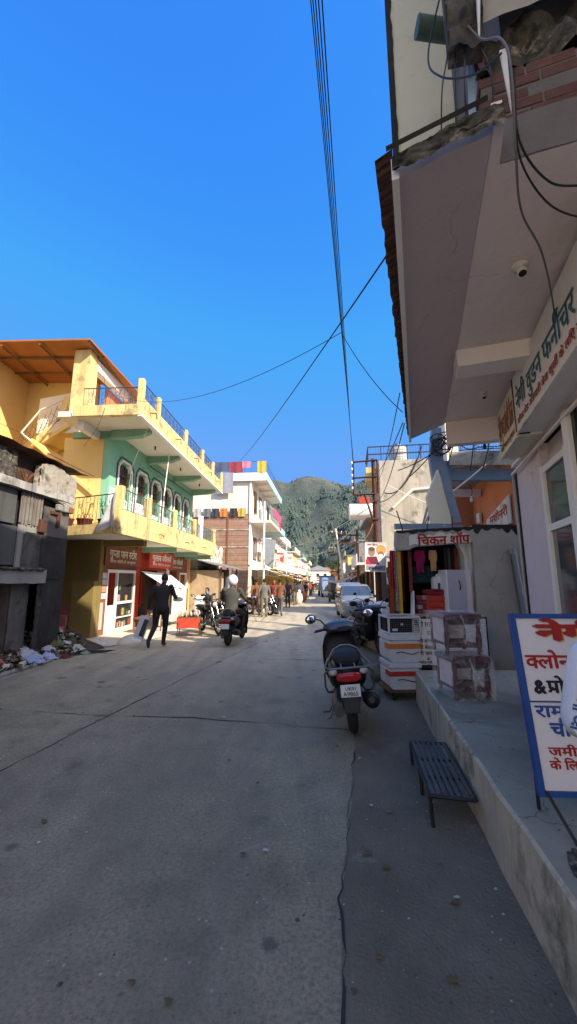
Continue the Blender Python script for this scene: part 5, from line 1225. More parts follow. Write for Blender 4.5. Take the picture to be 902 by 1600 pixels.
# ------------------------------------------------------------------ iron pole with H frame
ip = thing('utility_pole', 'rusty iron utility pole with red and white painted foot and square frame top', 'pole', (2.92, 12.9, -.05), 0)
B().tube([(0, 0, .95), (0, 0, 3.0), (-.02, 0, 5.72)], [.095, .09, .065], 14).build('shaft', M['rust'], ip)
B().tube([(0, 0, .62), (0, 0, .95)], [.099, .098], 14).build('red_band', dye((.30, .035, .02)), ip)
B().tube([(0, 0, .28), (0, 0, .62)], [.10, .099], 14).build('white_band', M['white_dirty'], ip)
B().lathe([(.17, 0), (.16, .12), (.12, .28)], (0, 0, 0), 14).build('footing', M['concrete'], ip)
b = B()
for p, q in (((-.72, -.08, 5.58), (.12, -.08, 5.66)), ((-.72, -.08, 5.02), (.12, -.08, 5.08)), ((-.72, -.08, 5.58), (-.72, -.08, 4.42)), ((.10, -.08, 5.66), (.10, -.08, 4.5)), ((-.72, -.08, 4.44), (.0, -.08, 4.48)), ((-.36, -.08, 4.44), (0, -.04, 3.25))):
    b.tube([p, q], .032, 4, smooth=False)
b.build('cross_frame', M['rust'], ip)
for i in range(5):
    B().lathe([(.02, -.05), (.045, -.03), (.025, 0), (.045, .03), (.02, .05)], (-.77, -.08, 4.67+i*.22), 10).build('insulator', M['plaster_beam'], ip)
for z in (3.6, 4.2): B().box(-.14, -.12, z, .14, -.1, z+.05).build('clamp', M['rust'], ip)
po = thing('poster_board', 'portrait election poster with a turbaned figure fixed to the iron pole', 'poster', (2.48, 12.72, 1.86), 0)
po.rotation_euler = (0, rad(2), 0)
B().box(0, 0, 0, .66, .03, .92).build('panel', M['board_w'], po)
b = B(); b.box(-.012, -.012, -.012, .672, .04, .006).box(-.012, -.012, .914, .672, .04, .932).box(-.012, -.012, .007, .006, .04, .913).box(.654, -.012, .007, .672, .04, .913); b.build('frame', M['plaster_beam'], po)
def disc(name, cx_, cz, rx, rz_, m, dy):
    B().add([(cx_+rx*math.cos(2*pi*i/24), -.002-dy, cz+rz_*math.sin(2*pi*i/24)) for i in range(24)], [tuple(range(24))]).build(name, m, po)
disc('picture', .50, .70, .155, .17, dye((.72, .36, .12)), .002); disc('picture', .50, .55, .10, .10, dye((.30, .18, .12)), .003); disc('picture', .49, .49, .09, .075, M['ink_w'], .004)
disc('picture', .20, .62, .11, .14, dye((.42, .24, .17)), .002); disc('picture', .20, .71, .11, .07, dye((.16, .10, .08)), .003)
B().add([(.01, -.003, .22), (.45, -.003, .22), (.36, -.003, .48), (.05, -.003, .46)], [(0, 1, 2, 3)]).build('picture', dye((.20, .04, .08)), po)
B().add([(.01, -.004, .21), (.2, -.004, .21), (.06, -.004, .42), (.01, -.004, .36)], [(0, 1, 2, 3)]).build('picture', dye((.55, .06, .08)), po)
B().add([(.02, -.002, .02), (.64, -.002, .02), (.64, -.002, .19), (.02, -.002, .19)], [(0, 1, 2, 3)]).build('picture', dye((.34, .33, .42)), po)
letters('lettering', 'शुभकामनायें', M['ink_k'], po, (.10, -.003, .07), (1, 0, 0), (0, 0, 1), (0, -1, 0), h=.055, w=.42, bold=.03)
letters('lettering', 'जय हिन्द'.replace('हि', 'िह').replace('न्द', '<नद'), M['ink_r'], po, (.06, -.003, .83), (1, 0, 0), (0, 0, 1), (0, -1, 0), h=.045, w=.34, bold=.03)

# ------------------------------------------------------------------ vehicles on the right
scooter('parked_scooter', 'black scooter with grey cowl parked nearest the viewer, plate UK01 A9865', (.69, 4.46, .004), -4, M['blackgloss'], M['black'], lean=-5, turn=.38)
scooter('parked_scooter', 'second black scooter facing the viewer just beyond the nearest one', (1.78, 10.0, -.01), 190, M['blackgloss'], M['greygloss'], lean=5, plate=False)
scooter('parked_scooter', 'white scooter parked in front of the silver car by the pole', (2.3, 12.0, -.04), 200, M['whitegloss'], M['whitegloss'], lean=5, plate=False)
motorbike('parked_motorcycle', 'blue motorcycle standing between the white scooter and silver car', (2.5, 14.6, -.07), 190, dye((.05, .09, .30), .35), 5)

def car(name, label, loc, rz, paint, L=3.5, W=1.5, H=1.48, cat='car', van=False):
    t = thing(name, label, cat, loc, rz)   # local -Y is the front
    h = W/2; y0 = -L/2; y1 = L/2
    def ring(y, zb, zs, zr, ws, wr):       # closed section: bottom, sill, shoulder, roof
        return [(-ws*.92, y, zb), (-ws, y, zb+.12), (-ws, y, zs-.12), (-ws*.97, y, zs), (-wr, y, zr-.03), (-wr*.8, y, zr), (wr*.8, y, zr), (wr, y, zr-.03), (ws*.97, y, zs), (ws, y, zs-.12), (ws, y, zb+.12), (ws*.92, y, zb)]
    s = .86
    if van: st_ = [(y0, .28, .80, .86, h*.86, h*.8), (y0+.12, .22, .92, 1.02, h*.97, h*.86), (y0+.5, .2, .98, 1.62, h, h*.8), (y0+.95, .2, .98, H-.02, h, h*.84), (0, .2, .98, H, h, h*.85), (y1-.3, .2, .98, H-.02, h, h*.84), (y1, .26, .95, H-.12, h*.94, h*.8)]
    else: st_ = [(y0, .30, .62, .66, h*.74, h*.66), (y0+.10, .22, .72, .78, h*.92, h*.8), (y0+.35, .20, .82, .90, h*.99, h*.86), (y0+.85, .19, .88, .985, h, h*.86), (y0+1.45, .19, .93, H-.06, h, h*.76), (y0+1.8, .19, .94, H, h, h*.78), (y1-1.0, .19, .95, H-.005, h, h*.77), (y1-.35, .2, .96, H-.12, h*.98, h*.74), (y1, .28, .92, .98, h*.9, h*.74)]
    vs = []; fs = []
    for q in st_: vs += ring(*q)
    n = 12
    for i in range(len(st_)-1):
        for k in range(n): fs.append((i*n+k, i*n+(k+1) % n, (i+1)*n+(k+1) % n, (i+1)*n+k))
    fs += [tuple(range(n)), tuple(range(len(st_)*n-1, (len(st_)-1)*n-1, -1))]
    bd_ = B().add(vs, fs, True).build('body', paint, t); bd_.modifiers.new('b', 'BEVEL').width = .02
    # windscreen and side glass as panes proud of the body
    if van: a, c = st_[1], st_[2]; pa = (a[0]+.10, 1.05, c[0]+.02, 1.58)
    else: a, c = st_[3], st_[4]; pa = (a[0]+.06, 1.005, c[0]-.02, H-.10)
    dz = .018
    B().slab([(-h*.83, pa[0]-dz, pa[1]+dz), (h*.83, pa[0]-dz, pa[1]+dz), (h*.72, pa[2]-dz, pa[3]+dz), (-h*.72, pa[2]-dz, pa[3]+dz)], (0, .01, .0)).build('windscreen', M['windscreen'], t)
    for sx in (-1, 1):
        zt = H-.10
        P = [(sx*(h*.965), y0+(1.15 if not van else .75), .99), (sx*(h*.965), y1-.45, 1.0), (sx*(h*.80), y1-.62, zt), (sx*(h*.80), y0+(1.62 if not van else .95), zt)]
        B().slab(P, (sx*.016, 0, .006)).build('side_window', M['glass'], t)
        if not van:
            B().loft([(y0+.05, .70, .02, .03, 3, sx*h*.60), (y0+.10, .72, .10, .07, 2.4, sx*h*.68), (y0+.24, .76, .12, .08, 2.4, sx*h*.78), (y0+.46, .82, .04, .05, 2, sx*h*.90)], 14).build('headlight', M['lens'], t)
        else: B().ball((sx*h*.66, y0+.02, .72), (.13, .05, .10), 14, 8).build('headlight', M['lens'], t)
        mb = B(); mb.ball((sx*(h+.10), y0+1.12, .98), (.10, .05, .07), 12, 8); mb.tube([(sx*h*.95, y0+1.15, .93), (sx*(h+.08), y0+1.12, .96)], .02, 5); mb.build('door_mirror', M['black'], t)
        for yy in (y0+.62, y1-.58):
            b = B(); b.torus((sx*(h-.09), yy, .28), .20, .085, 24, 10, 'x'); o = b.build('wheel', M['tyre'], t)
            B().lathe([(0, -.09), (.16, -.09), (.19, -.07), (.19, .07), (.16, .09), (0, .09)], (sx*(h-.09), yy, .28), 18, Matrix.Rotation(pi/2, 3, 'Y')).build('hub_cap', M['galv'], o)
    B().loft([(y0-.012, .40, .42, .085, 4), (y0+.06, .40, .46, .10, 4)], 18).build('lower_grille', M['black'], t)
    B().loft([(y0+.0, .665, .26, .022, 4), (y0+.12, .68, .28, .035, 4)], 14).build('upper_grille', M['black'], t)
    B().box(-.21, y0-.030, .39, .21, y0-.02, .47).build('number_plate', M['platew'], t)
    B().loft([(y0-.008, .68, .05, .02, 2), (y0+.02, .69, .05, .02, 2)], 12).build('badge', M['chrome'], t)
    return t
car('parked_car', 'silver hatchback parked on the right facing the viewer', (2.98, 17.9, -.10), -3, M['silver'])
car('parked_van', 'small white van parked behind the silver hatchback', (3.7, 24.6, -.20), -3, M['whitegloss'], 3.4, 1.48, 1.6, 'van', True)
# three-wheeler
def auto(label, loc, rz):
    t = thing('auto_rickshaw', label, 'rickshaw', loc, rz)
    B().loft([(-1.3, .62, .10, .25, 2.4), (-1.15, .70, .34, .38, 2.6), (-.75, .75, .52, .45, 3), (-.6, .55, .58, .30, 4), (1.1, .6, .62, .35, 4), (1.25, .6, .5, .3, 3)], 20).build('body', M['black'], t)
    B().loft([(-.85, 1.62, .45, .06, 3), (-.7, 1.70, .60, .10, 3.4), (1.0, 1.70, .62, .12, 3.4), (1.2, 1.4, .56, .3, 3.4), (1.26, 1.1, .5, .2, 3)], 20).build('hood', mat('pale_canvas', (.5, .48, .44), None, 2, .8, .1), t)
    B().slab([(-.46, -.92, 1.08), (.46, -.92, 1.08), (.44, -.78, 1.62), (-.44, -.78, 1.62)], (0, .02, 0)).build('windscreen', M['windscreen'], t)
    for x in (-.56, .56): B().tube([(x, -.55, .8), (x*.98, -.6, 1.68)], .03, 6).build('post', M['black'], t)
    B().ball((0, -1.28, .85), (.09, .05, .09), 12, 8).build('headlight', M['lens'], t)
    for x, y in ((0, -1.15), (-.5, .85), (.5, .85)): B().torus((x, y, .23), .17, .06, 20, 8, 'x').build('wheel', M['tyre'], t)
    return t
auto('black three wheeler with pale hood parked behind the white van', (4.0, 32.5, -.31), 4)
# goods carrier coming up the street
def truck(label, loc, rz):
    t = thing('pickup_truck', label, 'truck', loc, rz)
    cb_ = mat('truck_blue', (.20, .27, .40), (.16, .22, .33), 2, .5, .05)
    B().loft([(-2.2, .75, .80, .30, 5), (-2.1, .85, .86, .42, 6), (-1.95, 1.0, .88, .56, 6), (-1.55, 1.35, .84, .92, 6), (-.55, 1.38, .84, .95, 6), (-.5, 1.2, .8, .7, 6)], 24).build('cab', cb_, t)
    B().slab([(-.70, -1.985, 1.32), (.70, -1.985, 1.32), (.64, -1.72, 2.0), (-.64, -1.72, 2.0)], (0, .012, .01)).build('windscreen', M['windscreen'], t)
    b = B(); b.box(-.95, -.45, .75, .95, 2.3, .85)
    for z in (.9, 1.2, 1.5, 1.8, 2.1): b.box(-.95, -.45, z, -.91, 2.3, z+.18).box(.91, -.45, z, .95, 2.3, z+.18)
    b.box(-.95, -.45, .85, .95, -.40, 2.45); b.build('load_bed', M['bluegrey'], t)
    B().slab([(-.97, -.5, 2.42), (.97, -.5, 2.42), (.97, 2.3, 2.35), (-.97, 2.3, 2.35)], (0, 0, .08)).build('tarpaulin', dye((.16, .17, .19)), t)
    B().box(-.86, -2.30, .42, .86, -2.18, .66).build('bumper', M['white_dirty'], t, .02); B().box(-.25, -2.315, .48, .25, -2.305, .6).build('number_plate', M['platew'], t)
    B().box(-.5, -2.235, .82, .5, -2.2, 1.05).build('grille', M['galv'], t)
    for x in (-.65, .65): B().ball((x, -2.2, .86), (.13, .05, .11), 12, 8).build('headlight', M['lens'], t)
    for x in (-.75, .75):
        for y in (-1.5, 1.4): B().torus((x, y, .36), .26, .11, 22, 8, 'x').build('wheel', M['tyre'], t)
    return t
truck('blue grey goods truck driving towards the viewer down the street', (4.65, 48.5, -.47), 3)
# ------------------------------------------------------------------ burnt building (local x along the street, -y towards it)
bb_ = thing('burnt_building', 'derelict grey soot blackened two storey building at the left edge', 'building', (-5.07, 8.9, 0), 86.6)
def wob(x0, x1, z0, z1, y, amp, s, nu=30, nv=30, th=None):
    def f(u, v):
        x = x0+(x1-x0)*u; z = z0+(z1-z0)*v; e = amp*.4*noise.fractal(V((x*s, z*s, y*7)), 1, 2, 4)
        return V((x+e*.5*(u in (0, 1)), y-abs(e), z+e*.7*(v in (0, 1))))
    return B().grid(f, nu, nv)
bx('inner_mass', M['dark'], bb_, -9, 1.2, -.1, -.05, 5, 3.9)
bx('inner_wall', M['burnt'], bb_, -9, .12, 1.7, -.05, 1.19, 3.3)
wob(-.74, .0, -.1, 1.72, 0, .05, 5).build('pier', M['burnt'], bb_)
B().grid(lambda u, v: V((.0, 0+1.2*u, -.1+3.9*v)), 4, 8).build('side_wall', M['burnt'], bb_)
rr = random.Random(21); wob(-.86, -.70, -.1, 1.7, -.03, .06, 9, 8, 60).build('broken_bricks', M['rubble_d'], bb_)
wob(-1.36, -.88, -.1, 1.60, .12, .04, 4, 14, 24).build('column', M['bgrey'], bb_)
bx('column', M['bgrey'], bb_, -1.36, .14, -.1, -.88, .5, 1.6)
# slab between floors, ragged
wob(-9, -.72, 1.52, 1.80, -.10, .05, 3, 120, 6).build('floor_slab', M['concrete'], bb_)
bx('floor_slab', M['concrete'], bb_, -9, -.08, 1.55, -.74, .6, 1.78)
b = B()
for i in range(60):
    x = -3+2.2*i/60; b.ball((x, -.12, 1.79), (rr.uniform(.03, .07), .05, rr.uniform(.015, .04)), 6, 4)
b.build('debris', M['rubble_c'], bb_)
# upper storey: sheets, corrugated patch, plaster
for i, (x0, x1, z0, z1) in enumerate(((-2.5, -1.56, 2.64, 3.30), (-2.5, -1.46, 1.86, 2.60), (-3.6, -2.53, 1.86, 2.9), (-3.6, -2.53, 2.94, 3.3), (-4.7, -3.63, 1.86, 3.3), (-6, -4.73, 1.86, 3.3))):
    B().box(x0, .05+.012*i, z0, x1, .075+.012*i, z1).build('sheet_panel', M['sheet_b'], bb_, .004)
cg = B()
cg.grid(lambda u, v: V((-1.50+.62*u, .02+.018*math.sin(u*6.28*8), 2.66+(.66)*v+.02*math.sin(u*31))), 96, 2); cg.build('corrugated_patch', M['corr_g'], bb_)
B().box(-1.44, .03, 1.80, -.80, .07, 2.66).build('dark_board', M['concrete'], bb_)
wob(-1.32, -.86, 1.80, 2.52, .0, .02, 4, 16, 20).build('plaster_patch', M['bgrey'], bb_)
wob(-.86, .0, 1.66, 3.12, .0, .018, 3, 24, 40).build('plaster_wall', M['bgrey'], bb_)
wob(-.84, .0, 1.60, 2.5, -.012, .03, 4, 24, 34).build('soot_stain', M['burnt'], bb_)
bx('rusty_box', M['rust'], bb_, -.98, -.06, 2.55, -.80, .02, 2.82, bevel=.01); bx('bracket', M['rust'], bb_, -.45, -.05, 2.72, -.36, .0, 3.0, bevel=.01); bx('bracket', M['rust'], bb_, -.66, -.05, 2.98, -.37, .01, 3.05, bevel=.01)
for x in (-.52, -.30, -.12): bx('loose_block', M['concrete' if x < -.2 else 'brown_p'], bb_, x, -.10, 3.08, x+.14, .0, 3.22, bevel=.02)
wob(-9, -.02, 3.31, 3.46, -.08, .03, 3, 110, 6).build('lintel_ledge', M['grimy'], bb_)
bx('lintel_ledge', M['grimy'], bb_, -9, -.06, 3.32, -.04, .3, 3.45)
# big fallen plaster slab leaning above the lintel, dark gap and thin tin roof
fsb = B(); P = [(-1.16, -.02, 3.45), (-.02, -.05, 3.16), (.06, -.04, 3.92), (-.55, 0, 4.02), (-.92, .02, 4.03), (-1.10, .0, 3.92)]
def fsl(u, v):
    x = -1.18+1.22*u; z0 = 3.44-.24*u; z1 = 3.93+.10*math.sin(pi*min(1, u*1.2))-.05*u
    return V((x+.04*noise.noise(V((v*6, 1, 1))), -.07-.010*noise.fractal(V((x*8, v*8, 2)), 1, 2, 5)-.02*v, z0+(z1-z0)*v+.035*noise.fractal(V((x*9, v*2, 5)), 1, 2, 3)*(v > .9 or v < .1)))
fsb.grid(fsl, 36, 18); fsb.slab([(p[0], p[1]-.02, p[2]) for p in P], (0, .12, 0)); fsb.build('fallen_slab', M['blight'], bb_)
bx('roof_void', M['dark_b'], bb_, -9, .15, 3.46, -.06, 1.1, 4.06)  # solid dark box standing in for the shaded gap under the roof
b = B()
def rf(u, v):
    x = -2.6+2.95*u; return V((x, -.18+.5*v, 4.10-.03*u-.012*math.sin(u*30)+.03*v))
B().grid(rf, 40, 3).build('tin_roof', M['rust_tin'], bb_)
B().tube([(-1.2, -.2, 4.15), (-.1, -.22, 4.12), (.45, -.25, 4.1)], .012, 5).build('pole', M['wood'], bb_)
wob(-2.6, -1.72, 3.46, 4.0, .02, .09, 7, 30, 24).build('stone_stub', M['rubble_c'], bb_)
t = thing('dry_plant', 'dry reddish weeds growing on the ledge of the burnt building', 'plant', bb_.matrix_basis.translation, 0)
t.location = V((-5.07, 8.9, 0))+V((-.06*1.4, -1.45, 3.46)); b = B()
for i in range(26):
    a = rr.uniform(0, 6.28); l = rr.uniform(.1, .26); b.tube([(0, 0, 0), (math.cos(a)*l*.3, math.sin(a)*l*.5, l*.6), (math.cos(a)*l*.5, math.sin(a)*l*.9, l)], .006, 4)
b.build('stems', dye((.30, .13, .07)), t, fix=False)

# ------------------------------------------------------------------ rubbish heap
def heap(u, v):
    x = -8+4.0*u; y = 3.0+6.6*v; edge_ = -4.72-.05*math.sin(y*3)+.45*max(0, (y-8.2))*.6
    d = max(0, min(1, (edge_-x)/.9)); z = .50*d**.7*(.7+.6*noise.noise(V((x*1.3, y*1.3, 2))))+.10*d*noise.fractal(V((x*4, y*4, 1)), 1, 2, 4)
    return V((x, y, z-.012 if d > 0 else -.04))
stuff(B().grid(heap, 70, 110).build('rubbish_heap', mat('litter_soil', (.085, .07, .05), (.03, .026, .02), 5, .95, .8, 14, dirt=(.2, .17, .13), ds=4, dth=.64)), 'low heap of dark soil and litter along the left road edge', 'rubbish heap')
lv = {}
rr = random.Random(31)
for i in range(9000):
    x = rr.uniform(-6.6, -4.6); y = rr.uniform(5.0, 9.4); p = heap((x+8)/4, (y-3)/6.6)
    if p.z < .0: continue
    if noise.noise(V((x*1.6, y*1.6, 6))) < rr.uniform(-.6, .3): continue
    k = rr.choices(range(6), (28, 25, 14, 14, 9, 8))[0]; s = rr.uniform(.018, .075)*(1.5 if k > 3 else 1)
    T = Matrix.Translation(p+V((0, 0, rr.uniform(.0, .05)))) @ Matrix.Rotation(rr.uniform(0, 6.28), 4, 'Z') @ Matrix.Rotation(rr.uniform(-1, 1), 4, 'X') @ Matrix.Rotation(rr.uniform(-.8, .8), 4, 'Y')
    b = lv.setdefault(k, B()); b.add([T @ V(q) for q in ((-s, -s*.5, 0), (0, -s*.6, s*.35), (s, -s*.3, 0), (s*.8, s*.5, s*.2), (0, s*.55, 0), (-s*.9, s*.4, s*.25))], [(0, 1, 4, 5), (1, 2, 3, 4)])
for k, c in enumerate(((.13, .11, .045), (.09, .05, .03), (.07, .10, .04), (.30, .24, .16), (.5, .5, .5), (.05, .045, .04))):
    if k in lv: stuff(lv[k].build('leaf_litter', dye(c), fix=False), ('dry olive leaves', 'brown dead leaves', 'green leaves', 'torn straw and card scraps', 'white paper scraps', 'dark charred bits')[k]+' strewn over the rubbish heap', 'litter')
def rag(label, x, y, sx, sy, h, col, seed, name='cloth_rag', cat='cloth', rz=0):
    b = B(); R_ = Matrix.Rotation(rz, 3, 'Z'); base = heap(min(.99, (x+8)/4), (y-3)/6.6).z
    def f(u, v):
        e = 1-.35*noise.noise(V((math.atan2(v-.5, u-.5)*1.2, seed, 0)))
        q = R_ @ V(((u-.5)*sx*e, (v-.5)*sy*e, 0)); k = max(0, 1-4*((u-.5)**2+(v-.5)**2))
        z = heap(min(.99, (x+q.x+8)/4), (y+q.y-3)/6.6).z
        return V((x+q.x, y+q.y, max(z, base*.6)+.025+h*k*(.6+.8*abs(noise.noise(V((u*5, v*5, seed)))))+.02*noise.noise(V((u*9, v*9, seed)))))
    b.grid(f, 22, 22); return tag(b.build(name, dye(col), fix=False), label, cat)
rag('crumpled pale blue cloth lying at the front of the rubbish heap', -4.82, 7.75, .42, .34, .09, (.30, .36, .58), 1, rz=.5)
rag('second pale blue rag draped behind the front one', -4.78, 8.15, .30, .28, .12, (.36, .42, .62), 2, rz=1.2)
rag('grey white plastic sheet spread over the middle of the heap', -5.05, 8.0, .5, .5, .12, (.40, .42, .48), 3, rz=.2, name='plastic_sheet', cat='plastic')
rag('lavender cloth scrap beside the grey plastic sheet', -5.05, 8.5, .34, .3, .10, (.42, .40, .50), 4)
rag('green plastic bag on top of the heap by the burnt wall', -5.42, 8.15, .34, .26, .14, (.10, .26, .20), 5, name='plastic_bag', cat='bag')
rag('pale torn paper bag right of the rubbish heap', -4.66, 9.05, .26, .22, .10, (.5, .47, .42), 6, name='paper_bag', cat='bag')
rag('dark maroon rag at the road end of the heap', -4.62, 8.45, .26, .22, .08, (.12, .025, .03), 7)
rag('small green white packet near the drain', -4.42, 8.9, .20, .18, .07, (.2, .33, .24), 8, name='packet', cat='packet')
rag('white paper lying on the pavement edge beyond the heap', -4.5, 9.75, .30, .2, .05, (.55, .55, .53), 9, name='paper_sheet', cat='paper')
rag('brown straw bundle behind the plastic sheet', -5.2, 8.75, .5, .4, .2, (.14, .10, .05), 10, name='straw_bundle', cat='straw')
rl = random.Random(61)
for i in range(14):
    x, y = rl.uniform(-5.9, -4.85), rl.uniform(5.6, 9.0); c = rl.choice((((.42, .44, .50), 'grey'), ((.16, .22, .40), 'blue'), ((.40, .12, .10), 'red'), ((.5, .48, .44), 'white'), ((.12, .20, .12), 'green'), ((.30, .24, .12), 'tan')))
    o = rag('crumpled %s litter among the leaves of the rubbish heap' % c[1], x, y, rl.uniform(.12, .3), rl.uniform(.1, .24), rl.uniform(.05, .12), c[0], 20+i, name='litter_scrap', cat='litter', rz=rl.uniform(0, 3)); o['group'] = 'litter scraps on the rubbish heap, '+c[1]
b = B(); b.tube([(-4.74-.05*math.sin(y*3), y, .02) for y in [3+.25*i for i in range(22)]], .05, 6); struct(b.build('kerb_edge', M['concrete']))
struct(B().add([(-4.62, 8.6, .006), (-4.05, 9.05, .006), (-3.95, 9.35, .006), (-4.5, 9.3, .006)], [(0, 1, 2, 3)]).build('drain', M['dark']))

# ------------------------------------------------------------------ yellow and green balcony house
yh = thing('balcony_house', 'yellow and green two storey house with long iron railed balconies over shops', 'house', (-5.52, 11.68, 0), 86.68)
def rail(b, p, q, z0, z1, sp=.11, scroll=True):
    p, q = V((p[0], p[1], 0)), V((q[0], q[1], 0)); L = (q-p).length; d = (q-p)/L; n = max(2, int(L/sp))
    for z in (z0+.03, z1): b.tube([p+V((0, 0, z)), q+V((0, 0, z))], .016 if z == z1 else .01, 5)
    for i in range(n+1):
        s = p+d*(L*i/n); b.tube([s+V((0, 0, z0)), s+V((0, 0, z1))], .007, 4)
        if scroll and i < n:
            c = p+d*(L*(i+.5)/n); h = z1-z0
            if i % 3 == 1:
                for k, zz in enumerate((.3, .68)):
                    r0 = sp*.36; b.tube([c+d*(r0*math.cos(a*.785))+V((0, 0, z0+h*zz+r0*1.35*math.sin(a*.785))) for a in range(9)], .007, 4)
            elif i % 3 == 2: b.tube([c+d*(sp*.4*math.sin(k*.785))+V((0, 0, z0+h*k/8)) for k in range(9)], .006, 4)
    return b
# ground floor shop walls (openings between pillars)
for nm, m, x0, x1 in (('pillar', 'brown_p', -.02, .34), ('pillar', 'red_p', 2.30, 2.62), ('pillar', 'white_dirty', 5.2, 5.55), ('pillar', 'brown_p', 6.5, 6.9), ('pillar', 'orange_p', 8.0, 8.35)):
    bx(nm, M[m], yh, x0, 0, -.25, x1, .4, 2.78)
bx('shop_wall', M['brown_p'], yh, .34, .02, 1.93, 2.30, .3, 2.78); bx('shop_wall', M['red_p'], yh, 2.62, .02, 1.95, 5.2, .3, 2.78); bx('shop_wall', M['brown_p'], yh, 5.55, .02, 1.95, 8.0, .3, 2.78)
bx('shop_interior', M['red_p'], yh, 2.5, 1.6, -.2, 5.6, 1.7, 2.7); bx('shop_interior', M['dark_b'], yh, .3, 1.5, -.2, 2.5, 1.6, 2.7); bx('shop_interior', M['dark_b'], yh, 5.5, 1.3, -.2, 8.3, 1.4, 2.7)
bx('shop_floor', M['apron'], yh, -.1, .01, -.3, 8.4, 1.7, .02)
bx('end_wall', M['yellow'], yh, 8.36, .0, -.3, 8.5, 5, 6.0)
# olive corner wall and dark recess under the balcony
bx('corner_wall', M['olive'], yh, -.18, .40, -.25, -.03, 1.5, 2.78); bx('corner_wall', M['olive'], yh, -.42, -.02, -.3, -.18, .62, 1.55); bx('corner_pier', M['olive'], yh, -.2, -.03, -.3, -.025, .39, 2.78)
bx('recess_wall', M['olive'], yh, .1, 1.5, -.3, .3, 6, 3.0); bx('side_recess', M['dark_b'], yh, -2.6, 1.35, -.2, .1, 1.5, 2.8)
for k in range(3): bx('pink_step', M['pink_p'], yh, -.75+.25*k, .66, -.1, -.2, 1.25, .32+.28*k, bevel=.01)
# lower balcony
B().slab([(-1.95, -1.4, 2.75), (7.8, -1.4, 2.75), (7.8, 0, 2.75), (0, 0, 2.75), (0, 1.3, 2.75), (-1.05, 1.3, 2.75)], (0, 0, .2)).build('balcony_slab', M['slab_w'], yh)
B().box(-1.97, -1.42, 2.72, 7.82, -1.26, 3.36).box(7.70, -1.26, 2.72, 7.82, .0, 3.36).build('balcony_parapet', M['yellow_d'], yh, .01)
B().slab([(-1.98, -1.25, 2.74), (-1.07, 1.3, 2.74), (-1.07, 1.3, 2.99), (-1.98, -1.25, 2.99)], (.09, 0, 0)).build('balcony_edge', M['yellow_d'], yh)
for x in (-.05, 2.6, 5.3, 7.5): bx('beam', M['teal_d'] if x > 2 else M['olive'], yh, x, -1.24, 2.56, x+.2, .0, 2.748)
for x, h in ((-1.96, 3.95), (-.25, 3.98), (2.0, 4.02), (4.35, 4.05), (5.35, 4.35), (7.68, 4.02)): bx('post', M['white'] if x == 5.35 else M['yellow_d'], yh, x, -1.43, 3.34, x+.18, -1.25, h, bevel=.01)
b = B(); rail(b, (-1.77, -1.34), (-.27, -1.34), 3.37, 3.92); rail(b, (-.05, -1.34), (1.98, -1.34), 3.37, 3.92); rail(b, (2.2, -1.34), (4.33, -1.34), 3.37, 3.92); rail(b, (4.55, -1.34), (5.33, -1.34), 3.37, 3.92); rail(b, (5.55, -1.34), (7.66, -1.34), 3.37, 3.92)
b.build('balcony_rail', mat('teal_iron', (.10, .20, .20), (.04, .06, .06), 8, .6, 0), yh, fix=False)
b = B(); rail(b, (-1.05, 1.25), (-1.92, -1.2), 2.99, 3.74, .13); b.build('balcony_rail', M['rust'], yh, fix=False)
# first floor: teal front with six curtained windows
wx = [(.55, 1.38), (1.9, 2.75), (3.2, 4.05), (4.45, 5.25), (5.72, 6.5), (7.0, 7.75)]
b = B(); xs = [0.0]+[v for p in wx for v in p]+[8.36]
for i in range(0, len(xs), 2): b.box(xs[i], 0, 2.95, xs[i+1], .25, 6.2)
for x0, x1 in wx: b.box(x0, .001, 5.38, x1, .25, 6.2)
b.build('front_wall', M['teal'], yh)
lit_teal = mat('sunlit_teal', (.76, .84, .80), None, 2, .7, .03)
for i in range(0, len(xs), 2): bx('sunlit_band', lit_teal, yh, xs[i]+.02, -.012, 2.95, xs[i+1]-.02, -.002, 4.42)  # lower wall paler: sunlight on the teal painted into the colour
for i, (x0, x1) in enumerate(wx):
    fr = B(); c = .2
    P = [(x0-.06, 3.0), (x0-.06, 5.38-c), (x0+c-.05, 5.45), (x1-c+.05, 5.45), (x1+.06, 5.38-c), (x1+.06, 3.0)]
    fr.tube([(x, -.02, z) for x, z in P], .036, 4, smooth=False)
    for q in ((x0, x0+c, 1), (x1, x1-c, -1)): fr.prism([(q[0], 5.38), (q[1], 5.38), (q[0], 5.38-c)], 'y', .0, .1)
    fo = fr.build('window', M['white'], yh)
    ol = B(); ol.tube([(x+(.10 if x > (x0+x1)/2 else -.10), -.025, z+.10*(z > 4)) for x, z in P], .018, 4, smooth=False); ol.build('outline', M['iron'], fo)
    bx('pane', M['glass'], fo, x0, .16, 2.95, x1, .18, 5.38)
    g = B()
    for k in range(1, 6): g.box(x0+(x1-x0)*k/6-.008, .06, 2.95, x0+(x1-x0)*k/6+.008, .075, 5.38)
    for z in (4.1, 4.4, 4.7, 5.0): g.box(x0, .07, z, x1, .085, z+.03)
    g.build('grille', M['wood'], fo)
    cu = B(); cu.grid(lambda u, v: V((x0+.02+(x1-x0-.04)*u, .045+.02*math.sin(u*28+i), 2.95+(1.25+.12*math.sin(i*2.1))*v)), 30, 3); cu.build('curtain', M['white'], fo, fix=False)
bx('dark_valance', M['teal_d'], yh, 2.7, -.03, 5.74, 8.3, -.002, 5.86); bx('dark_valance', M['iron_b'], yh, 2.9, -.04, 5.862, 8.1, -.002, 5.90)
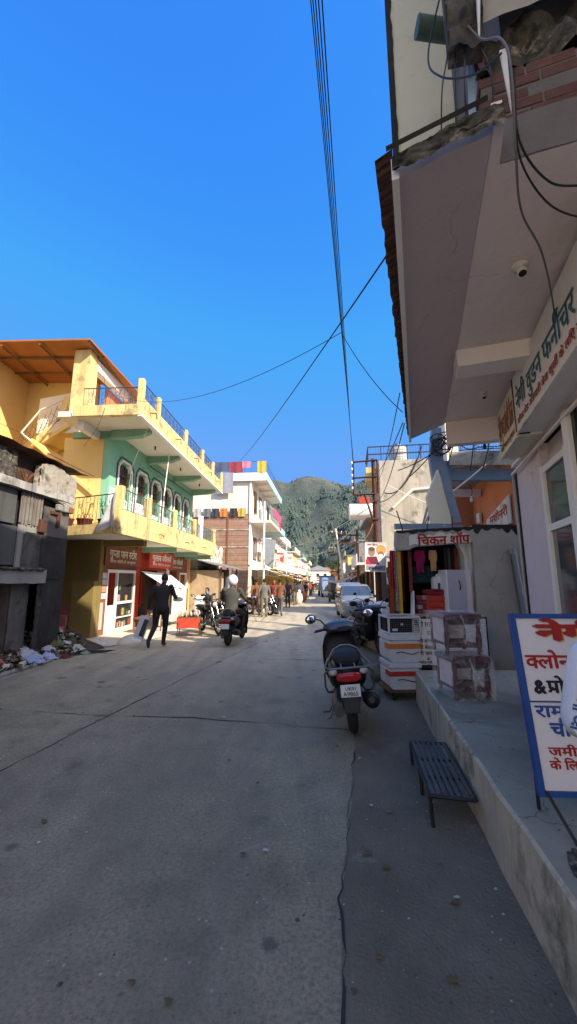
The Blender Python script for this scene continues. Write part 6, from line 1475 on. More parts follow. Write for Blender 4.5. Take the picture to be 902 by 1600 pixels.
# upper balcony / roof terrace
B().box(-1.2, -1.4, 6.2, 9.0, 0.6, 6.36).build('terrace_slab', M['slab_w'], yh)
B().box(1.3, .6, 6.2, 8.5, 5.5, 6.36).box(-1.15, .601, 6.2, -.0, 1.05, 6.36).build('terrace_slab', M['slab_w'], yh)
B().box(-1.22, -1.43, 6.18, 9.02, -1.28, 6.74).build('terrace_parapet', M['yellow_d'], yh, .01)
B().box(-1.22, -1.275, 6.18, -1.08, .55, 6.50).build('terrace_parapet', M['yellow_d'], yh, .01)
B().box(-1.21, -1.45, 6.14, 9.03, -1.33, 6.19).build('drip_edge', M['white'], yh)
for x in (-.1, 2.6, 5.45, 8.2): B().prism([(-1.2, 6.10), (-1.2, 6.2), (0, 6.2), (0, 5.92), (-.9, 5.98)], 'x', x, x+.22).build('bracket', M['teal_d'], yh)
bx('edge_beam', M['teal_d'], yh, .0, -.05, 5.95, .22, 1.3, 6.198)
bx('edge_beam', M['white'], yh, -.9, .42, 5.92, .0, .60, 6.19)
for x in (-1.2, .0, 2.75, 5.1, 6.95, 8.82): bx('post', M['yellow_d'], yh, x, -1.44, 6.7, x+.16, -1.28, 7.30, bevel=.012)
b = B(); rp = (-1.0, .0, .2, 2.75, 2.95, 5.1, 5.3, 6.95, 7.15, 8.82)
for i in range(0, 10, 2): rail(b, (rp[i], -1.35), (rp[i+1], -1.35), 6.74, 7.26, .12)
b.build('terrace_rail', M['iron_b'], yh, fix=False)
b = B(); rail(b, (-1.12, .35), (-1.12, -1.25), 6.5, 7.06, .13); b.build('terrace_rail', M['iron_b'], yh, fix=False)
b = B()
for x in (-.6, 1.6, 3.8, 5.9, 7.6): b.tube([(x, -1.4, 6.5), (x, -1.62, 6.47), (x+.02, -1.63, 6.3)], .018, 6)
b.build('drain_spout', M['rust'], yh)
for x in (.6, 3.2, 5.6): B().tube([(x, -1.4, 2.98), (x, -1.55, 2.96), (x+.05, -1.56, 2.90)], .015, 5).build('drain_spout', M['rust'], yh)
for x in (1.5, 4.2, 7.0): B().lathe([(.03, 0), (.025, -.05), (.03, -.12), (0, -.13)], (x, -.75, 6.2), 10).build('bulb_holder', M['iron'], yh)
B().tube([(-.2, -1.2, 6.2), (.6, -.4, 5.2), (1.2, -.03, 4.5)], .012, 4).tube([(2.2, -1.0, 6.15), (1.4, -1.2, 4.4)], .02, 5).build('stay_rod', M['cream'], yh)
# stair well: yellow side wall, back walls, column, tin roof, landing and railings
bx('side_wall', M['yellow'], yh, .0, .26, 2.95, .15, 1.55, 6.0)
bx('stair_wall', M['yellow'], yh, 1.15, 1.3, 2.9, 1.3, 6, 8.6)
bx('stair_wall', M['yellow'], yh, -4.5, 3.9, 2.9, 1.15, 4.05, 9.0)
B().slab([(.3, 1.35, 6.30), (.3, 2.75, 6.30), (.3, 2.75, 7.5), (.3, 1.35, 7.75)], (.1, 0, 0)).build('landing_wall', M['cream'], yh)
B().slab([(.2, 3.4, 5.5), (.2, 1.6, 6.6), (1.1, 1.6, 6.6), (1.1, 3.4, 5.5)], (0, 0, -.14)).build('stair_flight', M['yellow'], yh)
B().slab([(-.1, 2.6, 6.0), (-.1, .5, 4.3), (.9, .5, 4.3), (.9, 2.6, 6.0)], (0, 0, -.14)).build('stair_flight', M['yellow'], yh)
B().slab([(.12, 2.55, 6.1), (.12, 1.75, 6.75), (.12, 1.55, 7.45), (.12, 1.75, 7.45), (.12, 1.95, 6.6), (.12, 2.55, 5.8)], (-.06, 0, 0)).build('stair_string', M['yellow_d'], yh)
b = B()
for p, q in (((.1, 3.1, 6.25), (.1, 2.55, 7.0)), ((.1, 2.55, 7.0), (.1, 1.6, 7.45)), ((.1, 3.1, 6.25), (.1, 1.5, 4.95)), ((-.2, 3.4, 5.9), (-.2, 1.35, 4.35)), ((-.2, 3.4, 5.9), (-.2, 4.0, 5.9))): b.tube([p, q], .03, 6)
b.build('stair_rail', M['cream'], yh)
b = B()
for i in range(9):
    t_ = i/8; p = V((.1, 3.1, 6.25)).lerp(V((.1, 1.6, 7.45)), t_); b.tube([p, p-V((0, -.15, .55))], .009, 4); p2 = V((-.2, 3.4, 5.9)).lerp(V((-.2, 1.35, 4.35)), t_); b.tube([p2, p2-V((0, 0, .6))], .009, 4)
    if i < 8: b.tube([p-V((0, 0, .1)), p+V((0, -.22, -.3)), p-V((0, 0, .45))], .008, 4)
b.build('stair_baluster', M['rust'], yh, fix=False)
b = B()
for i in range(7):
    b.tube([(-1.6+.02*i, 1.9-.28*i, 4.6-.18*i), (-1.6, 1.9-.28*i, 3.7-.10*i)], .009, 4)
b.tube([(-1.6, 2.2, 4.75), (-1.5, .35, 3.75)], .028, 6).tube([(-1.6, 2.0, 4.3), (-1.5, .3, 3.4)], .02, 6); b.build('stair_rail', M['cream'], yh, fix=False)
bx('column', M['yellow_d'], yh, -.75, .5, 6.36, -.3, 1.0, 8.55)
bx('roof_beam', M['cream'], yh, -.3, .5, 8.1, 2.2, .72, 8.45); bx('column', M['yellow_d'], yh, 1.9, .45, 6.36, 2.2, .75, 8.4)
bx('room_wall', M['orange_p'], yh, .9, .78, 6.36, 1.9, .9, 8.1)
B().slab([(-1.15, .30, 8.60), (2.45, .05, 8.30), (2.45, .8, 8.34), (1.25, 1.2, 8.46), (1.25, 6.5, 8.62), (-1.1, 6.5, 8.74)], (0, 0, .05)).build('roof', M['tin_or'], yh)
b = B()
for y in (.35, 1.9, 3.1): b.tube([(-1.1, y, 8.56), (1.2, y+.1, 8.44)], .04, 4, smooth=False)
for x in (-.35, .5): b.tube([(x, .3, 8.50), (x, 5, 8.60)], .04, 4, smooth=False)
b.build('rafter', M['wood'], yh)
# shop fronts
def shop_sign(label, x, y, z, w_, h_, board, ink, s, sub=None):
    t = thing('shop_sign', label, 'sign', (-5.52, 11.68, 0), 86.68)
    B().box(x, y-.04, z, x+w_, y, z+h_).build('board', board, t, .005)
    letters('lettering', s, ink, t, (x+.1*w_, y-.041, z+h_*.42), (1, 0, 0), (0, 0, 1), (0, -1, 0), h=h_*.33, w=w_*.8, bold=.035)
    letters('lettering', sub or 'सोना चाँदी के आभूषण', ink, t, (x+.12*w_, y-.041, z+h_*.14), (1, 0, 0), (0, 0, 1), (0, -1, 0), h=h_*.12, w=w_*.76, bold=.02)
    return t
shop_sign('brown sign with pale Hindi above the glass shop door', .05, -.01, 2.02, 2.3, .62, M['brown_p'], M['board_c'], 'गुप्ता पान स्टोर'.replace('प्', '<प').replace('स्', '<स'))
shop_sign('bright red sign with white Hindi above the awning', 2.7, -.25, 2.02, 2.45, .62, M['red_p'], M['ink_w'], 'गुलाब ज्वैलर्स'.replace('ज्', '<ज').replace('र्स', 'स~'))
shop_sign('dull brown sign with white Hindi right of the red sign', 5.4, -.01, 2.0, 1.9, .58, M['brown_p'], M['ink_w'], 'महेश ज्वैलर्स'.replace('ज्', '<ज').replace('र्स', 'स~'))
Lm = Matrix.Translation((-5.52, 11.68, 0)) @ Matrix.Rotation(rad(86.68), 4, 'Z')
def Y(*p): return Lm @ V(p)
def at_y(name, label, cat, p, rz=86.68, group=None): return thing(name, label, cat, Y(*p), rz, group)
t = at_y('glass_counter', 'white framed glass shop door with goods at the brown pillar', 'shop front', (.36, .0, -.05))
b = B(); b.box(0, 0, 0, .06, .08, 1.95).box(1.86, 0, 0, 1.92, .08, 1.95).box(.06, 0, 1.85, 1.86, .08, 1.95).box(.62, 0, 0, .68, .08, 1.85).box(.68, 0, .86, 1.86, .08, .94).box(.06, 0, .02, .62, .06, .85).box(.68, 0, .05, 1.86, .08, .12).box(.68, 0, .42, 1.86, .08, .46); b.build('frame', M['white'], t, .005)
B().box(.68, .05, .95, 1.86, .06, 1.85).box(.68, .05, .12, 1.86, .06, .86).build('pane', M['glass'], t)
rr = random.Random(41)
for i in range(16):
    x = .74+rr.random()*1.0; z = rr.choice((.14, .5, .96, 1.3)); B().box(x, .02, z, x+.09, .045, z+rr.uniform(.1, .22)).build('goods', dye(rr.choice(((.5, .06, .03), (.6, .5, .4), (.1, .25, .12), (.6, .35, .08), (.08, .1, .2)))), t)
B().box(0.0, -.5, -.2, 2.1, -.001, -.0).box(.9, -.8, -.25, 2.0, -.501, -.1).build('doorstep', M['apron'], t, .01)
t = at_y('pillar_posters', 'white posters pasted on the brown pillar left of the glass shop', 'posters', (.02, -.004, .2))
for i, (z, c) in enumerate(((.85, (.62, .6, .56)), (1.05, (.6, .3, .2)), (1.25, (.65, .6, .58)), (1.45, (.66, .64, .6)))): B().box(.02, -.01, z-.03, .28, -.0, z+.14).build('poster', dye(c), t)
B().box(.0, -.012, -.05, .16, -.002, .72).build('poster', dye((.6, .5, .5)), t)
t = at_y('wooden_bench', 'small wooden bench standing in front of the red pillar', 'bench', (.72, -.85, -.04))
B().box(0, -.16, .42, 1.1, .16, .47).build('seat', M['wood'], t, .006)
for x in (.06, 1.0):
    for y in (-.13, .11): B().box(x, y, 0, x+.05, y+.04, .42).build('leg', M['wood'], t)
t = at_y('shop_step', 'low rounded cement step lump at the edge of the shop apron', 'step', (-.93, -1.45, -.03))
B().ball((0, 0, 0), (.55, .28, .20), 18, 10).build('lump', M['apron'], t)
# awning cloth and zebra printed cloths, stall table
aw = at_y('awning', 'white cloth awning stretched in front of the red shop', 'awning', (0, 0, 0))
A0 = (2.1, -.25, 1.88), (4.9, -.25, 1.82), (3.9, -1.35, 1.26), (1.35, -1.35, 1.42)
def awf(u, v):
    p = V(A0[0]).lerp(V(A0[1]), u); q = V(A0[3]).lerp(V(A0[2]), u); r_ = p.lerp(q, v); r_.z -= .12*math.sin(pi*u)*math.sin(pi*v*.9)+.03*math.sin(u*9)*v; return r_
B().grid(awf, 20, 12).build('cloth', M['white'], aw, fix=False)
for p in (A0[2], A0[3]): B().tube([p, (p[0], p[1], -.15)], .02, 6).build('pole', M['wood'], aw)
B().grid(lambda u, v: V((2.3+1.6*u, -1.33+.04*math.sin(u*14), 1.36-.08*u-v*1.05)), 10, 10).build('side_cloth', mat('white_floral', (.72, .66, .58), (.68, .6, .5), 2, .9, .05, dirt=(.6, .2, .1), ds=3, dth=.68), aw, fix=False)
zb, nt, bs_ = _new('zebra_cloth'); wv = N(nt, 'ShaderNodeTexWave', wave_type='RINGS'); wv.inputs['Scale'].default_value = 3.2; wv.inputs['Distortion'].default_value = 3; nt.links.new(_coord(nt), wv.inputs['Vector'])
nt.links.new(_ramp(nt, wv.outputs['Fac'], [(.45, (.03, .03, .03)), (.55, (.62, .6, .55))]), bs_.inputs['Base Color']); bs_.inputs['Roughness'].default_value = .9
def ycloth(label, x0, x1, y, z0, z1, m, amp=.03):
    b = B(); b.grid(lambda u, v: Y(x0+(x1-x0)*u, y+amp*math.sin(u*14), z0+(z1-z0)*v), 24, 6); return tag(b.build('hanging_cloth', m, fix=False), label, 'cloth', None)
ycloth('black and white striped cloth hanging under the awning', 1.75, 2.45, -1.15, .25, 1.42, zb)
ycloth('black and white swirl cloth hanging right of the striped one', 2.5, 2.95, -1.2, .4, 1.38, zb)
ycloth('cream patterned narrow cloth hanging at the awning left', 1.55, 1.72, -1.2, .1, 1.42, mat('cream_check', (.6, .58, .48), (.3, .3, .26), 25, .9, 0))
ycloth('white poster strip hanging on the white pillar of the red shop', 5.25, 5.5, -.02, .2, 1.6, M['white'])
ycloth('orange cloth hanging behind the fruit table', 3.7, 3.95, -1.1, .2, .9, M['orange_p'])
for i in range(5): ycloth(('red bag strip hanging in the red shop doorway', 'maroon strip hanging in the red shop doorway', 'scarlet strip hanging deeper in the red shop', 'dull red cloth hanging beside the zebra cloth', 'brown strip hanging above the bench')[i], 2.65+.13*i, 2.75+.13*i, .1, .6+.1*(i % 2), 1.75, dye(((.4, .05, .03), (.2, .03, .03), (.45, .07, .04), (.3, .04, .04), (.16, .07, .04))[i]))
t = at_y('stall_table', 'low red sided stall table with pale goods under the awning', 'table', (.60, -2.15, -.05), 8); t.scale = (.40, .8, 1)
B().box(0, -.3, .45, 1.7, .35, .52).build('top', M['wood'], t); B().box(.0, -.31, .22, 1.7, -.29, .50).build('red_skirt', M['red_p'], t)
for x in (.05, 1.6):
    for y in (-.26, .28): B().box(x, y, 0, x+.05, y+.05, .45).build('leg', M['wood'], t)
rr = random.Random(51)
for i in range(30): B().ball((rr.uniform(.1, 1.6), rr.uniform(-.25, .3), .56+rr.uniform(0, .08)), rr.uniform(.05, .09), 8, 6).build('goods', dye(rr.choice(((.6, .5, .42), (.62, .35, .2), (.5, .4, .3), (.65, .6, .55)))), t)
B().tube([(-.0, -.4, .03), (1.9, -.42, .03)], .025, 5).tube([(.1, -.4, .03), (.1, -.35, .4)], .02, 4).tube([(1.7, -.4, .03), (1.7, -.35, .4)], .02, 4).build('stand_bar', M['iron'], t)
t = at_y('shop_door', 'white framed open door of the third shop with shelves of goods', 'shop front', (6.95, .0, -.1))
b = B(); b.box(0, 0, 0, .07, .08, 2.0).box(.95, 0, 0, 1.02, .08, 2.0).box(.07, 0, 1.92, .95, .08, 2.0).box(.55, -.1, 0, .60, .0, 1.1).box(.9, -.1, .0, .95, .0, 1.7); b.build('frame', M['white'], t)
for z in (.5, .85, 1.2, 1.55):
    b = B(); b.box(.1, .5, z, .9, .9, z+.03); o = b.build('shelf', M['white'], t)
    for k in range(5): B().box(.13+k*.15, .5, z+.03, .24+k*.15, .6, z+.2).build('goods', dye(rr.choice(((.6, .5, .1), (.6, .1, .08), (.1, .2, .4), (.5, .5, .5)))), o)
# flower pots on the lower balcony, draped sheet on its corner
for i, (x, y, c, s) in enumerate(((-1.35, -.15, (.35, .07, .06), .2), (-1.15, .55, (.42, .12, .12), .24), (-1.45, -.75, (.05, .05, .05), .17))):
    t = at_y('plant_pot', ('red plastic flower pot on the lower balcony corner', 'large pinkish pot left on the lower balcony', 'dark pot with leafy plant behind the draped sheet')[i], 'pot', (x, y, 2.94), 0)
    B().lathe([(0, 0), (s*.7, 0), (s, s*1.1), (s*1.08, s*1.12), (s*1.08, s*1.25), (s*.9, s*1.25), (0, s*1.1)], (0, 0, 0), 18).build('pot', dye(c, .6), t)
    b = B(); 
    for k in range(40 if i == 2 else 14):
        a = rr.uniform(0, 6.28); l = rr.uniform(.1, .5); p = V((math.cos(a)*l*.4, math.sin(a)*l*.4, s*1.2+l)); q = rr.uniform(.03, .06)
        b.tube([(0, 0, s), p], .005, 3); b.add([p+V((-q, 0, 0)), p+V((0, q, .02)), p+V((q, 0, .03)), p+V((0, -q, .0))], [(0, 1, 2, 3)])
    b.build('leaves', dye((.06, .12, .04) if i == 2 else (.18, .10, .05)), t, fix=False)
def drp(u, v):
    k = .35+.65*v if v < .5 else .675+.5*(v-.5); y = -1.22+(u-.5)*.62*k+.12*v*(u < .5); return Y(-2.02-.07*math.sin(u*7+v*2)*v-.10*v+.12*(1-v)*u, y-.25*(u-.3)*(1-v), 3.95-1.12*v+.10*math.sin(u*5)*v+.05*noise.noise(V((u*4, v*4, 1))))
b = B(); b.grid(drp, 18, 16)
tag(b.build('draped_sheet', dye((.42, .42, .42)), fix=False), 'grey white sheet draped over the near corner of the lower balcony', 'sheet')
rl = random.Random(71); lb_ = {}
for i in range(90):
    y = 1.5+rl.random()**1.3*9; x = rl.choice((rl.uniform(-4.4, -2.5), rl.uniform(-2.5, 1.0), ex(y)+rl.uniform(.0, .7) if y < 11 else 1)); s = rl.uniform(.006, .022); k = rl.choice((0, 0, 1, 2)); a = rl.random()*6
    b = lb_.setdefault(k, B()); P = [V((x+s*1.4*math.cos(a+j*1.257)*rl.uniform(.6, 1.2), y+s*math.sin(a+j*1.257)*rl.uniform(.6, 1.2), gz(y)+.012+rl.uniform(0, .008))) for j in range(5)]; b.add(P, [(0, 1, 2, 3, 4)])
for k, b in lb_.items(): stuff(b.build('road_litter', dye(((.13, .10, .05), (.5, .48, .44), (.30, .20, .10))[k]), fix=False), ('dry leaf bits', 'white paper bits', 'brown wrapper bits')[k]+' lying about the road surface', 'litter')
# man in black with a tall carton, crossing
t, J = person('man', MAN, 'man in black jacket and trousers walking away carrying a tall grey carton', (-3.08, 9.72, -.0), 2, (.028, .026, .03), (.024, .02, .024), (.05, .055, .065), vox=.016)
hw = Matrix.Translation((-3.08, 9.72, 0)) @ Matrix.Rotation(rad(2), 4, 'Z') @ V((-.335, .035, .74))
t = thing('carton', 'tall grey and black printed carton held in the left hand of the man in black', 'carton', hw, 8); t.rotation_euler = (rad(-8), rad(16), rad(8))
B().box(-.13, -.08, -.62, .09, .08, -.03).build('box', mat('carton_grey', (.48, .50, .54), (.42, .44, .48), 3, .6, .03), t, .006); B().box(-.02, -.083, -.50, .085, -.0805, -.10).build('print', M['black'], t); B().box(-.13, -.084, -.62, .09, .083, -.56).build('base_strip', M['white'], t)
B().tube([(-.07, 0, -.03), (-.05, 0, .015), (.03, 0, .015), (.05, 0, -.03)], .008, 6).build('handle', M['black'], t)
t = thing('white_parcel', 'small white parcel held in the raised right hand of the man in black', 'parcel', (-2.80, 10.12, 1.10), 0)
B().loft([(-.09, 0, .10, .05, 3), (.0, 0, .13, .06, 3), (.09, 0, .10, .05, 3)], 12).build('parcel', M['board_w'], t)
# rider on a scooter
sr = scooter('moving_scooter', 'black and maroon scooter ridden by the man in the white helmet', (-1.48, 9.95, -.005), -9, M['blackgloss'], dye((.10, .015, .02), .3), plate=False)
t, J = person('rider', RIDE, 'scooter rider in olive grey jacket and white helmet seen from behind', (-1.46, 10.13, -.01), -9, (.075, .07, .06), (.05, .035, .03), hair=False, vox=.016, stout=1.12)
h = J['hd']; B().ball(h+V((0, 0, .04)), (.135, .155, .15), 20, 14).build('helmet', M['whitegloss'], t); B().loft([(.10, 1.55, .10, .05, 3), (.16, 1.56, .09, .045, 3)], 14).build('visor', M['black'], t, T=Matrix.Translation((0, .12, .03)))
# parked motorcycles in front of the shops
GM = 'motorcycles parked by the left shops'
for i, (x, y, rz, c, lb) in enumerate(((-2.78, 13.0, 215, (.02, .02, .022), 'black motorcycle parked nearest beside the stall table'), (-2.62, 14.0, 215, (.03, .03, .03), 'chrome trimmed dark motorcycle second in the parked row'), (-2.45, 15.4, 220, (.10, .012, .012), 'dark red motorcycle third in the parked row'), (-1.95, 20.2, 235, (.03, .03, .04), 'dark motorcycle parked in front of the shack'), (-1.55, 21.2, 225, (.14, .02, .02), 'maroon motorcycle parked beyond the shack'))):
    motorbike('parked_motorcycle', lb, (x, y, gz(y)+.012), rz, dye(c, .35), 6, GM)
scooter('parked_scooter', 'white scooter with red tail light among the parked motorcycles', (-2.55, 15.0, -.06), 60, M['whitegloss'], M['whitegloss'], lean=-5, plate=False)
person('sit', SIT, 'man sitting in dark jacket behind the parked motorcycles', (-3.3, 16.6, -.08), 150, (.04, .045, .06), (.05, .05, .06), fingers=False, vox=.025)
t = thing('stone_seat', 'low cement seat behind the parked motorcycles', 'seat', (-3.35, 16.65, -.1), 0); B().box(-.4, -.3, 0, .4, .3, .46).build('block', M['apron'], t, .02)
# ------------------------------------------------------------------ far left: shack, white house with brick side, further shops
sk = thing('tea_shack', 'small plank and tin shack between the balcony house and the brick walled house', 'shack', (-3.75, 20.2, -.15), 84)
B().box(.4, .2, 0, 3.6, 3, 2.3).build('back_room', M['dark_b'], sk); B().box(.0, -.2, 0, .1, 2.4, 2.2).build('side_wall', mat('mud_wall', (.50, .40, .26), (.36, .28, .18), 2, .95, .3, 14, dirt=(.2, .16, .1), ds=3, dth=.6), sk)
B().box(.1, -.2, 0, .9, -.1, 2.1).build('front_wall', mat('patched_wall', (.55, .46, .33), (.38, .3, .2), 3, .95, .3, 14, dirt=(.15, .12, .09), ds=3, dth=.6), sk)
for x in (.0, 1.3, 2.4, 3.4): B().tube([(x, -.3, 0), (x, -.3, 2.35)], .05, 6).build('post', M['wood'] if x != 2.4 else M['white'], sk)
B().slab([(-.4, -.75, 2.30), (3.9, -.75, 2.25), (3.9, 1.2, 2.75), (-.4, 1.2, 2.75)], (0, 0, .05)).build('tin_roof', M['galv'], sk)
B().slab([(1.35, -.2, .2), (2.3, -.2, .2), (2.3, -.2, 1.9), (1.35, -.2, 1.9)], (0, .05, 0)).build('shutter', M['bluegrey'], sk); B().box(2.5, -.2, .9, 3.3, -.1, 1.5).build('counter_board', M['white_dirty'], sk)
rw = thing('rubble_wall', 'whitewashed broken wall top behind the shack', 'wall', (-4.1, 20.4, 0), 84); B().grid(lambda u, v: V((4.6*u, .6-.08*noise.fractal(V((u*20, v*4, 1)), 1, 2, 4), 2.3+(1.25+.3*noise.noise(V((u*7, 0, 5))))*v)), 50, 12).build('wall', mat('rubble_white', (.66, .62, .54), (.42, .37, .3), 5, .95, .6, 14, dirt=(.15, .12, .1), ds=3.5, dth=.56), rw); B().box(.0, .62, 2.0, 4.6, 1.2, 3.3).build('core', M['concrete'], rw)

wh = thing('white_house', 'white three storey house with brick side wall and pale blue edged balconies', 'house', (-2.60, 27, -.24), 84.5)
B().box(0, 0, 0, 9.3, 8, 9.3).build('wall', M['cream'], wh)
B().box(-.06, .15, 2.9, -.002, 6, 6.35).build('brick_side', M['brick_wall'], wh); B().box(-.06, .15, 0, -.002, 6, 2.9).build('brick_side', M['brick_wall'], wh)
B().box(-.10, -.002, 2.8, -.003, .14, 9.2).build('corner_strip', M['white'], wh)
for z in (4.0, 5.2): B().box(-.09, .15, z, -.061, 6, z+.09).build('brick_band', M['concrete_sun'], wh)
for y in (1.6, 3.4, 5.0): B().box(-.10, y, 2.9, -.061, y+.12, 6.3).build('brick_pier', M['brown_p'], wh)
B().box(-.2, -1.05, 8.85, 9.2, .8, 9.05).build('top_balcony_slab', M['slab_w'], wh); B().box(-.2, -1.09, 8.78, 9.2, -1.051, 9.28).build('pale_blue_edge', mat('pale_blue', (.42, .70, .76), (.38, .65, .7), 2, .7, .03), wh); B().box(-.24, -1.05, 8.70, -.201, 1.5, 9.28).build('balcony_edge', M['white'], wh)
B().box(-.2, -1.4, 5.7, 5.6, -.001, 5.86).build('mid_balcony_slab', M['slab_w'], wh); B().box(5.61, -1.4, 5.65, 9.2, -.001, 6.15).build('mid_balcony_slab', mat('pale_blue2', (.42, .70, .76), None, 2, .7, .03), wh)
b = B(); rail(b, (-.2, -1.38), (5.6, -1.38), 5.86, 6.85, .4, False); b.build('balcony_rail', M['white'], wh)
b = B(); rail(b, (-.2, -1.0), (9.2, -1.0), 9.28, 10.1, .5, False); rail(b, (-.2, 6), (-.2, -1.0), 9.28, 10.1, .5, False); b.build('roof_rail', M['iron_b'], wh)
for k, z in enumerate((3.2, 6.6)):
    for i in range(4):
        f = B().box(.8+i*2.1, -.05, z, 1.9+i*2.1, -.002, z+1.6).build('window', M['wood'], wh); bx('pane', M['glass'], f, .9+i*2.1, -.06, z+.1, 1.8+i*2.1, -.051, z+1.5)
for x in (1.2, 3.4, 5.6): B().prism([(-1.0, 8.72), (-1.0, 8.85), (0, 8.85), (0, 8.55)], 'x', x, x+.2).build('bracket', M['slab_w'], wh)
for i in range(3): B().box(.4+i*3, -.04, .1, 2.9+i*3, -.002, 2.5).build('opening_shade', M['dark_b'], wh)  # dark panels in place of shaded shop interiors
Wm = Matrix.Translation((-2.60, 27, -.24)) @ Matrix.Rotation(rad(84.5), 4, 'Z')
def wcloth(label, p0, d, w_, h_, col, grp='washing hung on the white house'):
    p0 = V(p0); d = V(d); b = B(); b.grid(lambda u, v: Wm @ (p0+d*(w_*u)+V((.02*math.sin(u*9), .02*math.sin(u*9+2), -h_*v))), 10, 5)
    return tag(b.build('washing', dye(col), fix=False), label, 'washing', grp)
for i, (y, w_, h_, c, lb) in enumerate(((3.7, .75, 1.9, (.55, .38, .06), 'mustard patterned blanket hung on the white house roof rail'), (2.6, 1.0, .7, (.10, .12, .2), 'dark blue rug hung on the roof rail with red spots'), (1.55, .9, .8, (.35, .06, .08), 'maroon cloth hung on the roof rail'), (.65, .6, .45, (.75, .25, .36), 'pink cloth hung on the roof rail'), (-.45, .6, .85, (.70, .50, .08), 'yellow towel hung on the roof rail'), (2.5, 1.2, 1.5, (.35, .36, .42), 'grey floral sheet hanging below the roof rail'))):
    wcloth(lb, (-.26 if i < 5 else -.3, y, 10.1 if i < 5 else 9.3), (0, -1, 0), w_, h_, c)
for i, (y, c, lb) in enumerate(((5.5, (.10, .05, .05), 'dark brown shirt'), (4.8, (.12, .12, .12), 'grey shirt'), (4.1, (.5, .48, .46), 'white shirt'), (3.4, (.16, .18, .2), 'slate shirt'), (2.8, (.06, .06, .07), 'black shirt'), (2.2, (.65, .22, .06), 'orange shirt'), (1.5, (.06, .05, .05), 'black cloth'), (.9, (.55, .42, .1), 'yellow scarf'))):
    wcloth(lb+' on the line above the brick side wall', (-.16, y, 6.75), (0, -1, 0), .5, .6, c, 'washing line above the brick wall')
wcloth('pink banner cloth draped over the middle balcony rail', (1.0, -1.44, 7.0), (1, 0, 0), 4.5, .6, (.75, .10, .22)); wcloth('red shirt hanging at the end of the pink banner', (5.0, -1.45, 6.6), (1, 0, 0), .5, .8, (.45, .03, .08))
person('stand_far', STAND, 'person in white standing on the upper balcony of the white house', Wm @ V((.7, -.5, 5.87)), 90, (.62, .62, .64), (.3, .3, .35), fingers=False, vox=.03)
AW = [(.72, .69, .62), (.6, .45, .2), (.55, .08, .05), (.1, .2, .45), (.62, .6, .55), (.7, .5, .12)]
SG = ['जनरल स्टोर'.replace('स्', '<स'), 'मिष्ठान भण्डार'.replace('मि', 'िम').replace('ष्', '<ष').replace('ण्', '<ण'), 'मेडिकल'.replace('डि', 'िड'), 'वस्त्र भण्डार'.replace('स्त्र', '<सत^').replace('ण्', '<ण'), 'मोबाइल', 'होटल', 'टेलर']
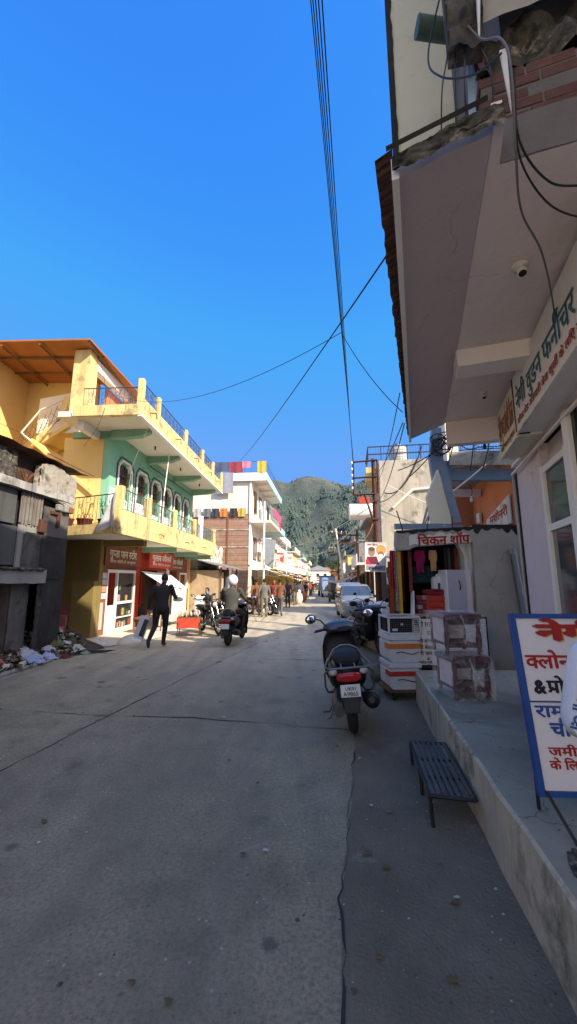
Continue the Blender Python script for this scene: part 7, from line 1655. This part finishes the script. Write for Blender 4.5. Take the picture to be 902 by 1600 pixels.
def row_house(label, x, y, rz, L, D, floors, wall, trim, seed, side=1, balc=True, sign=True, aw=True, fh=3.1, roofrail=False):
    """terraced shop house: local x along the street, front at local y=0 (front faces -y*side)"""
    r = random.Random(seed); z0 = gz(y)-.05; s = -side
    t = thing('shop_house', label, 'house', (x, y, z0), rz); H = floors*fh
    B().box(0, 0, -.4, L, -s*D, H+.3).build('wall', M[wall], t)
    n = max(2, int(L/2.7)); dx = L/n
    for i in range(n):
        o = B().box(i*dx+.2, s*.05, .05, (i+1)*dx-.2, s*.002, 2.4).build('opening_shade', M['dark_b'], t)  # flat dark panel standing in for the shade inside the shop
        B().box(i*dx+.05, s*.12, -.3, i*dx+.2, s*.003, 2.7).build('pillar', M[r.choice(('white_dirty', 'cream', 'brown_p', 'orange_p', 'yellow_d'))], t)
        for k in range(6):   # goods stacked in the opening
            xx = i*dx+.25+r.random()*(dx-.8); zz = r.random()*1.5
            B().box(xx, s*.30, zz*.5, xx+r.uniform(.2, .5), s*.052, zz*.5+r.uniform(.2, .5)).build('goods', dye(r.choice(((.6, .2, .05), (.5, .05, .04), (.62, .58, .5), (.1, .2, .3), (.6, .45, .08), (.15, .3, .15), (.4, .3, .2)))), o)
    for f in range(1, floors):
        z = f*fh
        d = r.uniform(.8, 1.3)
        B().box(-.1, s*d, z-.16, L+.1, s*.001, z).build('balcony_slab', M['slab_w'], t)
        if balc: B().box(-.1, s*(d+.06), z-.2, L+.1, s*(d+.001), z+.62).build('balcony_parapet', M[trim], t)
        for i in range(n):
            fr = B().box(i*dx+.55, s*.05, z+.5, i*dx+.55+dx*.45, s*.002, z+2.1).build('window', M[r.choice(('wood', 'white', 'bluegrey'))], t)
            bx('pane', M['glass'], fr, i*dx+.65, s*.06, z+.6, i*dx+.45+dx*.45, s*.051, z+2.0)
    B().box(-.12, s*.55, H+.12, L+.12, -s*(D+.1), H+.30).build('roof_slab', M['concrete' if side < 0 else 'white_dirty'], t); B().box(-.05, s*.5, H+.301, L+.05, s*.38, H+.95).build('roof_parapet', M[trim], t)
    M4 = Matrix.Translation((x, y, z0)) @ Matrix.Rotation(rad(rz), 4, 'Z')
    if aw:
        for i in range(n):
            if r.random() < .3: continue
            c = r.choice(AW); a = thing('awning', '%s awning of the %s' % (['white', 'tan', 'red', 'blue', 'cream', 'yellow'][AW.index(c)], label), 'awning', (x, y, z0), rz, 'awnings along the street')
            B().grid(lambda u, v: V((i*dx+.1+(dx-.2)*u, s*(.01+1.5*v), 2.62-.65*v-.12*math.sin(pi*u)*v)), 8, 4).build('cloth', dye(c), a, fix=False)
            b = B()
            for q in (.1, dx-.1): b.tube([(i*dx+q, s*1.5, -.2), (i*dx+q, s*1.5, 2.0)], .025, 5)
            b.build('pole', M['wood'], a)
    if sign:
        for i in range(n):
            if r.random() < .25: continue
            c = r.choice(('red_p', 'board_w', 'frame_b', 'board_c', 'yellow')); g = thing('shop_sign', '%s sign on the %s' % ({'red_p': 'red', 'board_w': 'white', 'frame_b': 'blue', 'board_c': 'cream', 'yellow': 'yellow'}[c], label), 'sign', (x, y, z0), rz, 'signs along the street')
            zb_ = 2.62; B().box(i*dx+.15, s*.22, zb_, (i+1)*dx-.15, s*.13, zb_+.55).build('board', M[c], g)
            ink = M['ink_w'] if c in ('red_p', 'frame_b') else M['ink_r']; sx = 1 if s < 0 else -1
            letters('lettering', r.choice(SG), ink, g, (i*dx+.3 if sx > 0 else (i+1)*dx-.3, s*.221, zb_+.16), (sx, 0, 0), (0, 0, 1), (0, s, 0), h=.24, w=dx*.7, bold=.03)
    return t
xl = lambda y: -2.0+.10*(y-36); xr = lambda y: 6.35+.105*(y-29)
rz = 84.3
Y0 = 36.6
for i, (L, fl, wl, tr, lb) in enumerate(((8, 2, 'white_dirty', 'white', 'white washed two storey shop house after the brick walled house'), (9, 2, 'cream', 'cream', 'cream two storey shop house third in the left row'), (8, 1, 'white_dirty', 'yellow_d', 'low white shop with yellow parapet on the left'), (10, 2, 'yellow_d', 'white', 'pale yellow house fourth along the left row'), (9, 1, 'cream', 'white', 'low cream shop farther along the left row'), (12, 2, 'white_dirty', 'teal_d', 'white house with green parapet far along the left row'), (14, 1, 'yellow_d', 'cream', 'yellow low shop near the far end on the left'), (16, 2, 'cream', 'white', 'cream house at the far left end of the street'))):
    row_house(lb, xl(Y0), Y0, rz, L, 8, fl, wl, tr, 100+i, 1); Y0 += L*1.0+.3
Y0 = 28.5
for i, (L, fl, wl, tr, lb) in enumerate(((7, 2, 'brown_p', 'white', 'brown house with white parapet first beyond the concrete building'), (8, 1, 'concrete', 'white_dirty', 'low grey shop second in the right row'), (9, 2, 'concrete', 'concrete', 'grey two storey house in the right row'), (8, 1, 'plaster_beam', 'concrete', 'low pinkish grey shop in the right row'), (10, 1, 'concrete', 'white', 'low concrete shop with white parapet far right'), (12, 2, 'yellow', 'yellow_d', 'sunlit yellow house at the far right'), (14, 1, 'white_dirty', 'concrete', 'dirty white low shop far right'), (16, 2, 'cream', 'cream', 'cream house closing the far right row'))):
    row_house(lb, xr(Y0), Y0, 84, L, 7, fl, wl, tr, 200+i, -1, aw=i < 5); Y0 += L+.3
# white roof sheets and dish on the first brown house
t = thing('roof_tank', 'white curved roof sheet with red box on the brown house roof', 'tank', (6.2, 29, 6.4-.3), 84); B().loft([(-.5, .5, .9, .55, 4), (1.6, .5, .9, .55, 4)], 16).build('shell', M['white'], t); B().box(-.7, .1, 1.05, .2, .9, 1.5).build('red_box', M['red_p'], t)
# houses closing the view
for i, (x, y, w_, d, h, m, lb) in enumerate(((7, 150, 9, 8, 5.5, 'cream', 'cream house closing the street in the distance'), (22, 165, 7, 8, 9, 'yellow', 'bright yellow house at the far street end'), (0, 170, 8, 8, 9.5, 'white_dirty', 'white house on the slope behind the street end'), (13, 185, 10, 8, 6, 'brown_p', 'brown roofed house at the foot of the hill'), (-12, 180, 9, 8, 8, 'cream', 'pale house left at the foot of the hill'), (32, 190, 10, 9, 7, 'white_dirty', 'whitewashed house right at the foot of the hill'))):
    t = thing('distant_house', lb, 'house', (x, y, -.6), 4); B().box(0, 0, 0, w_, d, h).build('wall', M[m], t)
    B().prism([(-.5, h), (w_+.5, h), (w_*.5, h+1.8)], 'y', -.5, d+.5).build('roof', M['tin_or'] if i % 2 else M['galv'], t)
    for k in range(3): bx('window', M['glass'], t, .8+k*w_/3.2, -.05, h*.55, .8+k*w_/3.2+1.1, -.002, h*.55+1.3)
# second and third street poles
def pole(label, x, y, h, lean=0):
    t = thing('utility_pole', label, 'pole', (x, y, gz(y)), 0)
    B().tube([(0, 0, -.3), (lean, 0, h)], [.11, .07], 8).build('shaft', M['rust'] if lean == 0 else M['cream'], t)
    b = B(); b.box(-1.3, -.05, h-.5, .2, .05, h-.38).box(-1.3, -.05, h-1.1, .2, .05, h-1.0); b.build('cross_arm', M['rust'], t)
    for i in range(4): B().lathe([(.03, 0), (.05, .06), (.03, .12)], (-1.2+i*.4, 0, h-.38), 8).build('insulator', M['plaster_beam'], t)
pole('second iron pole beyond the silver car on the right', 5.2, 29.5, 5.6); pole('slim pale pole leaning beside the second iron pole', 4.9, 33, 6.2, -.9)
pole('third dark pole far down the right side', 6.6, 52, 6.5)
tag(B().tube([(-1.45, 23.0, -.2), (-1.45, 23.0, 6.2)], .06, 8).build('street_pole', M['white']), 'white slim pole standing in front of the brick walled house', 'pole')
tag(B().tube([(-.2, 37, -.4), (-.2, 37, 5.0)], .06, 8).build('street_pole', M['white_dirty']), 'white pole among the signs along the left row', 'pole')
for i, (a, c, d) in enumerate((((2.9, 12.9, 4.1), (-1, 40, 5.0), .6), ((2.9, 12.9, 3.9), (2, 60, 5.6), 1.0), ((5.2, 29.5, 4.6), (1.0, 46, 4.5), .5), ((2.9, 12.9, 3.6), (5.2, 29.5, 4.4), .4), ((5.2, 29.5, 5.1), (6.6, 52, 5.6), .6))):
    cable('pale wire strung down the street between poles', sag(a, c, d, 14), .014, M['cream'], 'pale wires between the street poles', sm=False)
t = thing('billboard', 'grey blank hoarding on a white pole before the white house', 'board', (-1.35, 25.2, 2.55), 0); B().slab([(-.25, 0, 0), (.35, .1, -.3), (.55, .1, 1.55), (-.4, 0, 1.7)], (0, .04, 0)).build('panel', M['galv'], t)
for i, (x, y, z, c, lb) in enumerate(((-.9, 25.5, 1.9, (.70, .42, .10), 'orange cloth umbrella canopy'), (-.1, 27.2, 1.9, (.70, .52, .16), 'tan cloth stall canopy'), (-.9, 27.6, 2.35, (.75, .72, .66), 'white tilted stall canopy'))):
    t = thing('stall_canopy', lb+' over a stall on the left', 'canopy', (x-.4, y, z-.2), 0)
    B().grid(lambda u, v: V(((u-.5)*1.7, (v-.5)*1.6, .35-.9*((u-.5)**2+(v-.5)**2)-.5*(u-.3)*(i == 2)-.7*v)), 10, 10).build('cloth', dye(c), t, fix=False); B().tube([(0, 0, -2.1), (0, 0, .1)], .025, 6).build('pole', M['wood'], t)
# ------------------------------------------------------------------ people down the street
P_ = 'people walking down the street'
person('walk', WALK, 'person in brown jacket and grey trousers walking away in the sun', (-.42, 19.2, -.13), -4, (.20, .10, .055), (.13, .13, .13), group=P_, fingers=False)
person('stand', STAND, 'person in grey jacket walking beside the motorcycles', (-1.12, 18.5, -.12), 5, (.17, .17, .15), (.20, .18, .15), group=P_, fingers=False)
person('walk', WALK, 'person in rust brown shawl left of the grey jacket', (-1.55, 19.1, -.13), 15, (.22, .09, .05), (.2, .12, .08), group=P_, fingers=False)
person('stand', STAND, 'person in maroon shirt facing the viewer behind the brown jacket', (-.78, 21.5, -.16), 180, (.3, .04, .05), (.06, .06, .08), group=P_, fingers=False)
person('walk', WALK, 'person in dark blue top walking past the stalls', (-.05, 26.0, -.22), 182, (.05, .06, .12), (.04, .04, .05), group=P_, fingers=False)
rr = random.Random(77)
cols = [((.04, .04, .05), 'black'), ((.45, .06, .05), 'red'), ((.55, .25, .05), 'orange'), ((.1, .14, .3), 'blue'), ((.5, .5, .5), 'white'), ((.2, .17, .1), 'olive'), ((.15, .02, .08), 'maroon'), ((.12, .2, .15), 'green')]
spots = [(.5, 29.5, 0), (.2, 31, 2), (1.0, 33.5, 4), (.9, 36, 1), (1.6, 38, 0), (1.9, 41, 5), (2.1, 44, 3), (1.7, 45.5, 6), (2.6, 48, 1), (2.9, 51, 0), (3.3, 55, 7), (3.5, 58, 2), (2.9, 60, 4), (6.1, 47, 3), (4.4, 64, 0), (4.2, 40, 0), (5.2, 66, 6)]
for i, (x, y, k) in enumerate(spots):
    person('walk' if i % 2 else 'stand', WALK if i % 2 else STAND, 'distant person in %s among the %s' % (cols[k][1], ['first stalls', 'left shoppers', 'shoppers by the awnings', 'crowd near the truck', 'far walkers'][min(4, i//4)]), (x, y, gz(y)), rr.choice((0, 180, 40, 200)), cols[k][0], cols[(k*3+5) % 8][0] if k != 1 else (.05, .05, .06), group='distant people along the left shops', fingers=False)
for i, (x, y, c, lb) in enumerate(((.75, 30.5, (.75, .72, .66), 'white cloth bundle on the left roadside'), (1.25, 34.5, (.65, .2, .06), 'orange bundle at a left roadside stall'), (1.5, 39.5, (.75, .73, .7), 'white sack further along the left roadside'), (-.7, 23.8, (.3, .3, .3), 'grey bundle near the white pole'))):
    t = thing('bundle', lb, 'bundle', (x, y, gz(y)), 0); b = B(); b.ball((0, 0, .45), (.35, .35, .48), 14, 10); b.ball((.05, 0, .95), (.15, .15, .15), 10, 6); b.build('bundle', dye(c), t)
# trees beyond the far end of the street
def tree(label, x, y, h, seed, c=(.05, .085, .03)):
    r = random.Random(seed); t = thing('tree', label, 'tree', (x, y, -.7), 0)
    b = B(); b.tube([(0, 0, 0), (.1, 0, h*.3), (.0, .1, h*.55)], [.28, .2, .1], 7)
    for k in range(5):
        a = k*1.3; b.tube([(0.05, 0, h*(.3+.05*k)), (math.cos(a)*h*.22, math.sin(a)*h*.22, h*(.55+.06*k))], [.09, .04], 5)
    b.build('trunk', M['wood'], t)
    l = B(); cl = [(V((r.uniform(-.3, .3)*h, r.uniform(-.3, .3)*h, h*r.uniform(.42, .95))), r.uniform(.09, .17)*h) for k in range(16)]
    for k in range(900):
        c0, cr = r.choice(cl); d = V((r.gauss(0, 1), r.gauss(0, 1), r.gauss(0, 1))).normalized(); p = c0+d*cr*r.random()**.4; s = r.uniform(.15, .34)
        u = V((r.gauss(0, 1), r.gauss(0, 1), r.gauss(0, 1))).normalized()*s; w_ = u.cross(d).normalized()*s*.6
        l.add([p-u, p-w_, p+u, p+w_], [(0, 1, 2, 3)])
    l.build('crown', leaf_mat('leaves_%d' % seed, c, tuple(v*.5 for v in c), .6), t, fix=False)
for i, (x, y, h, lb) in enumerate(((18, 140, 9, 'rounded tree between the yellow house and the street end'), (10, 160, 11, 'dark tree behind the cream house at the street end'), (-3, 155, 10, 'green tree left of the street end'), (26, 150, 8, 'bushy tree right of the yellow house'), (5, 178, 12, 'tall tree behind the distant roofs'), (20, 195, 12, 'loose tree at the foot of the hill'))): tree(lb, x, y, h, 300+i, ((.06, .09, .03), (.09, .10, .035), (.045, .07, .03))[i % 3])

# signboards standing out from the fronts of the left row, and cloths over the stalls
rr = random.Random(91)
SB = (('white', 'board_w', 'ink_r'), ('red', 'red_p', 'ink_w'), ('cream', 'board_c', 'ink_b'), ('blue', 'frame_b', 'ink_w'), ('yellow', 'yellow', 'ink_r'))
yy = 29.0
for i in range(15):
    k = SB[rr.choice((0, 0, 1, 2, 3, 4, 0))]; x = (-2.55+.1*(yy-27))+rr.uniform(.25, .75) if yy < 36 else xl(yy)+rr.uniform(.35, .9); z = gz(yy)+rr.uniform(2.7, 3.9); w_, h_ = rr.uniform(.7, 1.2), rr.uniform(.7, 1.5)
    t = thing('hanging_sign', '%s %s signboard jutting from the left fronts, %s along the row' % (k[0], 'tall' if h_ > 1.1 else 'squat', ('first', 'second', 'third', 'fourth', 'fifth', 'sixth', 'seventh', 'eighth', 'ninth', 'tenth', 'eleventh', 'twelfth', 'thirteenth', 'fourteenth', 'fifteenth')[i]), 'sign', (x, yy, z), rr.uniform(-14, 6), 'signboards jutting out along the left row')
    B().box(-w_/2, -.04, 0, w_/2, .04, h_).build('board', M[k[1]], t)
    B().box(-w_/2-.5, -.02, h_*.8, -w_/2, .02, h_*.8+.04).build('bracket', M['iron'], t)
    letters('lettering', rr.choice(SG), M[k[2]], t, (-w_*.42, -.042, h_*.55), (1, 0, 0), (0, 0, 1), (0, -1, 0), w=w_*.84, h=min(.26, h_*.25), bold=.03)
    yy += rr.uniform(1.8, 4.2)
for i, (x, y, z, w_, d, c, lb) in enumerate(((-1.0, 28.5, 2.55, 2.4, 1.6, (.80, .78, .72), 'white tarpaulin'), (-.6, 31.5, 2.5, 2.2, 1.5, (.70, .46, .12), 'ochre tarpaulin'), (-.2, 34.5, 2.6, 2.4, 1.6, (.78, .76, .7), 'off white tarpaulin'), (.3, 39, 2.5, 2.6, 1.7, (.55, .07, .05), 'red tarpaulin'), (.9, 43.5, 2.6, 2.4, 1.6, (.76, .74, .7), 'pale tarpaulin'))):
    t = thing('tarpaulin', lb+' stretched over a roadside stall on the left', 'tarpaulin', (x, y, gz(y)), 84)
    B().grid(lambda u, v: V(((u-.5)*w_, -d*.5+d*(1-v)-.2, z-.5*(1-v)*0-.45*v-.12*math.sin(pi*u)*math.sin(pi*v)+.04*math.sin(u*11))), 14, 8).build('cloth', dye(c), t, fix=False)
    for q in (-.5, .5): B().tube([(q*w_, -d*.5-.2, 0), (q*w_, -d*.5-.2, z-.45)], .03, 5).build('pole', M['wood'], t)
    st = thing('stall_goods', 'goods table under the '+lb, 'stall', (x, y, gz(y)), 84)
    B().box(-w_*.4, -.6, .6, w_*.4, .2, .68).build('table_top', M['wood'], st)
    for q in range(12): B().ball((rr.uniform(-.38, .38)*w_, rr.uniform(-.5, .1), .75), rr.uniform(.07, .14), 8, 5).build('goods', dye(rr.choice(((.62, .25, .05), (.5, .06, .05), (.6, .5, .12), (.15, .3, .1), (.6, .58, .52)))), st)
